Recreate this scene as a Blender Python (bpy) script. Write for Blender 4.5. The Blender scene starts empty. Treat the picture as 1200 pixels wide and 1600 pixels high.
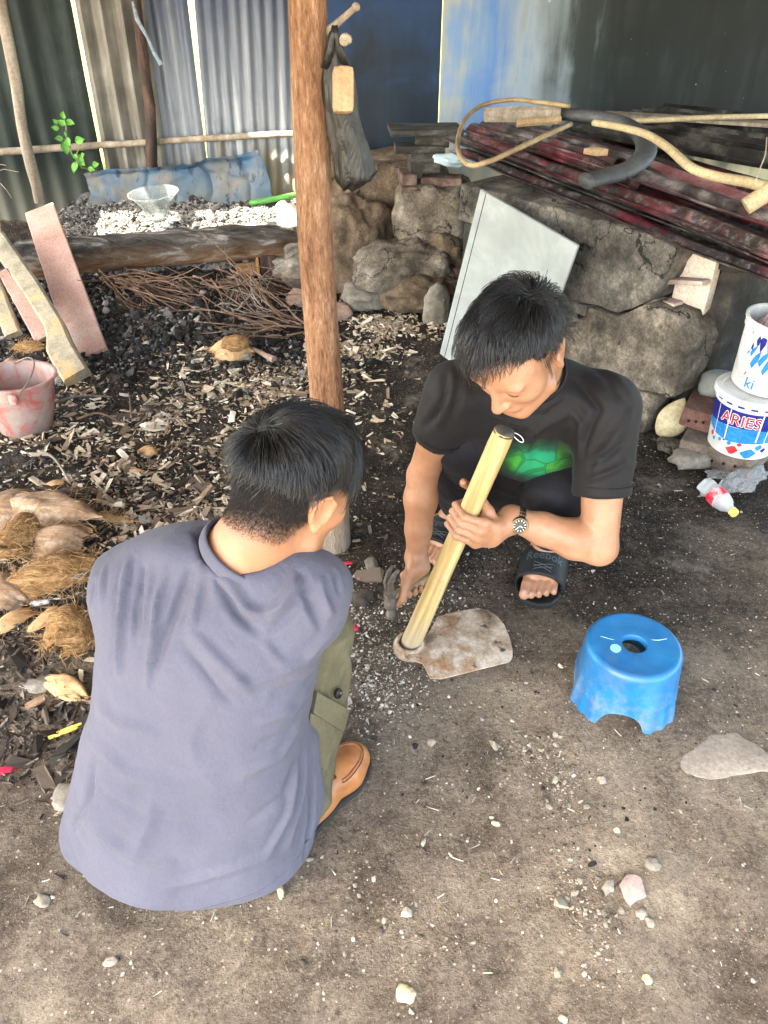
import bpy, bmesh, math, random
import numpy as np
from mathutils import Vector, Matrix
from mathutils.bvhtree import BVHTree

random.seed(7)
rng = np.random.default_rng(11)
SC = bpy.context.scene
COL = SC.collection
PI = math.pi

# ------------------------------------------------------------------ camera, sky, sun, exposure
CAM_H, PITCH, FPX = 1.5, math.radians(36.0), 1208.0
cam_d = bpy.data.cameras.new('camera')
cam = bpy.data.objects.new('camera', cam_d)
COL.objects.link(cam)
cam.location = (0, 0, CAM_H)
cam.rotation_euler = (PI / 2 - PITCH, 0, 0)
cam_d.sensor_fit = 'VERTICAL'
cam_d.sensor_height = 36.0
cam_d.sensor_width = 27.0
cam_d.lens = 36.0 * FPX / 1600.0
cam_d.clip_start = 0.05
cam_d.clip_end = 500
SC.camera = cam

SUN_DIR = Vector((-0.52, -0.36, 0.78)).normalized()     # towards the sun
SUN_EL = math.asin(SUN_DIR.z)
SUN_AZ = math.atan2(SUN_DIR.x, SUN_DIR.y)
world = bpy.data.worlds.new('World')
SC.world = world
world.use_nodes = True
wn = world.node_tree
bg = wn.nodes['Background']
sky = wn.nodes.new('ShaderNodeTexSky')
sky.sky_type = 'NISHITA'
sky.sun_disc = False
sky.sun_elevation = SUN_EL
sky.sun_rotation = SUN_AZ
sky.dust_density = 3.0
sky.air_density = 1.0
wn.links.new(sky.outputs[0], bg.inputs[0])
bg.inputs[1].default_value = 0.15
sun_d = bpy.data.lights.new('sun', 'SUN')
sun_d.energy = 4.5
sun_d.angle = math.radians(0.5)
sun_d.color = (1.0, 0.95, 0.87)
sun = bpy.data.objects.new('sun', sun_d)
COL.objects.link(sun)
sun.rotation_euler = SUN_DIR.to_track_quat('Z', 'Y').to_euler()
sun.location = (-4, -3, 8)

vs = SC.view_settings
vs.view_transform = 'Standard'
vs.look = 'None'
vs.gamma = 1.0
vs.use_curve_mapping = False
vs.exposure = 3.75
vs.use_white_balance = True
vs.white_balance_temperature = 7400
vs.white_balance_tint = 6
SC.render.engine = 'CYCLES'
SC.cycles.use_denoising = True
SC.cycles.max_bounces = 8
SC.cycles.sample_clamp_indirect = 6.0

# ------------------------------------------------------------------ placing helpers
CT, ST = math.cos(PITCH), math.sin(PITCH)


def ray(px, py):
    u, v = (px - 600) / FPX, (800 - py) / FPX
    return np.array([u, CT + v * ST, -ST + v * CT])


def at(px, py, z=0.0):
    d = ray(px, py)
    t = (z - CAM_H) / d[2]
    return np.array([0, 0, CAM_H]) + d * t


def atY(px, py, Y):
    d = ray(px, py)
    return np.array([0, 0, CAM_H]) + d * (Y / d[1])


def unit(v):
    v = np.asarray(v, float)
    return v / (np.linalg.norm(v) + 1e-12)


def lerp(a, b, t):
    return np.asarray(a, float) * (1 - t) + np.asarray(b, float) * t


def rotm(ax, ang):
    return np.array(Matrix.Rotation(ang, 3, Vector(ax)))


def eul(x=0, y=0, z=0):
    return rotm((0, 0, 1), z) @ rotm((0, 1, 0), y) @ rotm((1, 0, 0), x)


def frame(zax, xhint=(1, 0, 0)):
    z = unit(zax)
    x = np.asarray(xhint, float)
    x = unit(x - z * np.dot(x, z))
    return np.stack([x, np.cross(z, x), z], 1)


# vectorised value noise
def _hash(i, j, k, seed):
    h = (i * 374761393 + j * 668265263 + k * 2147483647 + seed * 974634777) & 0xFFFFFFFF
    h = ((h ^ (h >> 13)) * 1274126177) & 0xFFFFFFFF
    h = h ^ (h >> 16)
    return (h & 0xFFFF) / 65535.0


def vnoise(P, seed=0):
    P = np.asarray(P, float)
    I = np.floor(P).astype(np.int64)
    Fr = P - I
    Fr = Fr * Fr * (3 - 2 * Fr)
    r = 0
    for a in (0, 1):
        wa = Fr[..., 0] if a else 1 - Fr[..., 0]
        for b in (0, 1):
            wb = Fr[..., 1] if b else 1 - Fr[..., 1]
            for c in (0, 1):
                wc = Fr[..., 2] if c else 1 - Fr[..., 2]
                r = r + wa * wb * wc * _hash(I[..., 0] + a, I[..., 1] + b, I[..., 2] + c, seed)
    return r * 2 - 1


def fbm(P, oct=4, seed=0):
    P = np.asarray(P, float)
    s, a, r = 1.0, 0.5, 0
    for o in range(oct):
        r = r + a * vnoise(P * s + 17.3 * o, seed + o)
        s *= 2.03
        a *= 0.5
    return r


# ------------------------------------------------------------------ mesh helpers
def mesh_from(name, V, F, smooth=True):
    me = bpy.data.meshes.new(name)
    V = np.asarray(V, dtype=np.float32)
    if isinstance(F, np.ndarray):
        nf, k = F.shape
        me.vertices.add(len(V))
        me.vertices.foreach_set('co', V.ravel())
        me.loops.add(nf * k)
        me.loops.foreach_set('vertex_index', F.astype(np.int32).ravel())
        me.polygons.add(nf)
        me.polygons.foreach_set('loop_start', np.arange(0, nf * k, k, dtype=np.int32))
        me.update(calc_edges=True)
    else:
        me.from_pydata([tuple(v) for v in V.tolist()], [], F)
        me.update()
    me.validate()
    me.polygons.foreach_set('use_smooth', [bool(smooth)] * len(me.polygons))
    if smooth == 'auto':
        try:
            me.set_sharp_from_angle(angle=math.radians(38))
        except Exception:
            pass
    return me


class MB:
    def __init__(s):
        s.V, s.F, s.n = [], [], 0

    def add(s, V, F):
        V = np.asarray(V, float)
        s.V.append(V)
        s.F += [[i + s.n for i in f] for f in (F.tolist() if isinstance(F, np.ndarray) else F)]
        s.n += len(V)
        return s

    def verts(s):
        return np.concatenate(s.V)

    def box(s, c, size, R=None, bev=0.004, jit=0.0, seed=0, seg=1):
        bm = bmesh.new()
        bmesh.ops.create_cube(bm, size=1.0)
        for v in bm.verts:
            v.co = Vector((v.co.x * size[0], v.co.y * size[1], v.co.z * size[2]))
        if bev > 0:
            bmesh.ops.bevel(bm, geom=list(bm.edges), offset=min(bev, min(size) * .4), segments=seg, affect='EDGES', profile=.6)
        V = np.array([v.co[:] for v in bm.verts])
        F = [[v.index for v in f.verts] for f in bm.faces]
        bm.free()
        if jit:
            V = V + jit * np.stack([fbm(V * 9 + seed * 3.1 + q * 7, 3, q) for q in range(3)], 1)
        if R is not None:
            V = V @ np.asarray(R).T
        return s.add(V + np.asarray(c, float), F)

    def slab(s, c, size, R=None, n=(6, 6, 1), jit=.004, seed=0, freq=6, bev=.004):
        """subdivided box with rough faces"""
        bm = bmesh.new()
        bmesh.ops.create_cube(bm, size=1.0)
        for v in bm.verts:
            v.co = Vector((v.co.x * size[0], v.co.y * size[1], v.co.z * size[2]))
        if bev > 0:
            bmesh.ops.bevel(bm, geom=list(bm.edges), offset=min(bev, min(size) * .4), segments=2, affect='EDGES', profile=.6)
        for ax in range(3):
            for k in range(1, n[ax]):
                t = -size[ax] / 2 + size[ax] * k / n[ax]
                no = [0, 0, 0]; no[ax] = 1
                co = [0, 0, 0]; co[ax] = t
                bmesh.ops.bisect_plane(bm, geom=bm.verts[:] + bm.edges[:] + bm.faces[:], plane_co=co, plane_no=no)
        bm.verts.index_update()
        V = np.array([v.co[:] for v in bm.verts])
        F = [[v.index for v in f.verts] for f in bm.faces]
        bm.free()
        V = V + jit * np.stack([fbm(V * freq + seed * 3.1 + q * 7.7, 4, q) for q in range(3)], 1) * 2
        if R is not None:
            V = V @ np.asarray(R).T
        return s.add(V + np.asarray(c, float), F)

    def tube(s, pts, rad, n=8, caps=True, flat=None, hint=None):
        pts = np.asarray(pts, float)
        m = len(pts)
        rad = np.broadcast_to(np.asarray(rad, float), (m,)) if np.ndim(rad) <= 1 else np.asarray(rad)
        T = np.gradient(pts, axis=0)
        T /= np.linalg.norm(T, axis=1)[:, None] + 1e-12
        h = np.asarray(hint if hint is not None else ((0, 0, 1) if abs(T[0][2]) < .9 else (1, 0, 0)), float)
        V = []
        x = unit(h - T[0] * np.dot(h, T[0]))
        an = np.linspace(0, 2 * PI, n, endpoint=False)
        for i in range(m):
            x = unit(x - T[i] * np.dot(x, T[i]))
            y = np.cross(T[i], x)
            rx, ry = (rad[i], rad[i]) if np.ndim(rad[i]) == 0 else rad[i]
            V.append(pts[i] + np.outer(np.cos(an) * rx, x) + np.outer(np.sin(an) * ry, y))
        V = np.concatenate(V)
        F = []
        for i in range(m - 1):
            for j in range(n):
                a, b = i * n + j, i * n + (j + 1) % n
                F.append([a, b, b + n, a + n])
        if caps:
            F.append(list(range(n))[::-1])
            F.append([(m - 1) * n + j for j in range(n)])
        return s.add(V, F)

    def lathe(s, prof, n=32, c=(0, 0, 0), R=None, closed=False):
        an = np.linspace(0, 2 * PI, n, endpoint=False)
        V = []
        for r, z in prof:
            V.append(np.stack([np.cos(an) * r, np.sin(an) * r, np.full(n, z)], 1))
        V = np.concatenate(V)
        F = []
        m = len(prof)
        for i in range(m - 1 + (1 if closed else 0)):
            i2 = (i + 1) % m
            for j in range(n):
                F.append([i * n + j, i * n + (j + 1) % n, i2 * n + (j + 1) % n, i2 * n + j])
        if not closed:
            if prof[0][0] > 1e-6 and prof[0][0] < 1e5:
                pass
        if R is not None:
            V = V @ np.asarray(R).T
        return s.add(V + np.asarray(c, float), F)

    def ico(s, c, r, sub=2, R=None, amp=0.0, freq=3.0, seed=0, boxy=0.0):
        bm = bmesh.new()
        bmesh.ops.create_icosphere(bm, subdivisions=sub, radius=1.0)
        V = np.array([v.co[:] for v in bm.verts])
        F = [[v.index for v in f.verts] for f in bm.faces]
        bm.free()
        if boxy:
            e = 2 + boxy
            V = V / ((np.abs(V) ** e).sum(1) ** (1 / e))[:, None]
        if amp:
            V = V * (1 + amp * fbm(V * freq + seed * 5.3, 4, seed)[:, None] * 2)
        V = V * np.asarray(r, float)
        if R is not None:
            V = V @ np.asarray(R).T
        return s.add(V + np.asarray(c, float), F)

    def prism(s, poly, z0, z1):
        """poly: list of (x,y); top z1 may be function"""
        n = len(poly)
        V = [(x, y, z0) for x, y in poly] + [(x, y, z1) for x, y in poly]
        F = [list(range(n))[::-1], list(range(n, 2 * n))]
        for i in range(n):
            j = (i + 1) % n
            F.append([i, j, n + j, n + i])
        return s.add(V, F)


def put(o, label=None, cat=None, group=None, kind=None):
    if label: o['label'] = label
    if cat: o['category'] = cat
    if group: o['group'] = group
    if kind: o['kind'] = kind
    return o


def empty(name, loc, label=None, cat=None, group=None):
    o = bpy.data.objects.new(name, None)
    o.empty_display_size = .05
    COL.objects.link(o)
    o.location = tuple(np.asarray(loc, float))
    return put(o, label, cat, group)


ORI = {}


def link(name, mb, mat, parent=None, loc=None, smooth='auto', **kw):
    """mb: MB or (V, F) in world coordinates"""
    V, F = (mb.verts(), mb.F) if isinstance(mb, MB) else mb
    V = np.asarray(V, float)
    if loc is None:
        if parent is not None:
            loc = ORI.get(parent.name, np.array(parent.location))
        else:
            lo, hi = V.min(0), V.max(0)
            loc = np.array([(lo[0] + hi[0]) / 2, (lo[1] + hi[1]) / 2, lo[2]])
    loc = np.asarray(loc, float)
    me = mesh_from(name, V - loc, F, smooth)
    o = bpy.data.objects.new(name, me)
    COL.objects.link(o)
    if mat is not None:
        for m in (mat if isinstance(mat, (list, tuple)) else [mat]):
            me.materials.append(m)
    if parent is not None:
        o.parent = parent
        po = ORI.get(parent.name, np.array(parent.location))
        o.location = tuple(loc - po)
    else:
        o.location = tuple(loc)
    ORI[o.name] = loc
    put(o, **kw)
    return o


def text_verts(body, size=1.0):
    cu = bpy.data.curves.new('lettering', 'FONT')
    cu.body = body
    cu.size = size
    cu.align_x = 'CENTER'
    cu.align_y = 'CENTER'
    cu.resolution_u = 3
    cu.offset = size * .012
    ob = bpy.data.objects.new('lettering', cu)
    COL.objects.link(ob)
    bpy.context.view_layer.update()
    me = ob.evaluated_get(bpy.context.evaluated_depsgraph_get()).to_mesh()
    bm = bmesh.new()
    bm.from_mesh(me)
    bmesh.ops.triangulate(bm, faces=bm.faces[:])
    for _ in range(2):
        long = [e for e in bm.edges if e.calc_length() > size * .16]
        if long:
            bmesh.ops.subdivide_edges(bm, edges=long, cuts=1)
            bmesh.ops.triangulate(bm, faces=bm.faces[:])
    V = np.array([v.co[:] for v in bm.verts])
    F = [[v.index for v in f.verts] for f in bm.faces]
    bm.free()
    ob.to_mesh_clear()
    bpy.data.objects.remove(ob)
    bpy.data.curves.remove(cu)
    return V, F


# ------------------------------------------------------------------ materials
def srgb(r, g, b):
    f = lambda c: (c / 255 / 12.92) if c / 255 <= .04045 else ((c / 255 + .055) / 1.055) ** 2.4
    return (f(r), f(g), f(b), 1)


class NT:
    def __init__(s, name):
        s.m = bpy.data.materials.new(name)
        s.m.use_nodes = True
        s.t = s.m.node_tree
        s.b = s.t.nodes['Principled BSDF']
        s.tc = s.t.nodes.new('ShaderNodeTexCoord')

    def n(s, typ, ins=None, **props):
        nd = s.t.nodes.new('ShaderNode' + typ)
        for k, v in props.items():
            setattr(nd, k, v)
        for k, v in (ins or {}).items():
            s.set(nd.inputs[k], v)
        return nd

    def set(s, sock, v):
        if isinstance(v, bpy.types.NodeSocket):
            s.t.links.new(v, sock)
        else:
            if hasattr(sock.default_value, '__len__') and not isinstance(v, (tuple, list)):
                v = (v,) * len(sock.default_value)
            if hasattr(sock.default_value, '__len__') and len(sock.default_value) == 4 and len(v) == 3:
                v = tuple(v) + (1,)
            sock.default_value = v

    def coord(s, scale=(1, 1, 1), kind='Object', loc=(0, 0, 0), rot=(0, 0, 0)):
        mp = s.n('Mapping', {'Vector': s.tc.outputs[kind], 'Scale': scale, 'Location': loc, 'Rotation': rot})
        return mp.outputs[0]

    def noise(s, vec, scale, detail=6, rough=.6, dist=0.0, out=0):
        nd = s.n('TexNoise', {'Vector': vec, 'Scale': scale, 'Detail': detail, 'Roughness': rough, 'Distortion': dist})
        return nd.outputs[out]

    def ramp(s, fac, stops, interp='LINEAR'):
        nd = s.n('ValToRGB', {'Fac': fac})
        cr = nd.color_ramp
        cr.interpolation = interp
        while len(cr.elements) < len(stops):
            cr.elements.new(.5)
        for e, (p, c) in zip(cr.elements, stops):
            e.position = p
            if not hasattr(c, '__len__'):
                c = (c, c, c)
            e.color = tuple(c) if len(c) == 4 else tuple(c) + (1,)
        return nd.outputs[0]

    def mix(s, fac, a, b, mode='MIX'):
        nd = s.n('Mix', None, data_type='RGBA', blend_type=mode)
        s.set(nd.inputs[0], fac)
        s.set(nd.inputs[6], a)
        s.set(nd.inputs[7], b)
        return nd.outputs[2]

    def math(s, op, a, b=0.0, c=None, clamp=False):
        nd = s.n('Math', None, operation=op, use_clamp=clamp)
        s.set(nd.inputs[0], a)
        s.set(nd.inputs[1], b)
        if c is not None:
            s.set(nd.inputs[2], c)
        return nd.outputs[0]

    def bump(s, h, strength=.3, dist=.01, prev=None):
        nd = s.n('Bump', {'Height': h, 'Strength': strength, 'Distance': dist})
        if prev is not None:
            s.set(nd.inputs['Normal'], prev)
        return nd.outputs[0]

    def sep(s, vec):
        return s.n('SeparateXYZ', {'Vector': vec}).outputs

    def out(s, col=None, rough=.8, metal=0, spec=.3, normal=None, **kw):
        if col is not None: s.set(s.b.inputs['Base Color'], col)
        s.set(s.b.inputs['Roughness'], rough)
        s.set(s.b.inputs['Metallic'], metal)
        s.set(s.b.inputs['Specular IOR Level'], spec)
        if normal is not None: s.set(s.b.inputs['Normal'], normal)
        for k, v in kw.items():
            s.set(s.b.inputs[k.replace('_', ' ')], v)
        return s.m


def gritty(t, c, o, crack=3.2, cw=.012):
    """fine grain and a net of hairline cracks over a masonry colour; returns colour and a height for bump"""
    g1 = t.noise(o, 75, 6, .8)
    g2 = t.noise(o, 190, 4, .8)
    c = t.mix(1.0, c, t.ramp(t.math('ADD', t.math('MULTIPLY', g1, .55), t.math('MULTIPLY', g2, .45)), [(.34, .45), (.5, 1.0), (.66, 1.7)]), 'MULTIPLY')
    wv = t.n('VectorMath', {0: o, 1: t.n('VectorMath', {0: t.noise(o, 9, 5, .65, 0, 1), 'Scale': .16}, operation='SCALE').outputs[0]}, operation='ADD').outputs[0]
    ed = t.n('TexVoronoi', {'Vector': wv, 'Scale': crack}, feature='DISTANCE_TO_EDGE').outputs['Distance']
    line = t.math('MULTIPLY', t.math('LESS_THAN', ed, cw), t.math('GREATER_THAN', t.noise(t.coord(loc=(2, 2, 6)), 3.5, 3, .5), .47))
    c = t.mix(t.math('MULTIPLY', line, .85), c, (.012, .011, .010))
    h = t.math('SUBTRACT', t.math('ADD', t.math('MULTIPLY', g1, .6), t.math('MULTIPLY', g2, .35)), t.math('MULTIPLY', line, .8))
    return c, h


def pm(name, stops, scale=6, rough=.8, stretch=(1, 1, 1), bump=.3, bscale=40, bdist=.004, metal=0, spec=.3,
       spots=None, detail=8, dist=0.3, rot=(0, 0, 0), grain=(.55, 1.3), **kw):
    t = NT(name)
    v = t.coord(stretch, rot=rot)
    f = t.noise(v, scale, detail, .62, dist)
    c = t.ramp(f, stops)
    for sp in (spots or []):
        col, sc, lo, hi = sp
        sf = t.noise(t.coord(loc=(3.1 * sc, 1.7, .3)), sc, 6, .65)
        c = t.mix(t.ramp(sf, [(lo, 0.0), (hi, 1.0)]), c, col)
    bf = t.noise(v, bscale, 8, .65)
    gr = t.noise(t.coord(loc=(1.7, 4.1, 2.2)), max(70, bscale * 2.2), 5, .75)
    c = t.mix(1.0, c, t.ramp(gr, [(.25, grain[0]), (.75, grain[1])]), 'MULTIPLY')
    nrm = t.bump(bf, bump, bdist)
    rg = t.ramp(f, [(0, max(0, rough - .08)), (1, min(1, rough + .1))])
    return t.out(c, rg, metal, spec, nrm, **kw)
# ------------------------------------------------------------------ implicit surfaces for bodies and clothes
class Field:
    def __init__(s, lo, hi, h):
        s.lo = np.asarray(lo, float)
        s.h = h
        s.dim = np.ceil((np.asarray(hi, float) - s.lo) / h).astype(int) + 1
        s.D = np.full(s.dim, .2, np.float32)

    def win(s, lo, hi):
        a = np.clip(np.floor((np.asarray(lo) - s.lo) / s.h).astype(int), 0, s.dim)
        b = np.clip(np.ceil((np.asarray(hi) - s.lo) / s.h).astype(int) + 1, 0, s.dim)
        if (b <= a).any():
            return None
        g = [(s.lo[i] + s.h * np.arange(a[i], b[i])).astype(np.float32) for i in range(3)]
        return (slice(a[0], b[0]), slice(a[1], b[1]), slice(a[2], b[2])), (g[0][:, None, None], g[1][None, :, None], g[2][None, None, :])

    def op(s, prim, k=0.0, mode='add', pad=.05):
        f, lo, hi = prim
        w = s.win(np.asarray(lo) - pad, np.asarray(hi) + pad)
        if w is None:
            return s
        sl, (X, Y, Z) = w
        d = f(X, Y, Z).astype(np.float32)
        D = s.D[sl]
        if mode == 'add':
            if k > 0:
                hh = np.maximum(k - np.abs(D - d), 0) / k
                s.D[sl] = np.minimum(D, d) - hh * hh * k * .25
            else:
                s.D[sl] = np.minimum(D, d)
        elif mode == 'sub':
            if k > 0:
                d = -d
                hh = np.maximum(k - np.abs(D - d), 0) / k
                s.D[sl] = np.maximum(D, d) + hh * hh * k * .25
            else:
                s.D[sl] = np.maximum(D, -d)
        return s

    def add(s, *prims, k=0.0):
        for p in prims:
            s.op(p, k)
        return s

    def sub(s, *prims, k=0.0):
        for p in prims:
            s.op(p, k, 'sub')
        return s

    def chain(s, pts, k=0.02):
        for (a, ra), (b, rb) in zip(pts[:-1], pts[1:]):
            s.op(rc(a, ra, b, rb), k)
        return s

    def mesh(s):
        D = s.D
        ins = D < 0
        c = ins.astype(np.int8)
        sm = (c[:-1, :-1, :-1] + c[1:, :-1, :-1] + c[:-1, 1:, :-1] + c[:-1, :-1, 1:]
              + c[1:, 1:, :-1] + c[1:, :-1, 1:] + c[:-1, 1:, 1:] + c[1:, 1:, 1:])
        act = (sm > 0) & (sm < 8)
        idx = np.argwhere(act)
        cid = np.full(act.shape, -1, np.int32)
        cid[act] = np.arange(len(idx))
        corners = [(i, j, k) for i in (0, 1) for j in (0, 1) for k in (0, 1)]
        vals = np.stack([D[idx[:, 0] + a, idx[:, 1] + b, idx[:, 2] + e] for a, b, e in corners], 1).astype(np.float64)
        acc = np.zeros((len(idx), 3))
        cnt = np.zeros(len(idx))
        for p in range(8):
            for q in range(p + 1, 8):
                dp = np.array(corners[q]) - np.array(corners[p])
                if np.abs(dp).sum() != 1:
                    continue
                va, vb = vals[:, p], vals[:, q]
                m = (va < 0) != (vb < 0)
                t = np.where(m, va / np.where(m, va - vb, 1), 0)
                acc += m[:, None] * (np.array(corners[p]) + t[:, None] * dp)
                cnt += m
        V = s.lo + s.h * (idx + acc / cnt[:, None])
        F = []
        for ax in range(3):
            sa = [slice(1, -1)] * 3
            sa[ax] = slice(0, -1)
            sb = list(sa)
            sb[ax] = slice(1, None)
            A, B = ins[tuple(sa)], ins[tuple(sb)]
            for flip, m in ((0, A & ~B), (1, ~A & B)):
                q = np.argwhere(m)
                if not len(q):
                    continue
                off = np.ones(3, int)
                off[ax] = 0
                q = q + off
                u, v = [(1, 2), (2, 0), (0, 1)][ax]
                du = np.zeros(3, int); du[u] = 1
                dv = np.zeros(3, int); dv[v] = 1
                g = lambda w: cid[w[:, 0], w[:, 1], w[:, 2]]
                qs = [g(q - du - dv), g(q - dv), g(q), g(q - du)]
                F.append(np.stack(qs if not flip else qs[::-1], 1))
        F = np.concatenate(F)
        F = F[(F >= 0).all(1)]
        return V, F


def rc(a, ra, b, rb):
    a, b = np.asarray(a, float), np.asarray(b, float)
    ab = b - a
    L2 = float(ab @ ab) + 1e-12

    def f(X, Y, Z):
        t = ((X - a[0]) * ab[0] + (Y - a[1]) * ab[1] + (Z - a[2]) * ab[2]) / L2
        t = np.clip(t, 0, 1)
        return np.sqrt((X - a[0] - t * ab[0]) ** 2 + (Y - a[1] - t * ab[1]) ** 2 + (Z - a[2] - t * ab[2]) ** 2) - (ra + (rb - ra) * t)
    r = max(ra, rb)
    return f, np.minimum(a, b) - r, np.maximum(a, b) + r


def ell(c, r, R=None):
    c, r = np.asarray(c, float), np.asarray(r, float)
    R = np.eye(3) if R is None else np.asarray(R)

    def f(X, Y, Z):
        x, y, z = X - c[0], Y - c[1], Z - c[2]
        q = [(R[0, i] * x + R[1, i] * y + R[2, i] * z) for i in range(3)]
        k0 = np.sqrt((q[0] / r[0]) ** 2 + (q[1] / r[1]) ** 2 + (q[2] / r[2]) ** 2)
        k1 = np.sqrt((q[0] / r[0] ** 2) ** 2 + (q[1] / r[1] ** 2) ** 2 + (q[2] / r[2] ** 2) ** 2) + 1e-9
        return k0 * (k0 - 1) / k1
    e = np.sqrt(((R * r) ** 2).sum(1))
    return f, c - e, c + e


def rbox(c, half, R=None, rnd=.005):
    c, half = np.asarray(c, float), np.asarray(half, float)
    R = np.eye(3) if R is None else np.asarray(R)
    hb = half - rnd

    def f(X, Y, Z):
        x, y, z = X - c[0], Y - c[1], Z - c[2]
        q = [np.abs(R[0, i] * x + R[1, i] * y + R[2, i] * z) - hb[i] for i in range(3)]
        o = np.sqrt(sum(np.maximum(v, 0) ** 2 for v in q))
        return o + np.minimum(np.maximum(np.maximum(q[0], q[1]), q[2]), 0) - rnd
    e = (np.abs(R) * half).sum(1)
    return f, c - e, c + e


def loft(secs, expo=2.4, cap=.02):
    """secs: list of (center, a, b); one right/forward frame per section given as angle about the spine: (center, a, b, yaw)"""
    C = np.array([q[0] for q in secs], float)
    A = np.array([q[1] for q in secs], float)
    B = np.array([q[2] for q in secs], float)
    W = np.array([q[3] if len(q) > 3 else 0 for q in secs], float)
    ax = unit(C[-1] - C[0])
    T = (C - C[0]) @ ax

    def f(X, Y, Z):
        t = (X - C[0][0]) * ax[0] + (Y - C[0][1]) * ax[1] + (Z - C[0][2]) * ax[2]
        ip = lambda q: np.interp(t.ravel(), T, q).reshape(t.shape).astype(np.float32)
        cx, cy, cz, a, b, w = ip(C[:, 0]), ip(C[:, 1]), ip(C[:, 2]), ip(A), ip(B), ip(W)
        dx, dy, dz = X - cx, Y - cy, Z - cz
        cw, sw = np.cos(w), np.sin(w)
        # right axis r=(cos w, sin w,0); forward = perpendicular to r and spine
        u = dx * cw + dy * sw
        fx, fy, fz = ax[1] * 0 - ax[2] * sw, ax[2] * cw, ax[0] * sw - ax[1] * cw
        nn = np.sqrt(fx * fx + fy * fy + fz * fz)
        v = (dx * fx + dy * fy + dz * fz) / nn
        q = ((np.abs(u) / a) ** expo + (np.abs(v) / b) ** expo) ** (1 / expo)
        d = (q - 1) * np.minimum(a, b)
        e = np.maximum(T[0] - t, t - T[-1])
        k = cap
        hh = np.maximum(k - np.abs(d - e), 0) / k
        return np.maximum(d, e) + hh * hh * k * .25
    r = max(A.max(), B.max())
    return f, C.min(0) - r, C.max(0) + r


def cut(prim, p, n, k=.006):
    """keep the side of the plane (p, n) that n points away from"""
    f, lo, hi = prim
    n = unit(n)

    def g(X, Y, Z):
        d = f(X, Y, Z)
        e = (X - p[0]) * n[0] + (Y - p[1]) * n[1] + (Z - p[2]) * n[2]
        hh = np.maximum(k - np.abs(d - e), 0) / k
        return np.maximum(d, e) + hh * hh * k * .25
    return g, lo, hi


def multi(prims, k=.02):
    los = np.min([p[1] for p in prims], 0)
    his = np.max([p[2] for p in prims], 0)

    def g(X, Y, Z):
        D = None
        for f, _, _ in prims:
            d = f(X, Y, Z)
            if D is None:
                D = d
            else:
                hh = np.maximum(k - np.abs(D - d), 0) / k
                D = np.minimum(D, d) - hh * hh * k * .25
        return D
    return g, los, his


def vnormals(V, F):
    N = np.zeros_like(V)
    a, b, c = V[F[:, 0]], V[F[:, 1]], V[F[:, 2]]
    n = np.cross(b - a, c - a)
    for i in range(F.shape[1]):
        np.add.at(N, F[:, i], n)
    return N / (np.linalg.norm(N, axis=1)[:, None] + 1e-12)


def relax(V, F, it=2, w=.5):
    for _ in range(it):
        S = np.zeros_like(V)
        c = np.zeros(len(V))
        for i in range(4):
            a, b = F[:, i], F[:, (i + 1) % 4]
            np.add.at(S, a, V[b]); np.add.at(c, a, 1)
            np.add.at(S, b, V[a]); np.add.at(c, b, 1)
        V = V * (1 - w) + w * S / np.maximum(c, 1)[:, None]
    return V


def seg_dist(P, a, b):
    ab = b - a
    t = np.clip(((P - a) @ ab) / (ab @ ab + 1e-12), 0, 1)
    return np.linalg.norm(P - a - t[:, None] * ab, axis=1), t


def folds(V, F, items):
    """items: (polyline points in 3-D, width, amplitude): a ridge (or a furrow) of cloth along each line"""
    N = vnormals(V, F)
    disp = np.zeros(len(V))
    for pts, w, a in items:
        pts = np.asarray(pts, float)
        lo, hi = pts.min(0) - 5 * w, pts.max(0) + 5 * w
        m = np.where(((V > lo) & (V < hi)).all(1))[0]
        if not len(m):
            continue
        best = np.full(len(m), 9.0)
        par = np.zeros(len(m))
        ns = len(pts) - 1
        for i in range(ns):
            d, t = seg_dist(V[m], pts[i], pts[i + 1])
            b = d < best
            best[b] = d[b]
            par[b] = (i + t[b]) / ns
        env = np.sin(np.clip(par, .0, 1) * PI) ** .6
        x = best / w
        disp[m] += a * env * (1.25 * np.exp(-1.1 * x ** 1.25) - .30 * np.exp(-((x - 2.1) / .9) ** 2))
    return V + N * disp[:, None]


def make_bvh(V, F):
    return BVHTree.FromPolygons([tuple(v) for v in V.tolist()], F.tolist())


def hit(bvh, px, py):
    d = Vector(ray(px, py)).normalized()
    r = bvh.ray_cast(Vector((0, 0, CAM_H)), d)
    return np.array(r[0]) if r[0] is not None else None


def pix_lines(bvh, lines):
    out = []
    for pl, w, a in lines:
        pts = []
        for (x0, y0), (x1, y1) in zip(pl[:-1], pl[1:]):
            for t in np.linspace(0, 1, 5)[:-1]:
                h_ = hit(bvh, x0 + (x1 - x0) * t, y0 + (y1 - y0) * t)
                if h_ is not None:
                    pts.append(h_)
        h_ = hit(bvh, *pl[-1])
        if h_ is not None:
            pts.append(h_)
        if len(pts) > 1:
            out.append((pts, w, a))
    return out


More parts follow.
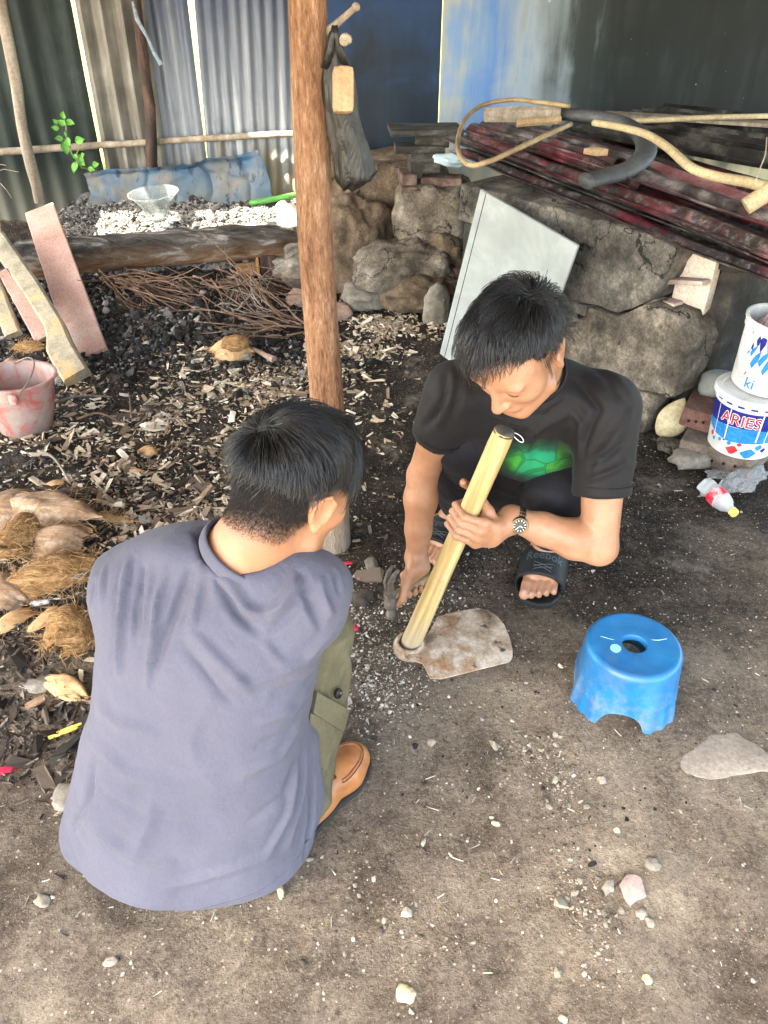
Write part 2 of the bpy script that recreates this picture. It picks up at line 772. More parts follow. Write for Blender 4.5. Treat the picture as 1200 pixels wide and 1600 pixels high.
# ------------------------------------------------------------------ anatomy
def head_prims(fl, c, R, s=1.0, ears=True):
    """c head centre, R columns right/forward/up"""
    g = lambda x, y, z: np.asarray(c) + R @ (np.array([x, y, z]) * s)
    q = lambda *r: np.array(r) * s
    fl.add(ell(g(0, -.012, .03), q(.074, .095, .088), R))
    fl.add(ell(g(0, .045, .012), q(.064, .052, .07), R), k=.03)
    fl.add(ell(g(0, .036, -.05), q(.056, .056, .062), R), k=.03)       # jaw
    fl.add(ell(g(0, .078, -.092), q(.022, .018, .018), R), k=.03)      # chin
    for sx in (-1, 1):
        fl.add(ell(g(sx * .046, .05, -.018), q(.024, .03, .024), R), k=.02)   # cheek
        fl.add(rc(g(sx * .05, .02, -.075), .02 * s, g(sx * .018, .078, -.096), .014 * s), k=.02)
        fl.add(ell(g(sx * .032, .081, .03), q(.027, .012, .009), R), k=.012)  # brow
        fl.sub(ell(g(sx * .033, .1, .012), q(.02, .016, .011), R), k=.014)
        fl.add(ell(g(sx * .033, .078, .011), q(.0165, .013, .012), R), k=.004)  # closed lid over the eye
    fl.add(rc(g(0, .09, .02), .0075 * s, g(0, .113, -.024), .0105 * s), k=.012)  # nose
    fl.add(ell(g(0, .112, -.026), q(.0125, .0115, .0105), R), k=.006)
    for sx in (-1, 1):
        fl.add(ell(g(sx * .0125, .1, -.029), q(.0085, .0105, .0085), R), k=.006)
        fl.sub(ell(g(sx * .006, .107, -.038), q(.0036, .005, .004), R), k=.003)
    fl.add(ell(g(0, .09, -.055), q(.027, .012, .014), R), k=.014)
    fl.add(ell(g(0, .0985, -.053), q(.02, .008, .0055), R), k=.004)      # lips
    fl.add(ell(g(0, .0965, -.0645), q(.017, .008, .0065), R), k=.004)
    fl.sub(rc(g(-.018, .1035, -.0588), .0015 * s, g(.018, .1035, -.0588), .0015 * s), k=.003)
    if ears:
        for sx in (-1, 1):
            Re = R @ rotm((0, 0, 1), sx * -.42) @ rotm((1, 0, 0), -.18)
            e = lambda x, y, z: g(sx * .0765, -.008, -.004) + Re @ (np.array([sx * x, y, z]) * s)
            fl.add(ell(e(.006, -.002, .004), q(.0065, .02, .03), Re), k=.008)
            fl.sub(ell(e(.0135, .003, .002), q(.006, .0115, .018), Re), k=.004)
            fl.add(ell(e(.004, .004, -.026), q(.0055, .0085, .0095), Re), k=.008)
            rim = [e(.01, .013, .006), e(.013, .011, .025), e(.015, -.003, .033), e(.017, -.017, .024), e(.0165, -.019, .006), e(.012, -.012, -.014)]
            fl.chain([(p, .0034 * s) for p in rim], k=.005)
            fl.add(ell(e(.008, .013, -.004), q(.004, .004, .006), Re), k=.004)


def grip_hand(fl, c, a, n, r, wrist, hr=.024, sc=1.0, thumb_up=True):
    """hand closed round a bar: c on the bar's axis, a along the bar (thumb side), n the way the knuckles show,
    r towards the palm's heel; every finger its own chain"""
    a, n, r = unit(a), unit(n), unit(r)
    k = .0065
    P = lambda x, y, z: np.asarray(c) + (r * x + n * y + a * z) * sc
    mc = []
    for i in range(4):
        z = .030 - .0195 * i
        ln = [.95, 1.06, 1.0, .84][i]
        rf = [.0088, .0092, .0088, .0078][i] * sc
        q = hr + .008
        p0 = P(q + .016, .016 + .004 * (i in (1, 2)), z * 1.05)
        p1 = P(.006, q + .004 * ln, z)
        p2 = P(-q * .98, .012, z - .002)
        p3 = P(-q * .72, -.018 * ln, z - .003)
        p4 = P(-.006, -q * .85 * ln, z - .003)
        mc.append(p0)
        fl.chain([(p0, rf * 1.08), (p1, rf), (p2, rf * .93), (p3, rf * .86), (p4, rf * .78)], k=.004)
    # palm
    w = np.asarray(wrist, float)
    for i, p0 in enumerate(mc):
        pb = P(hr + .045, -.012, .016 - .011 * i)
        fl.add(rc(p0, .0105 * sc, pb, .0145 * sc), k=.014)
        fl.add(rc(pb, .0145 * sc, w, .021 * sc), k=.02)
    fl.add(rc(P(hr + .012, -.008, .02), .014 * sc, P(hr + .03, -.014, -.02), .015 * sc), k=.016)
    # thumb
    t = 1 if thumb_up else .4
    fl.chain([(P(hr + .04, -.018, .016), .0145 * sc), (P(hr + .012, -hr * .9, .036), .0125 * sc), (P(-.016, -hr - .008, .046 + .012 * t), .0102 * sc),
              (P(-hr - .016, -hr * .45, .052 + .022 * t), .0092 * sc), (P(-hr - .014, .002, .054 + .03 * t), .0078 * sc)], k=.006)


def open_hand(fl, w, d, n, side, sc=1.0, curl=.5):
    """relaxed hand: w wrist, d pointing direction, n back-of-hand normal, side = direction of the thumb"""
    d, n, side = unit(d), unit(n), unit(side)
    P = lambda x, y, z: np.asarray(w) + (d * x + side * y + n * z) * sc
    for i in range(4):
        y = .028 - .019 * i
        L = [.07, .078, .072, .056][i]
        rf = [.0085, .0088, .0085, .0075][i] * sc
        x0 = .088 - .004 * abs(i - 1)
        p = [(P(x0, y, 0), rf * 1.05)]
        ang, x, z = 0, x0, 0
        for j, f in enumerate((.45, .32, .23)):
            ang += curl * (.9 if j else .6)
            x += math.cos(ang) * L * f
            z -= math.sin(ang) * L * f
            p.append((P(x, y, z), rf * (.95 - .09 * j)))
        fl.chain(p, k=.004)
        fl.add(rc(P(x0, y, 0), .0105 * sc, P(.02, y * .6, -.002), .015 * sc), k=.014)
    fl.add(rc(P(0, 0, 0), .022 * sc, P(.03, 0, -.002), .022 * sc), k=.02)
    fl.chain([(P(.03, .022, -.006), .0135 * sc), (P(.058, .045, -.014), .0115 * sc), (P(.084, .052, -.022), .0095 * sc), (P(.104, .05, -.032), .0078 * sc)], k=.006)


def foot_prims(fl, heel, toe, lat, ankle, sc=1.0):
    """bare foot on its sole: heel and middle-toe points at sole level, lat = direction of the big toe side"""
    heel, toe = np.asarray(heel, float), np.asarray(toe, float)
    d = unit(toe - heel)
    L = np.linalg.norm(toe - heel)
    lat = unit(lat)
    up = np.array([0, 0, 1.0])
    P = lambda x, y, z: heel + d * (x * L) + lat * y * sc + up * z * sc
    fl.add(rc(P(.12, 0, .03), .03 * sc, P(.3, -.004, .032), .032 * sc), k=.02)
    fl.add(rc(P(.3, .004, .04), .032 * sc, P(.68, .02, .024), .021 * sc), k=.025)
    fl.add(rc(P(.3, -.01, .03), .028 * sc, P(.66, -.024, .018), .017 * sc), k=.025)
    fl.add(rc(P(.68, .022, .02), .02 * sc, P(.68, -.024, .016), .016 * sc), k=.015)
    fl.add(rc(ankle, .033 * sc, P(.25, 0, .05), .036 * sc), k=.03)
    for i in range(5):
        y = .03 - .0165 * i
        r = [.0125, .0088, .0085, .008, .0078][i] * sc
        x0, x1, x2 = .7 - .01 * i, .85 - .028 * i, [1.0, .99, .955, .91, .865][i]
        fl.chain([(P(x0, y * .9, .018), r * 1.15), (P(x1, y, .0185), r), (P(x2, y * 1.02, .012), r * .98)], k=.004)
# ------------------------------------------------------------------ setting: ground, lawn, roof, sheet-metal walls
def smooth01(t):
    t = np.clip(t, 0, 1)
    return t * t * (3 - 2 * t)


def gh(x, y):
    """height of the yard"""
    x, y = np.asarray(x, float), np.asarray(y, float)
    P = np.stack([x, y, np.zeros_like(x)], -1)
    z = .022 * fbm(P * 1.7, 3, 3) + .016 * fbm(P * 5, 4, 5)
    left = smooth01((-.25 - x) / .8)
    z = z + .05 * left * smooth01((y - 2.9) / .9)                         # charcoal bank before the log
    z = z + .06 * left * np.exp(-((y - 2.1) / .7) ** 2) * smooth01((-.75 - x) / .5)
    z = z + .05 * np.exp(-(((x + 1.0) / .45) ** 2 + ((y - 1.75) / .4) ** 2))   # under the husks
    near = np.exp(-((x / 3.5) ** 4 + ((y - 2.8) / 3.6) ** 4))
    rough = fbm(P * 24, 4, 9)
    z = z + near * (.0065 * rough + .004 * np.maximum(0, fbm(P * 60, 3, 19)))
    z = z + near * left * .022 * fbm(P * 13, 4, 29)
    flat = np.exp(-(((x - .06) / .9) ** 2 + ((y - 1.45) / .75) ** 2))        # trodden place where the men squat
    return z * (1 - .6 * np.clip(flat, 0, 1))


def G(px, py, dz=0.0):
    p = at(px, py, 0)
    for _ in range(4):
        p = at(px, py, float(gh(p[0], p[1])) + dz)
    return p


outer = np.array([-160, -70, -30, -14, -8, -5.5, -4.2])
xs = np.concatenate([outer, np.linspace(-3.3, 3.3, 471), -outer[::-1]])
ys = np.concatenate([[-160, -70, -30, -14, -7, -3.5, -1.5, -.5], np.linspace(.1, 5.6, 393), [6.5, 8, 12, 25, 60, 160]])
XX, YY = np.meshgrid(xs, ys, indexing='ij')
ZZ = gh(XX, YY)
V = np.stack([XX, YY, ZZ], -1).reshape(-1, 3)
ny = len(ys)
I, J = np.meshgrid(np.arange(len(xs) - 1), np.arange(ny - 1), indexing='ij')
b = (I * ny + J).ravel()
Fq = np.stack([b, b + ny, b + ny + 1, b + 1], 1)

t = NT('packed_soil')
o = t.coord()
sx = t.sep(o)
big = t.noise(o, 1.9, 8, .62, .6)
mid = t.noise(o, 7, 9, .66, .5)
fine = t.noise(o, 60, 8, .7)
grit = t.noise(o, 210, 5, .75)
# dusty pale soil in the yard, sooty dark soil towards the hearth
far = t.math('MULTIPLY_ADD', sx[1], .72, -.80, clamp=True)
lf = t.math('MULTIPLY_ADD', sx[0], -.75, -.42, clamp=True)
soot = t.math('MAXIMUM', far, t.math('MULTIPLY', lf, t.math('MULTIPLY_ADD', sx[1], 1.2, -1.1, clamp=True)))
d = t.math('ADD', t.math('MULTIPLY', soot, .68), t.math('MULTIPLY', t.math('SUBTRACT', big, .5), 1.05))
d = t.math('ADD', d, t.math('MULTIPLY', t.math('SUBTRACT', mid, .5), .95))
dust = t.ramp(t.math('ADD', t.math('MULTIPLY', mid, .55), t.math('MULTIPLY', fine, .45)),
              [(.3, (.070, .053, .039)), (.45, (.165, .130, .098)), (.58, (.285, .232, .178)), (.75, (.44, .375, .30))])
dark = t.ramp(t.math('ADD', t.math('MULTIPLY', mid, .4), t.math('MULTIPLY', fine, .6)),
              [(.3, (.008, .0068, .0055)), (.48, (.026, .021, .0165)), (.64, (.080, .063, .048)), (.8, (.18, .148, .115))])
c = t.mix(t.ramp(d, [(.05, 0.0), (.42, 1.0)]), dust, dark)
c = t.mix(t.ramp(t.noise(t.coord(loc=(4, 2, 0)), 3.2, 7, .7), [(.54, 0.0), (.70, .65)]), c, (.30, .255, .20))
c = t.mix(t.ramp(t.noise(t.coord(loc=(9, 5, 0)), 15, 6, .7), [(.6, 0.0), (.7, .75)]), c, (.012, .011, .01))
c = t.mix(1.0, c, t.ramp(t.math('ADD', t.math('MULTIPLY', grit, .6), t.math('MULTIPLY', t.noise(o, 120, 6, .75), .4)), [(.32, .6), (.5, 1.0), (.68, 1.4)]), 'MULTIPLY')
pt = t.math('ADD', t.math('MULTIPLY', t.noise(t.coord(loc=(7, 3, 0)), 1.6, 6, .6, .8), .6), t.math('MULTIPLY', t.noise(t.coord(loc=(1, 9, 0)), 5.5, 8, .7, .4), .4))
c = t.mix(1.0, c, t.ramp(pt, [(.36, (.42, .40, .39)), (.47, (.86, .85, .84)), (.56, (1.1, 1.08, 1.05)), (.66, (1.42, 1.38, 1.3))]), 'MULTIPLY')
vo = t.n('TexVoronoi', {'Vector': o, 'Scale': 85.0, 'Randomness': 1.0})
sel = t.math('GREATER_THAN', t.sep(vo.outputs['Color'])[0], .86)
sp = t.math('MULTIPLY', sel, t.math('LESS_THAN', vo.outputs['Distance'], .24))
c = t.mix(t.math('MULTIPLY', sp, .8), c, t.ramp(t.sep(vo.outputs['Color'])[1], [(0, (.34, .29, .22)), (1, (.6, .54, .45))]))
vo2 = t.n('TexVoronoi', {'Vector': o, 'Scale': 240.0, 'Randomness': 1.0})
sel2 = t.math('GREATER_THAN', t.sep(vo2.outputs['Color'])[0], .80)
c = t.mix(t.math('MULTIPLY', t.math('MULTIPLY', sel2, t.math('LESS_THAN', vo2.outputs['Distance'], .34)), .6), c, (.36, .31, .25))
sel3 = t.math('GREATER_THAN', t.sep(vo2.outputs['Color'])[1], .93)
c = t.mix(t.math('MULTIPLY', t.math('MULTIPLY', sel3, t.math('LESS_THAN', vo2.outputs['Distance'], .4)), .6), c, (.02, .017, .014))
hgt = t.math('ADD', t.math('MULTIPLY', fine, .6), t.math('MULTIPLY', grit, .5))
nrm = t.bump(hgt, 1.0, .016)
M_SOIL = t.out(c, .93, 0, .15, nrm)
ground = link('ground', (V, Fq), M_SOIL, loc=(0, 0, 0), smooth=True, kind='structure')

# grass outside, behind the sheets
lx = np.linspace(-60, 60, 61)
ly = np.concatenate([np.linspace(5.75, 12, 20), [16, 25, 50, 90]])
LX, LY = np.meshgrid(lx, ly, indexing='ij')
LV = np.stack([LX, LY, gh(LX, LY) + .05 + .02 * fbm(np.stack([LX, LY, LX * 0], -1), 3, 2)], -1).reshape(-1, 3)
n2 = len(ly)
I, J = np.meshgrid(np.arange(len(lx) - 1), np.arange(n2 - 1), indexing='ij')
b = (I * n2 + J).ravel()
M_LAWN = pm('dry_grass', [(.3, (.10, .13, .025)), (.6, (.26, .27, .06)), (.8, (.4, .36, .14))], 9, .9, bump=.8, bscale=60, bdist=.05)
link('lawn', (LV, np.stack([b, b + n2, b + n2 + 1, b + 1], 1)), M_LAWN, loc=(0, 0, 0), smooth=True, kind='structure')

# unseen roof on rafters, shades the yard; openings placed to aim sun at ash
M_ROOF = pm('weathered_roof_sheet', [(.3, (.30, .26, .22)), (.6, (.42, .38, .33)), (.8, (.5, .47, .42))], 3, .6, bump=.2, metal=.2)
RZ = 2.36
tgt = at(318, 338, .25)
hole_c = tgt + np.array(SUN_DIR) * ((RZ - .25) / SUN_DIR.z)
hx, hy = .74, .34
X0, X1, Y0, Y1 = -4.6, 4.6, -0.75, 5.75
mb = MB()
ax0, ax1, ay0, ay1 = hole_c[0] - hx, hole_c[0] + hx, hole_c[1] - hy, hole_c[1] + hy
for (a0, a1, b0, b1) in ((X0, ax0, Y0, Y1), (ax1, X1, Y0, Y1), (ax0, ax1, Y0, ay0), (ax0, ax1, ay1 + .42, Y1),
                         (ax0 + .48, ax0 + .60, ay0, ay1), (ax0, ax1 - .30, ay1, ay1 + .42), (ax1 - .3, ax1 - .24, ay0, ay1)):
    mb.box(((a0 + a1) / 2, (b0 + b1) / 2, RZ + .01), (a1 - a0 - .002, b1 - b0 - .002, .012), bev=0)
roof = link('roof', mb, M_ROOF, loc=(0, 0, RZ), smooth=False, kind='structure')
for k, yy in enumerate((-.4, 1.85, 4.0, 5.5)):
    m2 = MB().box((0, yy, RZ - .05), (9.0, .06, .1), bev=.004)
    link('rafter', m2, M_ROOF, roof)


def corr(p0, w, h, wdir=(1, 0, 0), udir=(0, 0, 1), pitch=.09, amp=.011, step=7, ragged=0.0, seed=0, vstep=.12, warp=.01, trap=False):
    """corrugated sheet, two skins and an edge, ridges along udir"""
    wd, ud = unit(wdir), unit(udir)
    nd = np.cross(wd, ud)
    nw, nh = int(w / pitch * step) + 1, max(2, int(h / vstep)) + 1
    u = np.linspace(0, w, nw)
    v = np.linspace(0, 1, nh)
    U, Vv = np.meshgrid(u, v, indexing='ij')
    lo = ragged * np.abs(fbm(np.stack([U * 9, U * 0, U * 0 + seed], -1), 3, seed)) * 2
    hi = h - ragged * np.abs(fbm(np.stack([U * 7, U * 0 + 4, U * 0 + seed], -1), 3, seed + 1)) * 2
    Z = lo + (hi - lo) * Vv
    s = np.sin(U / pitch * 2 * PI)
    if trap:
        s = np.clip(s * 1.8, -1, 1)
    N = amp * s + warp * fbm(np.stack([U * 1.5, Z * 1.5, U * 0 + seed * 3.3], -1), 3, seed) * 2
    out = []
    for off in (0, .0016):
        out.append((np.asarray(p0, float) + U[..., None] * wd + Z[..., None] * ud + (N + off)[..., None] * nd).reshape(-1, 3))
    Vx = np.concatenate(out)
    I, J = np.meshgrid(np.arange(nw - 1), np.arange(nh - 1), indexing='ij')
    b = (I * nh + J).ravel()
    f1 = np.stack([b, b + nh, b + nh + 1, b + 1], 1)
    K = nw * nh
    ring = [i * nh for i in range(nw)] + [(nw - 1) * nh + j for j in range(1, nh)] + [i * nh + nh - 1 for i in range(nw - 2, -1, -1)] + [j for j in range(nh - 2, 0, -1)]
    r2 = np.roll(ring, -1)
    f2 = np.stack([ring, np.array(ring) + K, r2 + K, r2], 1)
    mb = MB()
    mb.add(Vx, np.concatenate([f1, f1[:, ::-1] + K, f2]))
    return mb


def tin(name, stops, soot_sky=None, spec=.4, streak=5.0, rough=.45, metal=.35, low=None, spots=None, xr=None, bump=.15):
    """sheet metal: streaks run down the sheet; xr = colours across the sheet, painted haze included; low = foot colour, bare metal and painted sun glow"""
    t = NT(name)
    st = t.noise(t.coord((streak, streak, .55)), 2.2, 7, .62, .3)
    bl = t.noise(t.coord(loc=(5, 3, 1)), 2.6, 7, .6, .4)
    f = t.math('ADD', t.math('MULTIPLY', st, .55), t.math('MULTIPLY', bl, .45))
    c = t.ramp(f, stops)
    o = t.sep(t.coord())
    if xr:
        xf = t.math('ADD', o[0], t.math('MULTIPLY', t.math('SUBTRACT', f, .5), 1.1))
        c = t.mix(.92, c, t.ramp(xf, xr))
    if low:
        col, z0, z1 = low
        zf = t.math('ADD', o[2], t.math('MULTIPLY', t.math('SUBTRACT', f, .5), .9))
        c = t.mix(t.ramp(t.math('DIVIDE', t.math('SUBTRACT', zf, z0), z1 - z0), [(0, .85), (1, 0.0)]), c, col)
    if soot_sky:
        z0, z1, col = soot_sky
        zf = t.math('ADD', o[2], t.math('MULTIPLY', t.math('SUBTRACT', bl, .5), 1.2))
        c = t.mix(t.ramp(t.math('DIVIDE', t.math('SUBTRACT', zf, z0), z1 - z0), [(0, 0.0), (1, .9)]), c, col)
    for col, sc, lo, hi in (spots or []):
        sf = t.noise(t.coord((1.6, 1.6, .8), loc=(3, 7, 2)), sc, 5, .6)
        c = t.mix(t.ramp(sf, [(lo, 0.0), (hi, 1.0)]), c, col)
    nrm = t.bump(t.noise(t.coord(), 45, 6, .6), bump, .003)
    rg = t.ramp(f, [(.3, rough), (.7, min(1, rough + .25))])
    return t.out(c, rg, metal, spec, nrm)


M_TINA = tin('sooty_green_tin', [(.3, (.006, .010, .009)), (.5, (.016, .024, .021)), (.7, (.06, .075, .065))], low=((.15, .145, .115), -.1, .42), rough=.5, metal=.1, spec=.25,
             spots=[((.4, .42, .38), 9, .72, .76)])
M_TINB = tin('brown_grey_tin', [(.34, (.06, .052, .043)), (.5, (.19, .175, .15)), (.66, (.40, .385, .35))], rough=.42, spots=[((.6, .58, .5), 22, .72, .76)])
M_TINC = tin('blue_grey_tin', [(.34, (.08, .095, .125)), (.5, (.23, .25, .285)), (.68, (.50, .52, .55))], soot_sky=(.62, 1.42, (.014, .028, .075)),
             low=((.50, .40, .19), .0, .50), rough=.36, streak=11, spots=[((.2, .13, .1), 5, .66, .76)])  # golden foot stands in for sun glow, painted on the sheet
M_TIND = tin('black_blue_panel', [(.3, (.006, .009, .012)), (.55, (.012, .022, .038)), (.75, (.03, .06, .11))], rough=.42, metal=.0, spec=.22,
             soot_sky=(.85, 1.7, (.02, .07, .20)), spots=[((.3, .32, .32), 16, .755, .78)])  # bluish top paints the sky's reflection on the panel
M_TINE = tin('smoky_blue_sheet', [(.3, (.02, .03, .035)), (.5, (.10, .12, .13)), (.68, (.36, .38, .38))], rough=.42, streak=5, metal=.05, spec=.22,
             xr=[(0, (.33, .36, .35)), (.10, (.18, .29, .48)), (.26, (.10, .22, .50)), (.46, (.28, .34, .40)), (.64, (.15, .185, .205)), (.80, (.022, .03, .03)), (.95, (.005, .008, .0075))],  # blue and pale bands put sky reflection and haze into the colour
             low=((.62, .56, .36), .36, .62), spots=[((.45, .46, .43), 14, .70, .74), ((.30, .20, .12), 7, .74, .78)])  # cream foot is sun glow put into the colour

fence = empty('sheet_metal_wall', (-1.6, 5.3, 0), 'back wall of sooty corrugated metal sheets nailed to poles and a rail', 'wall')
ORI[fence.name] = np.array((-1.6, 5.3, 0))
z0 = .0
link('corrugated_sheet', corr((-3.3, 5.31, z0), 1.50, 2.35, pitch=.13, amp=.012, seed=1), M_TINA, fence, loc=(-1.8, 5.3, 0), label='dark green sooty sheet')
link('corrugated_sheet', corr((-1.775, 5.27, z0), .40, 2.35, pitch=.115, amp=.02, seed=2, wdir=(1, -.01, 0), udir=(.012, 0, 1)), M_TINB, fence, loc=(-1.7, 5.3, 0), label='brown grey sheet with deep waves')
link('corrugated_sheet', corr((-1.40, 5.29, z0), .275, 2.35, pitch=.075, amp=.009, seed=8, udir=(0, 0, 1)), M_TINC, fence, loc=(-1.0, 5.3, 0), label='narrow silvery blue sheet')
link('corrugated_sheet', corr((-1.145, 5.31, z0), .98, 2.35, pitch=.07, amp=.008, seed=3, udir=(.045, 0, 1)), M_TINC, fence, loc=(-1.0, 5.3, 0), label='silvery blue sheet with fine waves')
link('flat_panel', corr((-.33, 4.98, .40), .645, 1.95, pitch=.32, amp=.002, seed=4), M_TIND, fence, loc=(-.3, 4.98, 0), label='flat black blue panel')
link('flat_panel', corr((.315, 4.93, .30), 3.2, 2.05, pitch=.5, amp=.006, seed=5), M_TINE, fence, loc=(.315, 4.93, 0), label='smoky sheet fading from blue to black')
# sheet behind, so that only slits of daylight stay between the sheets
M_POLE = pm('grey_weathered_wood', [(.3, (.16, .12, .09)), (.55, (.33, .27, .21)), (.75, (.5, .43, .35))], 5, .85, (3, 3, .4), .5, 30)
M_BURNT = pm('charred_wood', [(.3, (.010, .009, .009)), (.5, (.05, .03, .024)), (.7, (.16, .085, .06))], 5, .7, (3, 3, .5), .6, 30)


def pole(name, a, b, ra, rb, mat, parent, seed=0, n=10, wob=.012, **kw):
    tt = np.linspace(0, 1, 14)[:, None]
    pts = np.asarray(a) * (1 - tt) + np.asarray(b) * tt
    pts = pts + wob * np.stack([fbm(np.stack([tt[:, 0] * 4, tt[:, 0] * 0 + q * 5 + seed, tt[:, 0] * 0], 1), 3, q) for q in range(3)], 1) * 2
    r = (ra + (rb - ra) * tt[:, 0]) * (1 + .18 * fbm(np.stack([tt[:, 0] * 6, tt[:, 0] * 0 + seed, tt[:, 0]], 1), 3, 5))
    mb = MB().tube(pts, r, n)
    return link(name, mb, mat, parent, **kw)


pole('post', atY(60, 318, 5.12), atY(-22, -120, 5.2), .034, .034, M_POLE, fence, 1, label='grey weathered post')
pole('post', atY(241, 282, 5.16), atY(204, -140, 5.2), .036, .026, M_BURNT, fence, 2, wob=.02, label='dark burnt post')
ra, rb_ = atY(-30, 239, 5.21), atY(470, 209, 5.21)
pole('rail', ra, rb_, .022, .017, M_POLE, fence, 3, wob=.016, label='thin horizontal branch rail')
# a strip of torn plastic hanging from the dark post
M_STRIP = pm('dirty_plastic_strip', [(.3, (.05, .08, .14)), (.7, (.3, .36, .42))], 20, .4, bump=.3)
pts = [atY(207, 2, 5.12), atY(214, 30, 5.1), atY(232, 62, 5.1), atY(240, 82, 5.1), atY(252, 101, 5.1)]
put(link('plastic_strip', MB().tube(pts, [(.006, .002), (.012, .003), (.008, .003), (.010, .003), (.012, .004)], 6), M_STRIP),
    'torn strip of plastic hanging beside the burnt post', 'strip')
# ------------------------------------------------------------------ left back: ash bed, log, lumber
def grid_mesh(fx, n, m):
    u = np.linspace(0, 1, n)
    v = np.linspace(0, 1, m)
    U, Vv = np.meshgrid(u, v, indexing='ij')
    V = fx(U, Vv).reshape(-1, 3)
    I, J = np.meshgrid(np.arange(n - 1), np.arange(m - 1), indexing='ij')
    b = (I * m + J).ravel()
    return V, np.stack([b, b + m, b + m + 1, b + 1], 1)


# ash heap between the log and the wall
L0, L1 = at(28, 406, .205), at(462, 372, .21)


def ash_h(x, y):
    P = np.stack([x, y, x * 0], -1)
    yl = L0[1] + (x - L0[0]) / (L1[0] - L0[0]) * (L1[1] - L0[1])
    e = smooth01((y - yl + .02) / .30) * smooth01((x - (L0[0] - .35)) / .3) * smooth01((L1[0] + .12 - x) / .22)
    return -.03 + e * (.20 + .05 * fbm(P * 2.2, 3, 41) * 2 + .05 * fbm(P * 7, 4, 42) + .02 * fbm(P * 26, 3, 43)) + .02 * smooth01((y - 4.75) / .3) * e


def fx(U, Vv):
    x = L0[0] - .4 + U * (L1[0] + .2 - L0[0] + .4)
    y = 3.95 + Vv * 1.33
    return np.stack([x, y, ash_h(x, y)], -1)


t = NT('wood_ash')
o = t.coord()
s_ = t.sep(o)
f = t.noise(o, 4.5, 8, .65, .6)
g_ = t.noise(o, 26, 7, .7)
xm = t.math('MULTIPLY_ADD', s_[0], .55, .42)
q = t.math('ADD', t.math('ADD', t.math('MULTIPLY', f, .55), t.math('MULTIPLY', g_, .45)), t.math('MULTIPLY', t.math('SUBTRACT', xm, .0), .10))
c = t.ramp(q, [(.36, (.015, .016, .018)), (.46, (.10, .105, .11)), (.56, (.26, .25, .235)), (.72, (.46, .43, .39))])
M_ASH = t.out(c, .95, 0, .1, t.bump(t.noise(o, 55, 8, .75), .9, .02))
link('ash', grid_mesh(fx, 190, 110), M_ASH, loc=(-1.3, 4.7, 0), smooth=True, kind='structure')

# the log
t = NT('charred_log')
o = t.coord()
f = t.noise(t.coord((.7, 4, 4)), 5, 8, .65, .5)
z_ = t.sep(o)[2]
top = t.ramp(t.math('ADD', z_, t.math('MULTIPLY', t.math('SUBTRACT', f, .5), .22)), [(.0, 0.0), (.12, 1.0)])
bark = t.ramp(f, [(.3, (.05, .028, .016)), (.5, (.25, .135, .07)), (.7, (.45, .29, .17))])
char = t.ramp(f, [(.36, (.010, .010, .010)), (.52, (.07, .065, .06)), (.68, (.34, .32, .30))])
M_LOG = t.out(t.mix(top, bark, char), .85, 0, .2, t.bump(t.noise(t.coord((1, 4, 4)), 16, 8, .7), .9, .02))
tt = np.linspace(0, 1, 46)
ctr = L0 + (L1 - L0) * tt[:, None]
ax_ = unit(L1 - L0)
R_ = frame(ax_, (0, 0, 1))
an = np.linspace(0, 2 * PI, 26, endpoint=False)
V = []
for i, cc in enumerate(ctr):
    q = np.stack([np.cos(an), np.sin(an), np.full(26, tt[i] * 9)], 1)
    rr = .092 * (1 + .10 * fbm(q * 1.6, 4, 61) * 2 + .05 * fbm(q * np.array([5, 5, .6]), 3, 62) * 2) * (1 if 0 < i < 45 else .9)
    V.append(cc + np.outer(np.cos(an) * rr, R_[:, 0]) + np.outer(np.sin(an) * rr, R_[:, 1]))
V = np.concatenate(V)
F = [[i * 26 + j, i * 26 + (j + 1) % 26, (i + 1) * 26 + (j + 1) % 26, (i + 1) * 26 + j] for i in range(45) for j in range(26)]
F += [list(range(26))[::-1], [45 * 26 + j for j in range(26)]]
put(link('log', (V, F), M_LOG, loc=ctr[23] - np.array([0, 0, .08])), 'long charred log lying along the front of the ash heap', 'log')

M_CUT = pm('fresh_cut_wood', [(.3, (.36, .17, .06)), (.55, (.55, .3, .12)), (.75, (.68, .42, .2))], 9, .75, (1, 1, 1), .3, 40)
for (px, py, w, h, dpt, mat, lab) in ((418, 412, .085, .15, .1, M_BURNT, 'short dark chock with an orange cut end under the log end'),
                                      (386, 408, .13, .07, .09, M_CUT, 'orange block of cut wood under the log, left of the dark chock')):
    p = at(px, py + 12, .06)
    mb = MB().slab((p[0], p[1] + .03, h / 2), (w, dpt, h), eul(0, 0, .25), (3, 3, 3), .006, seed=int(px), bev=.012)
    e = link('chock', mb, mat)
    put(e, lab, 'wood block', 'chocks under the log')
    if mat is M_BURNT:
        link('cut_end', MB().slab((p[0] - .052, p[1] + .012, h / 2 + .004), (.012, dpt * .9, h * .9), eul(0, 0, .25), (1, 3, 3), .003, bev=.004), M_CUT, e)

# blue sheet leaning at the wall
M_TARP = tin('blue_painted_sheet', [(.34, (.006, .025, .06)), (.5, (.014, .075, .18)), (.66, (.06, .14, .21))], rough=.5, metal=.05, streak=2.2,
             low=((.09, .115, .12), .06, .40), spots=[((.14, .13, .11), 5, .5, .68), ((.01, .03, .06), 11, .56, .66)])
a, b, c_, d_ = atY(150, 345, 4.98), atY(428, 318, 5.04), atY(405, 236, 5.14), atY(128, 272, 5.12)


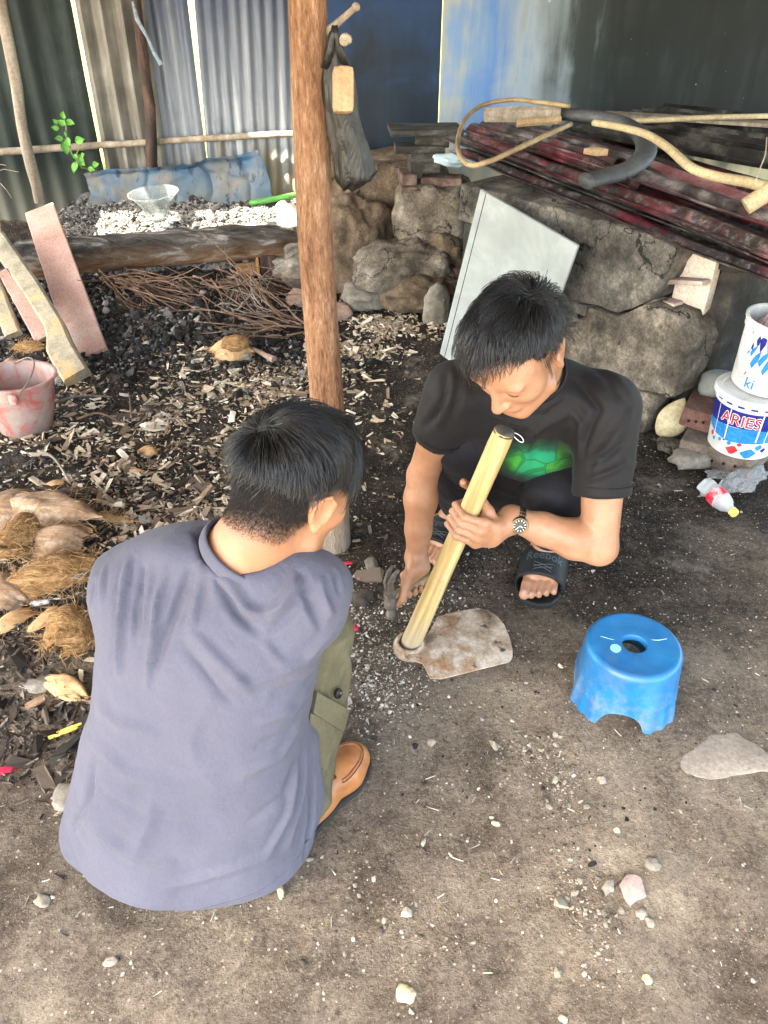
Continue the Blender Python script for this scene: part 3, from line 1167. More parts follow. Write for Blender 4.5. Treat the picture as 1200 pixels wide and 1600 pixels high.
def fx(U, Vv):
    P = (a * (1 - U[..., None]) + b * U[..., None]) * (1 - Vv[..., None]) + (d_ * (1 - U[..., None]) + c_ * U[..., None]) * Vv[..., None]
    q = np.stack([U * 4, Vv * 2, U * 0], -1)
    P = P + .024 * np.stack([fbm(q, 4, 71), fbm(q, 4, 72), .8 * fbm(q * 1.5, 4, 73)], -1) * 2
    for u0 in (.33, .66, .88):
        P[..., 1] += .014 * np.exp(-((U - u0 - .02 * Vv) / .012) ** 2)
    top = smooth01((Vv - .86) / .14) * (.02 + .025 * fbm(np.stack([U * 9, U * 0, U * 0], -1), 3, 74))
    P[..., 1] -= top * 1.4
    return P


V, F = grid_mesh(fx, 80, 28)
F = F[:, ::-1]
mb = MB().add(V, F).add(V + np.array([0, .004, 0]), F[:, ::-1])
put(link('blue_sheet', mb, M_TARP), 'crumpled blue painted sheet leaning at the foot of the back wall', 'sheet')

# green tube lying at the right end
M_GREEN = pm('green_bamboo', [(.3, (.05, .22, .05)), (.6, (.14, .42, .10)), (.8, (.3, .55, .2))], 4, .4, (1, 4, 4), .1, 30)
put(link('bamboo_tube', MB().tube([atY(390, 318, 4.95), atY(425, 312, 4.97), atY(472, 303, 5.0)], .018, 12), M_GREEN),
    'short green bamboo tube lying behind the brown post', 'bamboo')

# clear plastic bowl on the ash
M_CLEAR = NT('clear_plastic')
M_CLEAR = M_CLEAR.out((.72, .76, .76), .08, 0, .5, None, Transmission_Weight=.92, IOR=1.08)
pb = at(248, 338, .25)
prof = [(.0, .0), (.055, .0), (.062, .006), (.10, .105), (.150, .155), (.157, .158), (.157, .163), (.148, .162), (.096, .110), (.058, .010), (.0, .006)]
prof = [(r * .92, z * .92) for r, z in prof]
put(link('plastic_bowl', MB().lathe(prof, 40, pb + np.array([0, 0, -.015]), eul(.06, -.05, 0)), M_CLEAR),
    'clear plastic bowl with a wide rim standing on the ash', 'bowl')
M_LID = NT('cream_plastic').out((.75, .68, .55), .5)
put(link('crumpled_wrapper', MB().ico(atY(445, 330, 4.9), (.07, .05, .05), 3, None, .35, 2.4, 5), M_LID),
    'pale crumpled wrapper beside the green tube on the ash', 'wrapper')

# climbing plant coming through the wall
plant = empty('climbing_plant', atY(120, 270, 5.15), 'small green climbing plant growing through a gap in the back wall', 'plant')
ORI[plant.name] = np.array(plant.location)
M_LEAF = pm('fresh_leaf', [(.3, (.06, .20, .03)), (.6, (.14, .38, .06)), (.8, (.3, .55, .12))], 12, .5, bump=.3, bscale=30, Subsurface_Weight=0.0, Transmission_Weight=.0)
M_STEM = NT('green_stem').out((.16, .22, .07), .6)
st = [atY(152, 268, 5.24), atY(128, 262, 5.12), atY(112, 240, 5.1), atY(104, 215, 5.1), atY(103, 195, 5.12), atY(98, 178, 5.13)]
link('stem', MB().tube(st, [.006, .006, .005, .005, .004, .003], 6), M_STEM, plant)
link('stem', MB().tube([st[1], atY(120, 240, 5.06), atY(128, 222, 5.05)], [.004, .0035, .003], 6), M_STEM, plant)
for i, (px, py, s, an_) in enumerate([(99, 179, .05, 1.2), (110, 192, .055, -.3), (96, 192, .05, 2.6), (86, 200, .045, 2.9), (104, 210, .055, 1.3), (92, 217, .05, 3.0),
                                      (107, 222, .06, -1.2), (102, 232, .075, -1.4), (125, 219, .065, .2), (118, 245, .04, -.6), (128, 251, .08, -.9), (130, 243, .05, .6), (118, 262, .075, -1.9), (150, 257, .05, .2), (143, 265, .045, -.3), (86, 190, .035, 2.3)]):
    c = atY(px, py, 5.08 + .03 * math.sin(i * 2.1))
    d = np.array([math.cos(an_), -.35 + .3 * math.sin(i), math.sin(an_)])
    R_ = frame(d, (math.sin(i), -1, .4))
    n_, m_ = 7, 5

    def fx(U, Vv):
        w = .36 * np.sin(PI * U ** .75) * (Vv - .5) * 2
        return c + s * ((U - .5)[..., None] * R_[:, 2] + w[..., None] * R_[:, 1] + (.25 * np.abs(Vv - .5) - .2 * (U - .5) ** 2)[..., None] * R_[:, 0])
    V, F = grid_mesh(fx, n_, m_)
    link('leaf', MB().add(V, F), M_LEAF, plant, smooth=True)

# woven bamboo basket at the left edge
M_WOVEN = pm('split_bamboo', [(.3, (.42, .28, .12)), (.6, (.62, .45, .22)), (.8, (.75, .6, .36))], 14, .7, (1, 1, 3), .3, 40)
bk = at(-34, 384, .08)
basket = empty('basket', bk, 'straw coloured woven bamboo basket cut off by the left edge', 'basket')
ORI[basket.name] = bk
B_ = lambda ph, z: bk + np.array([math.cos(ph) * (.13 + .07 * z / .42), math.sin(ph) * (.13 + .07 * z / .42), z])
for k in range(16):
    ph = 2 * PI * k / 16
    link('stave', MB().tube([B_(ph, z) for z in (0, .1, .2, .3, .42)], [(.012, .003)] * 5, 6, hint=(-math.sin(ph), math.cos(ph), 0)), M_WOVEN, basket)
for j, z in enumerate((.02, .1, .18, .26, .34, .41)):
    r = .13 + .07 * z / .42 + .004
    mb = MB().tube([bk + np.array([math.cos(a_) * r, math.sin(a_) * r, z + .006 * math.sin(a_ * 8)]) for a_ in np.linspace(0, 2 * PI, 49)], [(.009, .004)] * 49, 6, caps=False)
    link('weaver', mb, M_WOVEN, basket)
tw = MB()
for k in range(7):
    p = bk + np.array([.12, -.05, .42])
    pts = [p]
    dd = unit([rng.normal(.6, .5), rng.normal(-.2, .3), rng.normal(.2, .4)])
    for q in range(6):
        dd = unit(dd + rng.normal(0, .35, 3) + np.array([0, 0, -.12]))
        pts.append(pts[-1] + dd * .045)
    tw.tube(pts, np.linspace(.003, .0015, 7), 5)
put(link('loose_roots', tw, M_POLE), 'wiry tangle of dry roots lying on the basket rim', 'roots')

# lumber leaning on the log
M_PINK = pm('pinkish_plank_wood', [(.3, (.28, .15, .115)), (.5, (.39, .24, .195)), (.72, (.52, .37, .32))], 3, .75, (1, 1, 1), .35, 50, spots=[((.3, .3, .27), 5, .6, .8)])
M_BEAM = pm('weathered_beam_wood', [(.3, (.17, .145, .10)), (.5, (.31, .265, .19)), (.72, (.46, .36, .23))], 5, .75, (2, 2, 1), .4, 50, spots=[((.55, .34, .14), 6, .56, .72)])


def plank(name, a, b, w0, w1, th, mat, label, up=(0, -.6, .8), grp='pieces of lumber leaning on the log', mids=None, wf=None):
    a, b = np.asarray(a), np.asarray(b)
    z = unit(b - a)
    R_ = frame(z, np.cross(z, unit(up)))
    n = 16
    mb = MB()
    tt = np.linspace(0, 1, n)
    V = []
    for i, t_ in enumerate(tt):
        w = (w0 + (w1 - w0) * t_) if wf is None else wf(t_)[0]
        off = 0 if wf is None else wf(t_)[1]
        c = a + (b - a) * t_ + R_[:, 0] * off
        e = th * .22
        pr = [(-w / 2, -th / 2 + e), (-w / 2 + e, -th / 2), (w / 2 - e, -th / 2), (w / 2, -th / 2 + e), (w / 2, th / 2 - e), (w / 2 - e, th / 2), (-w / 2 + e, th / 2), (-w / 2, th / 2 - e)]
        for x, y in pr:
            j = .0022 * float(vnoise(np.array([x * 40 + i * 1.7, y * 50, i * .9])))
            V.append(c + R_[:, 0] * (x + j) + R_[:, 1] * (y + j))
    F = [[i * 8 + k, i * 8 + (k + 1) % 8, (i + 1) * 8 + (k + 1) % 8, (i + 1) * 8 + k] for i in range(n - 1) for k in range(8)]
    F += [list(range(8))[::-1], [(n - 1) * 8 + k for k in range(8)]]
    mb.add(V, F)
    return put(link(name, mb, mat), label, 'lumber', grp)


plank('plank', G(141, 556, .012), at(62, 327, .40), .165, .155, .022, M_PINK, 'wide flat pinkish plank leaning on the charred log')
plank('shaped_beam', G(128, 586, .03), at(-6, 372, .36), .1, .12, .05, M_BEAM, 'greyish timber with a thicker carved foot, leaning beside the wide plank',
      wf=lambda q: (.115 - .04 * float(smooth01((q - .18) / .14)) + .02 * q, -.02 + .035 * float(smooth01((q - .16) / .16)) - .04 * max(0, q - .6)))
plank('board', G(70, 530, .02), at(6, 425, .28), .085, .05, .03, M_PINK, 'short pinkish board between the two grey timbers')
plank('batten', G(22, 524, .02), at(-22, 415, .3), .075, .08, .045, M_BEAM, 'short yellowish batten at the far left of the lumber')

# bucket
t = NT('pink_bucket_plastic')
o = t.coord()
f = t.noise(o, 9, 8, .65, .8)
c = t.ramp(f, [(.34, (.40, .045, .04)), (.45, (.42, .15, .13)), (.54, (.40, .27, .235)), (.7, (.42, .36, .31))])
c = t.mix(t.ramp(t.noise(o, 34, 8, .75), [(.48, 0.0), (.66, .8)]), c, (.33, .275, .23))
M_PAIL = t.out(c, .65, 0, .3, t.bump(t.noise(o, 40, 6, .6), .25, .003))
pb = G(42, 668)
pail = empty('bucket', pb, 'pinkish red cement stained plastic bucket with a wire handle at the left edge', 'bucket')
ORI[pail.name] = pb
H_, r0, r1 = .215, .095, .138
prof = [(.001, .0), (r0 - .006, .0), (r0, .006), (lerp(r0, r1, .33), H_ * .33), (lerp(r0, r1, .34) + .002, H_ * .345), (lerp(r0, r1, .9), H_ * .9), (r1 - .001, H_ * .965), (r1 + .008, H_ * .965), (r1 + .009, H_ * .995),
        (r1 + .004, H_), (r1 - .003, H_ - .002), (lerp(r0, r1, .5) - .004, H_ * .5), (r0 - .005, .008), (.001, .008)]
RT = eul(-.05, .04, 0)
link('shell', MB().lathe(prof, 44, pb, RT), M_PAIL, pail)
M_WIRE = NT('rusty_wire').out((.22, .17, .14), .5, .7)
hz = []
pa, pb2 = pb + np.array([.055, -.138, H_ * .88]), pb + np.array([-.055, .135, H_ * .88])
for q in np.linspace(0, PI, 15):
    m = (pa + pb2) / 2 + (pa - pb2) / 2 * math.cos(q)
    hz.append(m + np.array([.10, .02, .075]) * math.sin(q) * .9)
link('handle', MB().tube(hz, .0028, 6), M_WIRE, pail)
for q in (pa, pb2):
    link('handle_lug', MB().box(q, (.03, .014, .04), bev=.005), M_PAIL, pail)
# ------------------------------------------------------------------ brown post with bag, stone ledge, hearth, metal pile
t = NT('peeled_trunk')
v = t.coord((7, 7, 1.0))
f = t.noise(v, 5, 9, .68, .5)
f2 = t.noise(t.coord((2, 2, .8)), 4, 6, .6)
fl_ = t.noise(t.coord((22, 22, 5.5)), 7, 6, .7, .3)
q = t.math('ADD', t.math('MULTIPLY', f, .4), t.math('ADD', t.math('MULTIPLY', f2, .25), t.math('MULTIPLY', fl_, .35)))
c = t.ramp(q, [(.38, (.075, .036, .02)), (.46, (.23, .112, .060)), (.53, (.37, .195, .108)), (.62, (.60, .39, .25))])
lowz = t.ramp(t.math('ADD', t.sep(t.coord())[2], t.math('MULTIPLY', f2, .3)), [(.22, 1.0), (.5, 0.0)])
c = t.mix(lowz, c, t.ramp(q, [(.36, (.18, .135, .10)), (.5, (.34, .27, .21)), (.65, (.5, .42, .34))]))
M_TRUNK = t.out(c, .8, 0, .2, t.bump(t.math('ADD', t.math('MULTIPLY', f, .5), fl_), 1.0, .014))
pf = G(519, 866)
N_ = 40
tt = np.linspace(0, 1, N_)
zz = -.05 + 2.42 * tt
px_ = pf[0] + .004 * np.sin(zz * 5)
rr = np.interp(zz, [-.05, .1, .4, .9, 1.35, 2.4], [.055, .050, .046, .043, .042, .041])
an = np.linspace(0, 2 * PI, 28, endpoint=False)
V = []
for i in range(N_):
    q = np.stack([np.cos(an) * 1.2, np.sin(an) * 1.2, np.full(28, zz[i] * 2)], 1)
    r = rr[i] * (1 + .05 * fbm(q, 4, 81) * 2)
    V.append(np.stack([px_[i] + np.cos(an) * r, pf[1] + .05 + np.sin(an) * r, np.full(28, zz[i])], 1))
V = np.concatenate(V)
F = [[i * 28 + j, i * 28 + (j + 1) % 28, (i + 1) * 28 + (j + 1) % 28, (i + 1) * 28 + j] for i in range(N_ - 1) for j in range(28)] + [[(N_ - 1) * 28 + j for j in range(28)]]
PX, PY = pf[0], pf[1] + .05
post = put(link('wooden_post', (V, F), M_TRUNK, loc=(PX, PY, 0), smooth=True), 'thick reddish brown tree trunk post holding up the roof', 'post')
peg = [atY(505, 52, PY - .01), atY(522, 41, PY - .01), atY(540, 25, PY - .03), atY(556, 11, PY - .05)]
link('peg', MB().tube(peg, [.008, .008, .0065, .006], 8).ico(peg[-1], .009, 2, None, .1, 3, 2), M_POLE, post)

# bag hanging from the peg
t = NT('black_plastic_bag')
f = t.noise(t.coord((1, 1, .5)), 9, 8, .6, 1.0)
M_BAG = t.out(t.ramp(f, [(.3, (.006, .006, .0055)), (.6, (.018, .017, .015)), (.8, (.06, .056, .05))]), .34, 0, .45, t.bump(t.noise(t.coord((2, 2, .6)), 16, 8, .6, 1.5), .8, .012))
YB = PY - .03
top = atY(523, 44, YB)
bag = empty('plastic_bag', top, 'black plastic carrier bag hanging from the peg of the brown post', 'bag')
ORI[bag.name] = top
secs = [(500, 0, 0)]
rows = [(52, 516, 529), (75, 510, 536), (100, 507, 543), (125, 505, 551), (150, 506, 557), (175, 509, 561), (205, 514, 568), (235, 521, 577), (260, 525, 585), (276, 526, 588), (288, 529, 578), (296, 534, 560)]
fld = MB()
V = []
n = 64
an = np.linspace(0, 2 * PI, n, endpoint=False)
ry = np.linspace(0, len(rows) - 1, 34)
rows = [tuple(np.interp(q, np.arange(len(rows)), [r_[c_] for r_ in rows]) for c_ in range(3)) for q in ry]
for k, (py, xl, xr) in zip(ry, rows):
    L_, R2 = atY(xl, py, YB), atY(xr, py, YB)
    c = (L_ + R2) / 2
    hw = (R2[0] - L_[0]) / 2
    dp = min(hw * .8, .012 + .034 * smooth01(k / 5)) * (1 if k < 10 else .7)
    wob = 1 + .10 * fbm(np.stack([np.cos(an) * 2, np.sin(an) * 2, np.full(n, k * .35)], 1), 3, 91) * 2 + .05 * np.sin(an * 7 + k * .5) + .14 * np.abs(fbm(np.stack([np.cos(an) * 4, np.sin(an) * 4, np.full(n, k * .5)], 1), 3, 95))
    zoff = np.where(np.cos(an) > .2, .012 * (np.cos(an) - .2) * (k >= 9), 0)
    V.append(np.stack([c[0] + np.cos(an) * hw * wob, YB + np.sin(an) * dp * wob, c[2] + zoff + .004 * np.sin(an * 5 + k)], 1))
Vb = np.concatenate(V)
F = [[i * n + j, i * n + (j + 1) % n, (i + 1) * n + (j + 1) % n, (i + 1) * n + j] for i in range(len(rows) - 1) for j in range(n)]
F += [list(range(n))[::-1], [(len(rows) - 1) * n + j for j in range(n)]]
link('sack', MB().add(Vb, [f[::-1] for f in F]), M_BAG, bag, smooth=True)
hd = MB()
for xs_ in ((516, 509), (530, 541)):
    hd.tube([atY(523, 40, YB - .02), atY((523 + xs_[0]) / 2, 58, YB - .022), atY(xs_[0], 78, YB - .02), atY(xs_[1], 108, YB - .012)], [(.006, .004), (.006, .003), (.007, .003), (.010, .003)], 8)
link('handles', hd, M_BAG, bag, smooth=True)
M_BLOCK = pm('planed_beech', [(.3, (.33, .21, .11)), (.6, (.47, .32, .18)), (.8, (.58, .43, .27))], 7, .7, (3, 3, 1), .15, 50, spots=[((.3, .18, .1), 8, .6, .75)])
cb = atY(537, 141, YB - .035)
mb = MB().slab(cb, (.044, .05, .088), eul(-.25, .06, .12), (3, 3, 4), .0015, bev=.013)
e = put(link('wooden_block', mb, M_BLOCK), 'pale rounded wooden block sticking out of the black bag', 'wood block')
M_SNAIL = pm('dull_shell', [(.3, (.18, .13, .08)), (.7, (.5, .44, .33))], 20, .6)
pc = atY(539, 63, YB - .02)
mb = MB()
for k in range(22):
    a_ = k * .55
    r = .012 * (1 - k / 26)
    mb.ico(pc + np.array([math.cos(a_) * r * .7, -.002 - k * .0003, math.sin(a_) * r * .7]), .0075 * (1 - k / 34), 1)
put(link('snail_shell', mb, M_SNAIL, smooth=True), 'small round snail shell beside the bag strap', 'shell')

# ---- stone ledge in the middle
t = NT('mud_plaster')
o = t.coord()
f = t.noise(o, 7, 12, .74, .1)
c = t.ramp(f, [(.3, (.045, .036, .028)), (.5, (.17, .14, .11)), (.66, (.36, .32, .27)), (.8, (.52, .48, .42))])
c = t.mix(t.ramp(t.noise(t.coord(loc=(3, 8, 1)), 4, 7, .65), [(.52, 0.0), (.68, .85)]), c, (.035, .032, .03))
c, gh_ = gritty(t, c, o, 4.5, .010)
M_MUD = t.out(c, .92, 0, .15, t.bump(gh_, .8, .012, t.bump(t.noise(o, 28, 9, .72), .8, .02)))
t = NT('brown_mud')
o = t.coord()
f = t.noise(o, 7, 9, .66, .5)
c = t.ramp(f, [(.3, (.05, .036, .025)), (.55, (.16, .115, .08)), (.75, (.30, .235, .17))])
c, gh_ = gritty(t, c, o, 2.6, .008)
M_MUDB = t.out(c, .92, 0, .15, t.bump(gh_, .8, .012, t.bump(t.noise(o, 30, 9, .7), .7, .015)))
M_STONE = pm('river_stone', [(.3, (.12, .105, .085)), (.55, (.25, .22, .18)), (.75, (.42, .38, .32))], 7, .85, bump=.5, bscale=30, bdist=.008, spots=[((.045, .04, .036), 4, .55, .72)])
M_PSTONE = pm('pinkish_stone', [(.3, (.24, .15, .11)), (.55, (.40, .27, .21)), (.75, (.55, .42, .34))], 7, .85, bump=.4, bscale=30, bdist=.006)
ledge = empty('stone_ledge', (0.05, 4.4, 0), 'rough mud plastered stone ledge below the black panel', 'ledge')
ORI[ledge.name] = np.array((0.05, 4.4, 0))
for (c, r, bx, amp, mat, sd, rz, lab) in [
    (atY(592, 322, 4.62), (.36, .26, .27), 6.0, .06, M_MUDB, 1, .1, 'brown mud bank'),
    (atY(556, 385, 4.25), (.20, .24, .24), 1.2, .14, M_MUDB, 2, .4, 'sloping mud stone'),
    (atY(676, 362, 4.22), (.185, .20, .26), 6.0, .07, M_MUD, 3, -.2, 'pale plastered pedestal'),
    (atY(628, 425, 3.98), (.25, .20, .155), .8, .16, M_MUD, 4, .2, 'rounded plastered boulder'),
    (atY(690, 425, 4.08), (.16, .22, .20), 1.0, .16, M_MUDB, 5, .2, 'dark boulder'),
    (atY(655, 452, 3.86), (.20, .14, .10), .6, .18, M_MUDB, 9, -.1, 'low mud stone'),
    (atY(458, 352, 4.42), (.085, .12, .065), 6.0, .07, M_STONE, 6, .1, None),
    (atY(461, 385, 4.38), (.085, .12, .055), 6.0, .07, M_STONE, 7, .3, None),
    (atY(458, 412, 4.34), (.09, .12, .06), 6.0, .07, M_STONE, 8, -.2, None)]:
    kw = {'label': lab} if lab else {}
    link('stone', MB().ico(c, r, 5, eul(0, 0, rz), amp, 2.6, sd, bx), mat, ledge, smooth=True, **kw)

loose = [((571, 478), (.115, .10, .055), 1.5, M_STONE, 'flat grey stone at the foot of the ledge right of the post', .5),
         ((548, 452), (.10, .09, .05), 1.4, M_STONE, 'grey stone tucked behind the flat one right of the post', .2),
         ((526, 500), (.075, .05, .04), 1.8, M_PSTONE, 'pinkish brick fragment beside the post foot of the ledge', .4),
         ((470, 478), (.07, .06, .04), 1.8, M_PSTONE, 'pinkish stone left of the post by the twigs', -.4),
         ((466, 447), (.08, .07, .045), 1.2, M_STONE, 'brownish stone under the log end left of the post', .3),
         ((682, 506), (.065, .05, .11), .5, M_STONE, 'upright oval grey stone beside the grey board', .1)]
for i, ((px, py), r, bx, mat, lab, rz) in enumerate(loose):
    p = G(px, py)
    put(link('loose_stone', MB().ico(p + np.array([0, .02, r[2] * .75]), r, 4, eul(.05, .1, rz), .13, 2.2, 20 + i, bx), mat, smooth=True), lab, 'stone', 'stones at the foot of the ledge')

# bricks and boards stacked on the ledge
t = NT('sooty_brick')
f = t.noise(t.coord(), 9, 8, .65, .3)
c = t.ramp(f, [(.3, (.03, .026, .024)), (.5, (.13, .085, .07)), (.66, (.30, .20, .16)), (.8, (.45, .36, .3))])
M_BRICKS = t.out(c, .9, 0, .15, t.bump(t.noise(t.coord(), 40, 8, .7), .6, .006))
t = NT('pale_brick')
c = t.ramp(t.noise(t.coord(), 9, 8, .65, .3), [(.3, (.14, .11, .09)), (.5, (.36, .28, .24)), (.7, (.5, .43, .38))])
M_BRICKP = t.out(c, .9, 0, .15, t.bump(t.noise(t.coord(), 40, 8, .7), .6, .006))
M_SOOTW = pm('sooty_plank', [(.3, (.012, .012, .011)), (.5, (.05, .046, .04)), (.72, (.17, .16, .14))], 6, .8, (1, 4, 4), .5, 30)
bq = [((690, 283), (.205, .10, .05), 4.17, M_BRICKS, 'sooty brick at the upper right of the stack on the ledge', -.12),
      ((694, 300), (.205, .10, .05), 4.15, M_BRICKP, 'pale ended brick at the bottom right of the stack on the ledge', -.06),
      ((636, 275), (.075, .19, .05), 4.20, M_BRICKS, 'grey brick end at the upper left of the stack on the ledge', .1),
      ((637, 294), (.08, .19, .05), 4.18, M_BRICKS, 'dark brick end at the bottom left of the stack on the ledge', .05)]
for (p2, sz, Y, mat, lab, rz) in bq:
    put(link('brick', MB().slab(atY(*p2, Y), sz, eul(0, 0, rz), (4, 3, 2), .002, seed=int(p2[0]), bev=.006), mat), lab, 'brick', 'bricks stacked on the ledge')
bd = [((663, 249), (.15, .12, .105), 4.2, 'thick sooty wood block standing on the bricks of the ledge', .1),
      ((655, 231), (.25, .13, .035), 4.2, 'dark board resting on the thick wood block', .06),
      ((676, 218), (.17, .12, .055), 4.24, 'dark middle block under the topmost board', -.1),
      ((664, 202), (.36, .22, .028), 4.26, 'topmost wide sooty board of the stack on the ledge', .07)]
for (p2, sz, Y, lab, rz) in bd:
    put(link('sooty_board', MB().slab(atY(*p2, Y), sz, eul(0, 0, rz), (6, 3, 2), .003, seed=int(p2[1]), bev=.005), M_SOOTW), lab, 'board', 'boards stacked on the ledge')

# ---- concrete hearth: A left corner, B near corner
A_, B_c = np.array([.36, 3.44, 0]), np.array([1.07, 2.52, 0])
du = unit(B_c - A_)
dn = np.array([du[1], -du[0], 0])       # away from the viewer? fixed below
if dn[1] < 0:
    dn = -dn
LEN = np.linalg.norm(B_c - A_)
HR = np.stack([du, dn, np.array([0, 0, 1.0])], 1)
hp = lambda s, d, z: A_ + du * s + dn * d + np.array([0, 0, z])
t = NT('hearth_concrete')
o = t.coord()
f = t.noise(o, 6, 12, .74, .0)
c = t.ramp(f, [(.34, (.035, .032, .028)), (.5, (.125, .112, .096)), (.6, (.25, .222, .188)), (.72, (.44, .40, .34))])
c = t.mix(t.ramp(t.noise(t.coord((1, 1, 1.0), loc=(6, 2, 4)), 3.2, 7, .6), [(.5, 0.0), (.68, .85)]), c, (.03, .028, .026))
c = t.mix(t.ramp(t.noise(t.coord((2.5, 2.5, 1)), 26, 5, .7), [(.66, 0.0), (.74, .8)]), c, (.5, .43, .33))
c, gh_ = gritty(t, c, o, 3.4, .010)
M_HEARTH = t.out(c, .9, 0, .2, t.bump(gh_, .8, .012, t.bump(t.noise(o, 24, 12, .75), .8, .02)))
M_HSOOT = pm('soot_black_concrete', [(.3, (.012, .011, .010)), (.52, (.045, .041, .037)), (.72, (.13, .115, .10))], 5, .85, bump=.6, bscale=24, bdist=.012)
t = NT('brown_old_concrete')
o = t.coord()
f = t.noise(o, 6, 12, .74, .0)
c = t.ramp(f, [(.34, (.045, .038, .030)), (.5, (.150, .126, .10)), (.64, (.36, .31, .245))])
c = t.mix(t.ramp(t.noise(t.coord(loc=(3, 1, 7)), 5, 8, .7), [(.52, 0.0), (.66, .85)]), c, (.035, .031, .027))
c, gh_ = gritty(t, c, o, 3.0, .012)
M_HBROWN = t.out(c, .9, 0, .18, t.bump(gh_, .8, .012, t.bump(t.noise(o, 24, 12, .75), .8, .02)))
hearth = empty('concrete_hearth', hp(LEN / 2, .2, 0), 'cracked sooty concrete hearth carrying the pile of metal sheets', 'hearth')
ORI[hearth.name] = hp(LEN / 2, .2, 0)
core = MB().slab(hp(LEN / 2 - .03, .58, .30), (LEN - .10, .95, .60), HR, (4, 4, 3), .006, bev=.01)
link('core', core, M_HSOOT, hearth)


def hblock(poly, d0, d1, mat, seed, lab=None, amp=.0045):
    """block of the hearth face: outline (s, z) in the face, from depth d0 (front) to d1"""
    n = len(poly)
    bm = bmesh.new()
    vs_ = [bm.verts.new((x, 0, z)) for x, z in poly]
    f_ = bm.faces.new(vs_)
    r = bmesh.ops.extrude_face_region(bm, geom=[f_])
    for e in r['geom']:
        if isinstance(e, bmesh.types.BMVert):
            e.co.y += d1 - d0
    bmesh.ops.recalc_face_normals(bm, faces=bm.faces[:])
    bmesh.ops.bevel(bm, geom=bm.edges[:], offset=.007, segments=2, affect='EDGES', profile=.6)
    lo = [min(p[0] for p in poly), 0, min(p[1] for p in poly)]
    hi = [max(p[0] for p in poly), d1 - d0, max(p[1] for p in poly)]
    for ax in range(3):
        k = max(1, int((hi[ax] - lo[ax]) / .022)) if ax != 1 else 6
        for q in range(1, k):
            co = [0, 0, 0]; co[ax] = lo[ax] + (hi[ax] - lo[ax]) * q / k
            no = [0, 0, 0]; no[ax] = 1
            bmesh.ops.bisect_plane(bm, geom=bm.verts[:] + bm.edges[:] + bm.faces[:], plane_co=co, plane_no=no)
    bm.verts.index_update()
    V = np.array([v.co[:] for v in bm.verts])
    F = [[v.index for v in f.verts] for f in bm.faces]
    bm.free()
    V = V + amp * 2 * np.stack([fbm(V * 5 + seed * 2.7 + q * 9, 4, q) for q in range(3)], 1)
    V = V + .005 * np.stack([fbm(V * 22 + seed + q * 9, 4, q) for q in range(3)], 1) * 2
    W = A_ + V[:, :1] * du + (V[:, 1:2] + d0) * dn + V[:, 2:] * np.array([0, 0, 1.0])
    kw = {'label': lab} if lab else {}
    return link('block', (W, F), mat, hearth, smooth=True, **kw)


hblock([(-.01, 0), (.20, 0), (.19, .55), (-.01, .55)], -.01, .4, M_HSOOT, 2, 'soot black left pier')
hblock([(-.02, .56), (.43, .55), (.50, .442), (.62, .406), (.86, .416), (.985, .50), (1.04, .66), (1.05, .715), (.5, .72), (-.02, .71)], -.035, .5, M_HEARTH, 3, 'long cracked slab at the top')
hblock([(.53, .41), (.565, .352), (.715, .352), (.722, .398), (.62, .398)], -.022, .25, M_HEARTH, 10, 'small wedge stone')
hblock([(.48, .175), (.82, .137), (1.165, .195), (1.175, .40), (1.12, .478), (.99, .492), (.868, .409), (.735, .398), (.725, .345), (.545, .342)], -.038, .4, M_HBROWN, 4, 'broad brown middle block')
hblock([(.48, 0), (.842, 0), (.85, .128), (.48, .164)], -.028, .4, M_HBROWN, 5)
hblock([(.852, -.02), (1.07, -.02), (1.10, .172), (.858, .127)], -.034, .4, M_HBROWN, 6)
# right flank, running back from the near corner
hblock([(1.02, -.02), (1.12, -.02), (1.15, .18), (1.05, .16)], .10, .95, M_HSOOT, 7, 'dark flank foot')
hblock([(1.10, .20), (1.19, .22), (1.19, .62), (1.14, .70), (1.10, .48)], .14, 1.1, M_HSOOT, 8, 'dark flank')
hblock([(1.0, .62), (1.19, .62), (1.19, .71), (1.0, .71)], .12, 1.0, M_HSOOT, 9)
# broken corner: sunlight inside put into a pale piece, beside brick bits
M_PALE = pm('sunlit_corner_and_wire', [(.3, (.62, .5, .4)), (.7, (.78, .66, .55))], 6, .8, bump=.15)
link('sunlit_piece', MB().slab(hp(1.06, .11, .56), (.13, .05, .21), HR @ rotm((0, 0, 1), .1), (3, 2, 3), .003, seed=4), M_PALE, hearth, label='pale pinkish piece coloured as sunlight in the broken corner')
link('brick_piece', MB().slab(hp(.99, .045, .476), (.13, .06, .035), HR @ rotm((0, 1, 0), -.12), (3, 2, 2), .004, seed=5, bev=.008), M_BRICKP, hearth)
link('brick_piece', MB().slab(hp(1.06, .05, .575), (.15, .05, .016), HR @ rotm((0, 1, 0), -.22), (3, 2, 2), .003, seed=6, bev=.005), M_BRICKP, hearth)

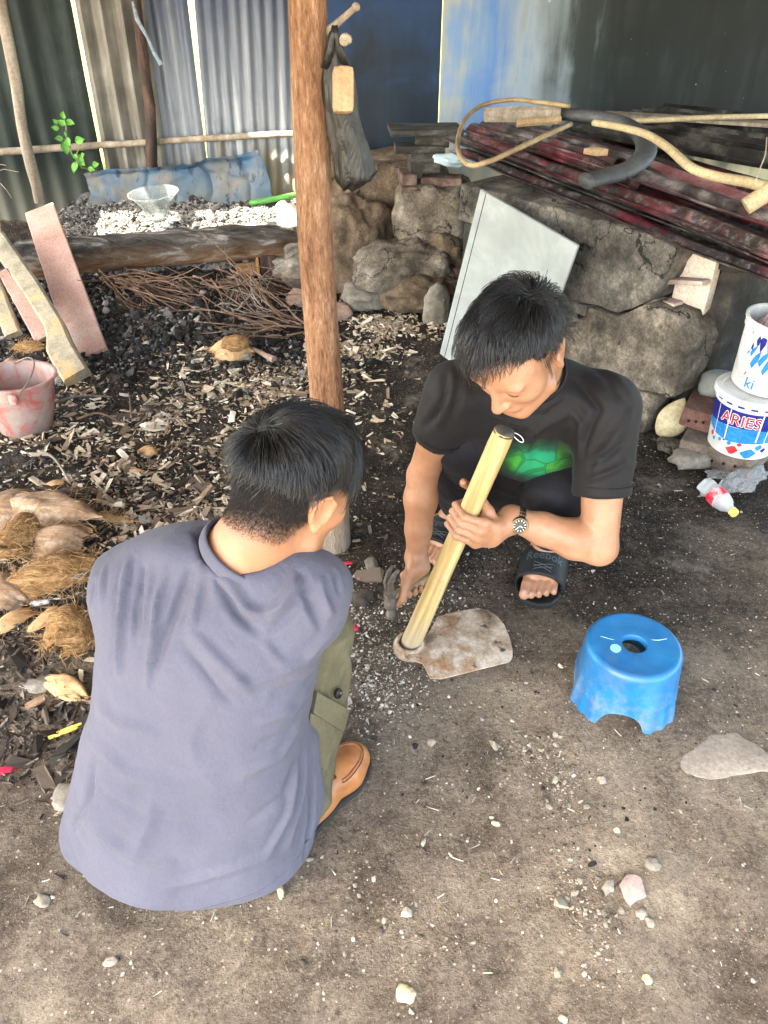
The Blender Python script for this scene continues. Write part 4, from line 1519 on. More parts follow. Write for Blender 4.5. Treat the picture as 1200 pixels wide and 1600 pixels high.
# grey board leaning on the hearth
t = NT('grey_cement_board')
o = t.coord()
f = t.noise(o, 5, 9, .65, .4)
c = t.ramp(f, [(.3, (.21, .23, .225)), (.55, (.30, .325, .315)), (.75, (.40, .43, .42))])
c = t.mix(t.ramp(t.noise(t.coord((9, 1, 1), rot=(0, .5, .4)), 14, 4, .6), [(.68, 0.0), (.74, .5)]), c, (.16, .15, .14))
c = t.mix(t.ramp(t.noise(t.coord((1, 1, 1), loc=(2, 2, 2)), 3, 6, .6), [(.55, 0.0), (.75, .6)]), c, (.24, .245, .24))
M_BOARD = t.out(c, .55, 0, .35, t.bump(t.noise(o, 40, 7, .6), .12, .003))
q0 = at(688, 552, .01)
q1 = at(752, 295, .75)
q2 = at(913, 356, .705)
e1 = q1 - q0
e2 = q2 - q1
e1u = unit(e1)
e2u = unit(e2 - e1u * (e2 @ e1u))
W_, H2 = np.linalg.norm(e2), np.linalg.norm(e1)
nb = np.cross(e2u, e1u)
if nb[1] > 0: nb = -nb
BR = np.stack([e2u, e1u, np.cross(e2u, e1u)], 1)
cbd = q0 + e1u * H2 / 2 + e2u * W_ / 2
board = put(link('grey_board', MB().box(cbd, (W_, H2, .014), BR, .003), M_BOARD, loc=q0), 'pale grey cement board leaning on the hearth behind the man in black', 'board')
M_DARKLINE = NT('dark_groove').out((.02, .02, .02), .8)
sgn = 1 if (BR[:, 2] @ nb) > 0 else -1
link('edge_line', MB().box(q0 + e1u * H2 / 2 + e2u * .034 + BR[:, 2] * sgn * .0072, (.0035, H2 * .995, .001), BR, 0), M_DARKLINE, board)
link('pencil_line', MB().box(q0 + e1u * H2 * .52 + e2u * W_ * .80 + BR[:, 2] * sgn * .0070, (.0018, H2 * .6, .0006), BR @ rotm((0, 0, 1), -.05), 0), M_DARKLINE, board)

# ---- pile of maroon metal roofing
t = NT('maroon_roof_paint')
o = t.coord()
f = t.noise(t.coord((2, .8, 2)), 5, 8, .62, .4)
c = t.ramp(f, [(.3, (.03, .006, .009)), (.48, (.11, .018, .028)), (.6, (.24, .07, .085)), (.70, (.58, .45, .44))])  # pale pinkish stop paints the sky's sheen into the maroon
c = t.mix(t.ramp(t.noise(t.coord((1, 1, 1), loc=(4, 1, 1)), 4.2, 8, .68, .6), [(.40, 0.0), (.52, .96)]), c, t.ramp(t.noise(t.coord((14, 14, 14)), 2.5, 9, .78), [(.36, (.008, .007, .007)), (.52, (.055, .048, .045)), (.66, (.34, .31, .29))]))
M_MAROON = t.out(c, .33, .25, .5, t.bump(t.noise(o, 50, 6, .6), .2, .003))
M_BLACKTIN = pm('black_burnt_tin', [(.3, (.008, .008, .008)), (.5, (.035, .033, .031)), (.68, (.20, .18, .155))], 6, .55, (1, 1, 1), .4, 30, metal=.2)
M_PINKTIN = pm('faded_pink_tin', [(.3, (.22, .05, .065)), (.5, (.42, .17, .18)), (.75, (.62, .45, .44))], 4, .4, (2, 2, 2), .15, 40, metal=.1, spots=[((.03, .02, .02), 3, .58, .7)])
M_GREYTIN = pm('sooty_grey_tin', [(.34, (.012, .010, .010)), (.5, (.10, .08, .08)), (.62, (.32, .28, .275)), (.75, (.52, .48, .47))], 7, .4, (1.2, 1.2, 1.2), .4, 40, metal=.2, spots=[((.16, .025, .035), 4, .52, .62)])
PO = np.array([.30, 3.93, .735])
pu = unit((1.16 - .30, 2.18 - 3.93, 0))
pw = np.array([-pu[1], pu[0], 0])
if pw[0] < 0: pw = -pw


def psheet(s0, s1, w0, w1, z, mat, lab, seed, yaw=0.0, tilt=0.0, pitch=.095, amp=.008, roll=0.0, name='roof_sheet', trap=True):
    Ru = rotm((0, 0, 1), yaw)
    u = Ru @ pu + np.array([0, 0, tilt])
    w = Ru @ pw + np.array([0, 0, roll])
    p = PO + pu * s0 + pw * w0 + np.array([0, 0, z])
    mb = corr(p, w1 - w0, s1 - s0, w, u, pitch, amp, 10, .03, seed, .08, .011, trap=trap)
    return put(link(name, mb, mat), lab, 'roof sheet', 'metal roof sheets piled on the hearth')


psheet(.02, 2.3, -.01, .74, .015, M_MAROON, 'lowest maroon roof sheet, its red edge hanging over the hearth front', 1, .0, -.02)
psheet(-.04, 2.4, .03, .76, .043, M_BLACKTIN, 'sooty dark roof sheet second from the bottom of the pile', 2, .02, -.02)
psheet(.00, 2.3, .04, .70, .068, M_MAROON, 'maroon roof sheet in the middle of the pile', 3, -.015, -.02)
psheet(-.02, 1.15, .05, .40, .098, M_MAROON, 'upper maroon sheet at the left end of the pile', 4, .03, -.01, .12, .012)
psheet(.40, 1.72, .14, .36, .105, M_PINKTIN, 'faded pink strip of sheet lying along the top of the pile', 5, -.03, -.01, .4, .012)
psheet(.35, 2.0, .40, 1.30, .125, M_BLACKTIN, 'burnt black corrugated sheet at the back right of the pile', 6, .30, .0, .105, .024, trap=False)
psheet(-.05, 1.30, -.02, .10, .060, M_BLACKTIN, 'narrow sooty strip along the front edge of the pile', 7, .012, -.015, .09, .010)
psheet(.10, 2.30, .00, .15, .084, M_MAROON, 'narrow maroon strip near the front edge of the pile', 8, -.006, -.02, .11, .012)
psheet(.02, .95, .10, .30, .118, M_GREYTIN, 'greyish streaked strip on top at the left of the pile', 9, .05, -.012, .10, .010)
psheet(1.0, 2.2, .08, .22, .108, M_GREYTIN, 'greyish streaked strip near the right edge of the pile', 10, .01, -.02, .12, .010)
# debris under the pile's left end
put(link('bluish_rag', MB().ico(at(712, 248, .70), (.10, .06, .03), 3, None, .25, 3, 3), NT('pale_blue_rag').out((.42, .55, .60), .7)), 'pale bluish rag under the left end of the metal pile', 'rag')

# tyre piece
M_RUBBER = pm('grey_rubber', [(.3, (.045, .047, .048)), (.6, (.10, .105, .108)), (.8, (.19, .195, .2))], 5, .55, bump=.2, bscale=40)
zt = .90
tp = [at(875, 178, zt + .0), at(905, 180, zt + .005), at(940, 184, zt + .01), at(972, 192, zt + .01), at(1000, 210, zt), at(1010, 232, zt - .01), at(1000, 252, zt - .03), at(975, 268, zt - .05), at(945, 276, zt - .06), at(915, 283, zt - .065)]
dense = []
for k in range(len(tp) - 1):
    p0, p1, p2, p3 = tp[max(0, k - 1)], tp[k], tp[k + 1], tp[min(len(tp) - 1, k + 2)]
    for s in np.linspace(0, 1, 5)[:-1]:
        dense.append(.5 * ((2 * p1) + (p2 - p0) * s + (2 * p0 - 5 * p1 + 4 * p2 - p3) * s * s + (3 * p1 - p0 - 3 * p2 + p3) * s ** 3))
dense.append(tp[-1])


def spl(tp, n=5):
    tp = [np.asarray(p, float) for p in tp]
    d = []
    for k in range(len(tp) - 1):
        p0, p1, p2, p3 = tp[max(0, k - 1)], tp[k], tp[k + 1], tp[min(len(tp) - 1, k + 2)]
        for s in np.linspace(0, 1, n + 1)[:-1]:
            d.append(.5 * ((2 * p1) + (p2 - p0) * s + (2 * p0 - 5 * p1 + 4 * p2 - p3) * s * s + (3 * p1 - p0 - 3 * p2 + p3) * s ** 3))
    d.append(tp[-1])
    return np.array(d)


dn_ = np.array(dense)
rad = np.stack([np.full(len(dn_), .026), np.full(len(dn_), .040)], 1)
mb = MB().tube(dn_, rad, 18, hint=(0, 0, 1))
put(link('rubber_tube', mb, M_RUBBER, smooth=True), 'thick grey curved piece of rubber tube lying on the metal pile', 'tube')

# cane loop, bent stick, bamboo lath, sawn stick, wood scraps
M_CANE = pm('rattan_cane', [(.3, (.20, .12, .06)), (.5, (.40, .28, .15)), (.75, (.62, .48, .28))], 5, .5, (1, 1, 1), .2, 60)
M_STICK = pm('pale_peeled_stick', [(.3, (.36, .27, .15)), (.55, (.56, .45, .27)), (.78, (.68, .58, .4))], 6, .65, (1, 1, 1), .3, 50)
lp = [at(892, 194, .93), at(850, 213, .93), at(805, 234, .92), at(765, 252, .90), at(735, 258, .88), at(718, 242, .87), at(716, 215, .88), at(728, 185, .90), at(755, 164, .92), at(800, 156, .94), at(845, 160, .95), at(890, 166, .95)]
put(link('cane', MB().tube(spl(lp, 5), .0095, 10), M_CANE, smooth=True), 'brown cane bent into a loop hanging over the left of the metal pile', 'cane')
lp = [at(928, 192, .96), at(965, 198, .97), at(1010, 210, .97), at(1045, 232, .95), at(1080, 262, .92), at(1120, 276, .91), at(1165, 284, .91), at(1215, 296, .91)]
put(link('bent_stick', MB().tube(spl(lp, 5), np.linspace(.012, .018, 36), 10), M_STICK, smooth=True), 'long pale bent stick lying across the rubber tube and the black sheet', 'stick')
lp = [at(978, 190, .92), at(1040, 187, .93), at(1100, 184, .93), at(1215, 181, .93)]
lath = put(link('bamboo_lath', MB().tube(spl(lp, 6), .011, 8), M_STICK, smooth=True), 'straight bamboo lath lying along the back of the metal pile', 'bamboo')
pl_ = [at(945, 178, .90), at(1080, 186, .90), at(1230, 196, .90)]
put(link('pale_plank', MB().tube(pl_, [(.014, .05)] * 3, 6), M_POLE), 'thin grey weathered plank behind the bamboo lath', 'plank')
a, b = at(1165, 323, .86), at(1222, 286, .93)
st = put(link('sawn_stick', MB().tube([a, lerp(a, b, .5), b], [.026, .027, .027], 14), M_STICK), 'thick short stick with a pale sawn end at the right edge', 'stick')
a, b = at(757, 180, .89), at(876, 178, .91)
put(link('wood_scrap', MB().tube([a, lerp(a, b, .5), b], [(.03, .02), (.034, .022), (.03, .02)], 7), M_POLE), 'short grey batten at the back left of the metal pile', 'wood scrap')
a, b = at(808, 192, .88), at(876, 187, .89)
put(link('wood_scrap', MB().tube([a, lerp(a, b, .5), b], [(.018, .014)] * 3, 7), M_BLOCK), 'short brown wood scrap lying beside the cane loop', 'wood scrap')
a, b = at(912, 236, .875), at(950, 238, .875)
put(link('wood_scrap', MB().tube([a, lerp(a, b, .5), b], [(.010, .008), (.016, .01), (.012, .008)], 7), M_BLOCK), 'small pale chip of wood inside the curve of the rubber tube', 'wood scrap')
put(link('wire', MB().tube(spl([at(1198, 215, .93), at(1196, 240, .95), at(1188, 262, .95), at(1181, 282, .94)]), .0022, 6), M_PALE), 'thin pale wire hanging at the right edge above the bent stick', 'wire')
# ------------------------------------------------------------------ paint pails, bricks, bottle, stool
t = NT('pail_white_plastic')
o = t.coord()
f = t.noise(o, 6, 8, .65, .5)
c = t.ramp(f, [(.3, (.50, .48, .44)), (.5, (.70, .70, .68)), (.7, (.78, .79, .78))])
c = t.mix(t.ramp(t.noise(t.coord((3, 3, .6)), 9, 6, .7), [(.62, 0.0), (.76, .55)]), c, (.38, .33, .27))
M_WHITE = t.out(c, .45, 0, .4, t.bump(t.noise(o, 30, 6, .6), .1, .002))
M_NAVY = pm('navy_print', [(.3, (.008, .012, .16)), (.7, (.02, .03, .26))], 20, .45, bump=.02)
M_SKYB = pm('sky_blue_print', [(.3, (.01, .17, .5)), (.7, (.03, .27, .62))], 20, .45, bump=.02)
M_REDP = pm('red_print', [(.3, (.55, .02, .03)), (.7, (.68, .05, .06))], 20, .45, bump=.02)
M_WPRINT = NT('white_print').out((.8, .8, .8), .5)


def pail_obj(base, r0, r1, H, label, tilt):
    root = empty('paint_pail', base, label, 'paint pail', 'white paint pails stacked by the hearth')
    ORI[root.name] = base
    Rz = eul(*tilt)
    prof = [(.001, 0), (r0 - .004, 0), (r0, .005), (lerp(r0, r1, .84), H * .84), (lerp(r0, r1, .84) + .004, H * .845), (lerp(r0, r1, .9) + .004, H * .9), (lerp(r0, r1, .9), H * .905), (r1, H * .955), (r1 + .007, H * .96), (r1 + .008, H * .995), (r1 + .003, H), (r1 - .003, H - .004), (r0 - .004, .01), (.001, .01)]
    link('shell', MB().lathe(prof, 56, base, Rz), M_WHITE, root)

    def wrap(V2, off):
        """V2: (angle position along the wall in metres, height) -> on the wall"""
        rr_ = lerp(r0, r1, 0) + (r1 - r0) * V2[:, 1] / H + off
        th = V2[:, 0] / ((r0 + r1) / 2)
        P = np.stack([np.cos(th) * rr_, np.sin(th) * rr_, V2[:, 1]], 1)
        return P @ Rz.T + base
    return root, wrap


def wrap_poly(wrap, poly, off, n=18):
    """filled strip between two curves: poly = (xs, lows, highs)"""
    xs_, lo, hi = [np.asarray(q, float) for q in poly]
    x = np.linspace(xs_[0], xs_[-1], n)
    l, h = np.interp(x, xs_, lo), np.interp(x, xs_, hi)
    m = 5
    Vv = []
    for k in range(m):
        Vv.append(np.stack([x, l + (h - l) * k / (m - 1)], 1))
    Vv = np.concatenate(Vv)
    F = [[k * n + i, k * n + i + 1, (k + 1) * n + i + 1, (k + 1) * n + i] for k in range(m - 1) for i in range(n - 1)]
    return wrap(Vv, off), F


VIEW = lambda base: math.atan2(-base[1], -base[0])
bl = at(1150, 694, .085)
bl[0] += .012
R0, R1, HH = .108, .122, .215
pl1, wr = pail_obj(bl, R0, R1, HH, 'lower white paint pail with red letters and blue print standing on bricks', (0, 0, 0))
vc = VIEW(bl) * (R0 + R1) / 2
S = lambda x: vc + x
mb = MB().add(*wrap_poly(wr, ([S(-.17), S(-.02), S(.30)], [.105, .118, .100], [.178, .178, .178]), .0008, 40))
link('navy_band', mb, M_NAVY, pl1, smooth=True)
mb = MB().add(*wrap_poly(wr, ([S(-.17), S(-.10), S(-.04), S(.03), S(.10), S(.3)], [.09, .066, .058, .066, .07, .066], [.105, .112, .114, .122, .112, .10]), .0012, 48))
link('blue_band', mb, M_SKYB, pl1, smooth=True)
mb = MB().add(*wrap_poly(wr, ([S(-.17), S(.3)], [.193, .193], [.207, .207]), .0052, 40))
link('lid_band', mb, M_NAVY, pl1, smooth=True)
for k, xq in enumerate(np.linspace(-.13, .1, 7)):
    link('lid_print', MB().add(*wrap_poly(wr, ([S(xq), S(xq + .018)], [.1945, .1945], [.2055, .2055 - .004 * (k % 2)]), .0062, 4)), M_WPRINT, pl1, smooth=True)
tv, tf = text_verts('ARIES', .056)
for off, sc_, m_, nm in ((.0015, 1.09, M_WPRINT, 'lettering_outline'), (.0024, 1.0, M_REDP, 'lettering')):
    q = tv[:, :2] * np.array([.95, 1]) * (1 if sc_ == 1 else 1)
    if sc_ != 1:
        mb = MB()
        for dx_, dy_ in ((.0022, 0), (-.0022, 0), (0, .0022), (0, -.0022)):
            mb.add(wr(np.stack([S(-.018) + q[:, 0] + dx_, .143 + q[:, 1] - .12 * q[:, 0] * 0 + dy_], 1), off + .0001 * len(mb.V)), tf)
    else:
        mb = MB().add(wr(np.stack([S(-.018) + q[:, 0], .143 + q[:, 1]], 1), off), tf)
    link(nm, mb, m_, pl1, smooth=False)


def diamond(x, y, w, h, off):
    xs_ = [S(x - w), S(x - w * .2), S(x + w * .3), S(x + w)]
    return wrap_poly(wr, (xs_, [y, y - h, y - h * .8, y + h * .1], [y + h * .05, y + h * .8, y + h, y + h * .15]), off, 10)


for m_, L_, nm in ((M_REDP, [(-.02, .030, .022, .018), (.0, .056, .009, .008), (-.115, .055, .01, .012), (-.09, .07, .006, .006)], 'red_print'),
                   (M_SKYB, [(.035, .026, .028, .020), (-.035, .052, .009, .008), (.065, .052, .014, .012), (-.10, .042, .008, .008), (-.072, .052, .008, .008)], 'blue_print'),
                   (M_NAVY, [(-.055, .058, .005, .005), (.085, .04, .01, .01)], 'navy_print')):
    for q in L_:
        link(nm, MB().add(*diamond(*q, .001)), m_, pl1, smooth=True)
for k, xq in enumerate((-.10, -.055, .045, .075)):
    link('paint_run', MB().add(*wrap_poly(wr, ([S(xq), S(xq + .0022 + .001 * (k % 3))], [.05 + .012 * (k % 3), .05 + .012 * (k % 3)], [.178, .178]), .0030, 3)), M_WPRINT, pl1, smooth=True)
# lid of the lower pail
t0 = bl + np.array([0, 0, HH])
link('lid', MB().lathe([(.001, .002), (R1 - .016, .002), (R1 - .012, .007), (R1 + .007, .008), (R1 + .0105, .004), (R1 + .0105, -.012), (R1 + .0085, -.012), (R1 + .0085, .0), (.001, -.002)], 56, t0), M_WHITE, pl1)

bu = t0 + np.array([.028, .02, .010])
pl2, wr = pail_obj(bu, R0 - .002, R1, .235, 'upper white paint pail with blue splash print, open, on top of the other', (.03, .05, 0))
vc = VIEW(bu) * (R0 + R1) / 2
mb, mb2 = MB(), MB()
for k, (x, lo, hi, w) in enumerate([(-.06, .12, .20, .006), (-.045, .085, .205, .010), (-.022, .10, .205, .009), (-.004, .075, .205, .008), (.014, .10, .205, .011), (.04, .07, .205, .012), (.07, .09, .2, .015), (-.075, .12, .17, .004), (.10, .07, .2, .014)]):
    mid = lerp(lo, hi, .50)
    link('navy_print', MB().add(*wrap_poly(wr, ([S(x - w), S(x), S(x + w)], [hi - .022, mid, hi - .03], [hi - .018, hi, hi - .012]), .0009, 14)), M_NAVY, pl2, smooth=True)
    link('blue_print', MB().add(*wrap_poly(wr, ([S(x - w - .010), S(x - .010), S(x + w * .5)], [lo + .014, lo, lo + .035], [lo + .016, mid - .012, mid + .008]), .0012, 14)), M_SKYB, pl2, smooth=True)
tv, tf = text_verts('ki', .052)
mb = MB().add(wr(np.stack([S(-.045) + tv[:, 0], .032 + tv[:, 1]], 1), .001), tf)
link('lettering', mb, M_SKYB, pl2, smooth=False)
mb = MB().add(*wrap_poly(wr, ([S(-.075), S(-.068)], [.05, .062], [.058, .072]), .001, 4))
link('red_print', mb, M_REDP, pl2, smooth=True)
th = vc / ((R0 + R1) / 2) - .75
lug = bu + np.array([math.cos(th) * (R1 + .008), math.sin(th) * (R1 + .008), .208])
link('handle_lug', MB().ico(lug, (.012, .012, .014), 2), M_WHITE, pl2)
put(link('crumpled_bag', MB().ico(bu + np.array([.02, -.01, .20]), (.085, .085, .04), 3, None, .3, 3.5, 8), pm('maroon_bag_print', [(.35, (.5, .05, .1)), (.5, (.7, .6, .6)), (.65, (.2, .02, .05))], 18, .5), smooth=True),
    'crumpled red and white bag inside the upper paint pail', 'bag')

# bricks with holes under the pails
M_RBRICK = pm('red_brown_brick', [(.3, (.07, .035, .028)), (.52, (.17, .085, .068)), (.72, (.31, .20, .165))], 8, .9, bump=.5, bscale=40, bdist=.005, spots=[((.10, .08, .07), 5, .55, .7)])
M_GBRICK = pm('grey_brown_brick', [(.3, (.06, .046, .036)), (.52, (.16, .12, .095)), (.72, (.31, .255, .21))], 8, .9, bump=.5, bscale=40, bdist=.005)
M_HOLE = NT('brick_hole_dark').out((.015, .012, .01), .95)


def holed_brick(c, size, Rm, mat, label, seed, face=1):
    b = put(link('brick', MB().slab(c, size, Rm, (4, 3, 2), .0025, seed=seed, bev=.009), mat, smooth='auto'), label, 'brick', 'bricks under the paint pails')
    mb = MB()
    # three small round holes in the face turned to the yard: recessed cups standing 1 mm proud of the roughness
    for k in (-1, 0, 1):
        loc = np.asarray(c) + Rm @ np.array([k * size[0] * .22, -size[1] / 2 - .004, .006 * k])
        mb.lathe([(.001, .0), (.0035, .0), (.0048, .0015), (.0048, .006)], 10, loc, Rm @ rotm((1, 0, 0), PI / 2))
    link('hole', mb, M_HOLE, b)
    return b


pcn = bl.copy()
holed_brick(at(1096, 640, .14), (.11, .17, .075), eul(.05, .1, -.5), M_RBRICK, 'red brown brick leaning behind the two bricks under the lower pail', 1)
holed_brick(at(1092, 688, .045), (.10, .20, .08), eul(0, 0, -.55), M_GBRICK, 'brownish brick with small holes left of the brick under the pail', 2)
holed_brick(at(1150, 706, .043), (.18, .20, .085), eul(0, 0, -.75), M_GBRICK, 'large grey brown brick carrying the lower paint pail', 3)
p = G(1185, 700)
put(link('brick', MB().slab(p + np.array([.05, .06, .04]), (.2, .1, .08), eul(0, 0, .2), (4, 3, 2), .003, seed=8, bev=.008), M_RBRICK), 'red brown brick half hidden under the right of the lower pail', 'brick', 'bricks under the paint pails')
t3 = [((1082, 722), (.085, .05, .03), M_STONE, 'dark flat stone in front of the holed bricks', .3, 31), ((1062, 706), (.09, .045, .02), M_HBROWN, 'thin brown slab lying left of the dark flat stone', -.4, 32),
      ((1118, 612), (.06, .05, .05), M_BOARD, 'light grey lump between the hearth and the pails', .2, 33)]
for (px, py), r, mat, lab, rz, sd in t3:
    p = G(px, py)
    if sd == 33: p = at(px, py, .19)
    put(link('loose_stone', MB().ico(p + np.array([0, 0, r[2] * .6]), r, 3, eul(0, .1, rz), .16, 2.2, sd, 1.2), mat, smooth=True), lab, 'stone', 'stones beside the paint pails')

# cream conch-like shell piece: a folded sheath standing against the hearth foot
M_CREAM = pm('cream_sheath', [(.3, (.40, .32, .18)), (.6, (.56, .48, .31)), (.8, (.64, .58, .42))], 6, .6, bump=.25, bscale=30)
a, b = G(1028, 686) + np.array([0, -.01, .02]), at(1070, 622, .165)
ax_ = unit(b - a)
R_ = frame(ax_, (1, -.3, .2))
V = []
n = 22
an = np.linspace(0, 2 * PI, n, endpoint=False)
L_ = np.linalg.norm(b - a)
for q in np.linspace(0, 1, 14):
    w = .052 * math.sin(PI * min(1, .04 + q * .96) ** .8) ** .9 * (1 if q < .8 else 1) + .002
    dpt = w * .42
    rr_ = 1 + .22 * np.cos(an * 1 + 1.2) + .10 * np.sin(an * 3 + q * 4)
    V.append(a + ax_ * L_ * q + np.outer(np.cos(an) * w * rr_, R_[:, 0]) + np.outer(np.sin(an) * dpt * rr_, R_[:, 1]))
V = np.concatenate(V)
F = [[i * n + j, i * n + (j + 1) % n, (i + 1) * n + (j + 1) % n, (i + 1) * n + j] for i in range(13) for j in range(n)] + [list(range(n))[::-1], [13 * n + j for j in range(n)]]
put(link('sheath', (V, F), M_CREAM, smooth=True), 'cream coloured folded palm sheath leaning at the hearth corner', 'sheath')

# crushed bottle with yellow cap
M_PET = NT('clear_bottle').out((.82, .86, .86), .12, 0, .6, None, Transmission_Weight=.62, IOR=1.12)
g0, g1 = G(1100, 756, .032), G(1147, 801, .022)
ax_ = unit(g1 - g0)
L_ = np.linalg.norm(g1 - g0)
R_ = frame(ax_, (0, 0, 1))
prof = [(0, .006), (0.0, .020), (.03, .032), (.10, .030), (.2, .033), (.26, .029), (.34, .033), (.62, .033), (.74, .028), (.86, .015), (.92, .012), (1.0, .012)]
V = []
n = 24
an = np.linspace(0, 2 * PI, n, endpoint=False)
qs = np.linspace(0, 1, 40)
for q in qs:
    r = np.interp(q, [p[0] for p in prof[1:]], [p[1] for p in prof[1:]])
    cr = 1 + (.20 * fbm(np.stack([np.cos(an) * 1.5, np.sin(an) * 1.5, np.full(n, q * 6)], 1), 3, 7) * 2) * (1 if q < .3 else .25) * (q < .8)
    V.append(g0 + ax_ * L_ * q + np.outer(np.cos(an) * r * cr, R_[:, 0]) + np.outer(np.sin(an) * r * cr, R_[:, 1]))
V = np.concatenate(V)
F = [[i * n + j, i * n + (j + 1) % n, (i + 1) * n + (j + 1) % n, (i + 1) * n + j] for i in range(39) for j in range(n)] + [list(range(n))[::-1], [39 * n + j for j in range(n)]]
bot = put(link('plastic_bottle', (V, F), M_PET, loc=g0 - np.array([0, 0, .03]), smooth=True), 'crushed clear plastic bottle with a red label and yellow cap lying on the soil', 'bottle')
M_LABELR = pm('red_label', [(.42, (.62, .02, .04)), (.5, (.70, .06, .08)), (.62, (.8, .6, .6)), (.68, (.5, .01, .03))], 26, .4, bump=.1)
link('label', MB().lathe([(.0336, .34 * L_), (.034, .36 * L_), (.034, .58 * L_), (.0336, .6 * L_)], 24, g0, R_), M_LABELR, bot, smooth=True)
M_YCAP = pm('yellow_cap', [(.3, (.72, .52, .08)), (.7, (.85, .70, .2))], 20, .45, bump=.1)
link('cap', MB().lathe([(.0, 1.045 * L_), (.0135, 1.045 * L_), (.0148, 1.03 * L_), (.0148, .93 * L_), (.013, .93 * L_)], 20, g0, R_), M_YCAP, bot)
M_FILM = NT('clear_film')
M_FILM = M_FILM.out((.62, .63, .63), .12, 0, .5, M_FILM.bump(M_FILM.noise(M_FILM.coord(), 16, 5, .55, 1.0), .7, .01), Transmission_Weight=.75, IOR=1.1)
p = G(1160, 760)
mb = MB().ico(p + np.array([0, 0, .03]), (.095, .045, .03), 4, eul(0, -.1, .5), .28, 2.6, 14)
put(link('clear_bag', mb, M_FILM, smooth=True), 'crumpled clear plastic bag beside the crushed bottle', 'bag')
p = G(1128, 745)
put(link('wrapper', MB().ico(p + np.array([0, 0, .012]), (.06, .03, .012), 3, eul(0, 0, .1), .35, 2.6, 15), M_FILM, smooth=True), 'flat clear wrapper between the bottle and the bricks', 'wrapper')

# ---- blue stool
t = NT('blue_stool_plastic')
o = t.coord()
f = t.noise(o, 7, 8, .65, .5)
c = t.ramp(f, [(.3, (.006, .10, .27)), (.55, (.010, .155, .37)), (.75, (.032, .22, .44))])
side = t.ramp(t.math('ADD', t.sep(o)[2], t.math('MULTIPLY', t.math('SUBTRACT', f, .5), .16)), [(.05, 1.0), (.16, .12)])
dirt = t.math('MULTIPLY', side, t.ramp(t.noise(o, 24, 10, .78), [(.44, 0.0), (.6, .8)]))
c = t.mix(t.math('MULTIPLY', dirt, .75), c, (.20, .20, .185))
c = t.mix(t.ramp(t.noise(o, 60, 5, .7), [(.64, 0.0), (.74, .3)]), c, (.16, .28, .40))
M_STOOL = t.out(c, .34, 0, .45, t.bump(t.noise(o, 35, 6, .6), .08, .002))
sc_ = at(972, 1078, 0)
sc_[2] = float(gh(sc_[0], sc_[1])) - .002
stool = empty('stool', sc_, 'small round blue plastic stool with a hole in its seat', 'stool')
ORI[stool.name] = sc_
SH, RT_, RB_ = .168, .108, .122
NPH, NT_ = 192, 22
ph = np.linspace(0, 2 * PI, NPH, endpoint=False)
PH0 = math.radians(-62)


def leg_mask(p):
    d = np.abs(((p - PH0) * 4 / (2 * PI)) % 1 - .5) * 2        # 1 at the leg centre, 0 at the arch centre
    return d


def stool_wall(off):
    V = []
    d = leg_mask(ph)
    arch = np.where(d < .52, .052 * np.sqrt(np.clip(1 - (d / .52) ** 2, 0, 1)), 0)
    scal = np.where(d > .52, .006 * np.abs(np.sin((d - .52) / .48 * PI * 2.0)) * 0, 0)
    for k in range(NT_):
        q = k / (NT_ - 1)
        z = (SH - .012) * (1 - q) + (arch + scal) * q
        t_ = 1 - z / SH
        bulge = smooth01((d - .40) / .22) * smooth01((t_ - .22) / .6)
        flut = np.cos(((ph - PH0) * 4 / (2 * PI)) % 1 * 2 * PI * 6.0)
        r = RT_ + .0045 + (RB_ - RT_) * t_ + bulge * (.011 + .0019 * flut * smooth01((t_ - .3) / .3)) + .0018 * (k == NT_ - 1) - off
        V.append(np.stack([np.cos(ph) * r, np.sin(ph) * r, z], 1))
    return V


rows_ = []
for r, z in ((.0285, SH - .016), (.0285, SH - .004), (.030, SH - .0015), (.034, SH - .0005), (.055, SH - .003), (.085, SH - .003), (.097, SH - .001), (.103, SH - .0005), (.108, SH - .003), (.1115, SH - .008)):
    rows_.append(np.stack([np.cos(ph) * r, np.sin(ph) * r, np.full(NPH, z)], 1))
nt = len(rows_)
inn = []
for r, z in ((.0305, SH - .016), (.10, SH - .010)):
    inn.append(np.stack([np.cos(ph) * r, np.sin(ph) * r, np.full(NPH, z)], 1))
wall_o = stool_wall(0)
wall_i = stool_wall(.0045)
for w in wall_i:
    w[:, 2] = np.minimum(w[:, 2], SH - .014)
rings = rows_ + wall_o + wall_i[::-1] + inn[::-1]
Vs = np.concatenate(rings) + sc_
nr = len(rings)
Fs = [[i % nr * NPH + j, (i + 1) % nr * NPH + j, (i + 1) % nr * NPH + (j + 1) % NPH, i % nr * NPH + (j + 1) % NPH] for i in range(nr) for j in range(NPH)]
link('body', (Vs, Fs), M_STOOL, stool, smooth='auto')
M_DISC = NT('pale_blue_sticker').out((.25, .62, .80), .5)
link('sticker', MB().lathe([(.0, .0006), (.0125, .0006), (.0125, -.002)], 24, sc_ + np.array([-.048, -.014, SH - .0012])), M_DISC, stool)
M_CRACK = NT('pale_scratch').out((.45, .62, .72), .6)
mb = MB().tube([sc_ + np.array([x, y, SH - .0024]) for x, y in ((.03, .008), (.045, .014), (.062, .013), (.082, .018))], .0007, 5)
mb.tube([sc_ + np.array([x, y, SH - .0024]) for x, y in ((-.03, .008), (-.05, .016), (-.075, .026))], .0005, 5)
link('scratch', mb, M_CRACK, stool)
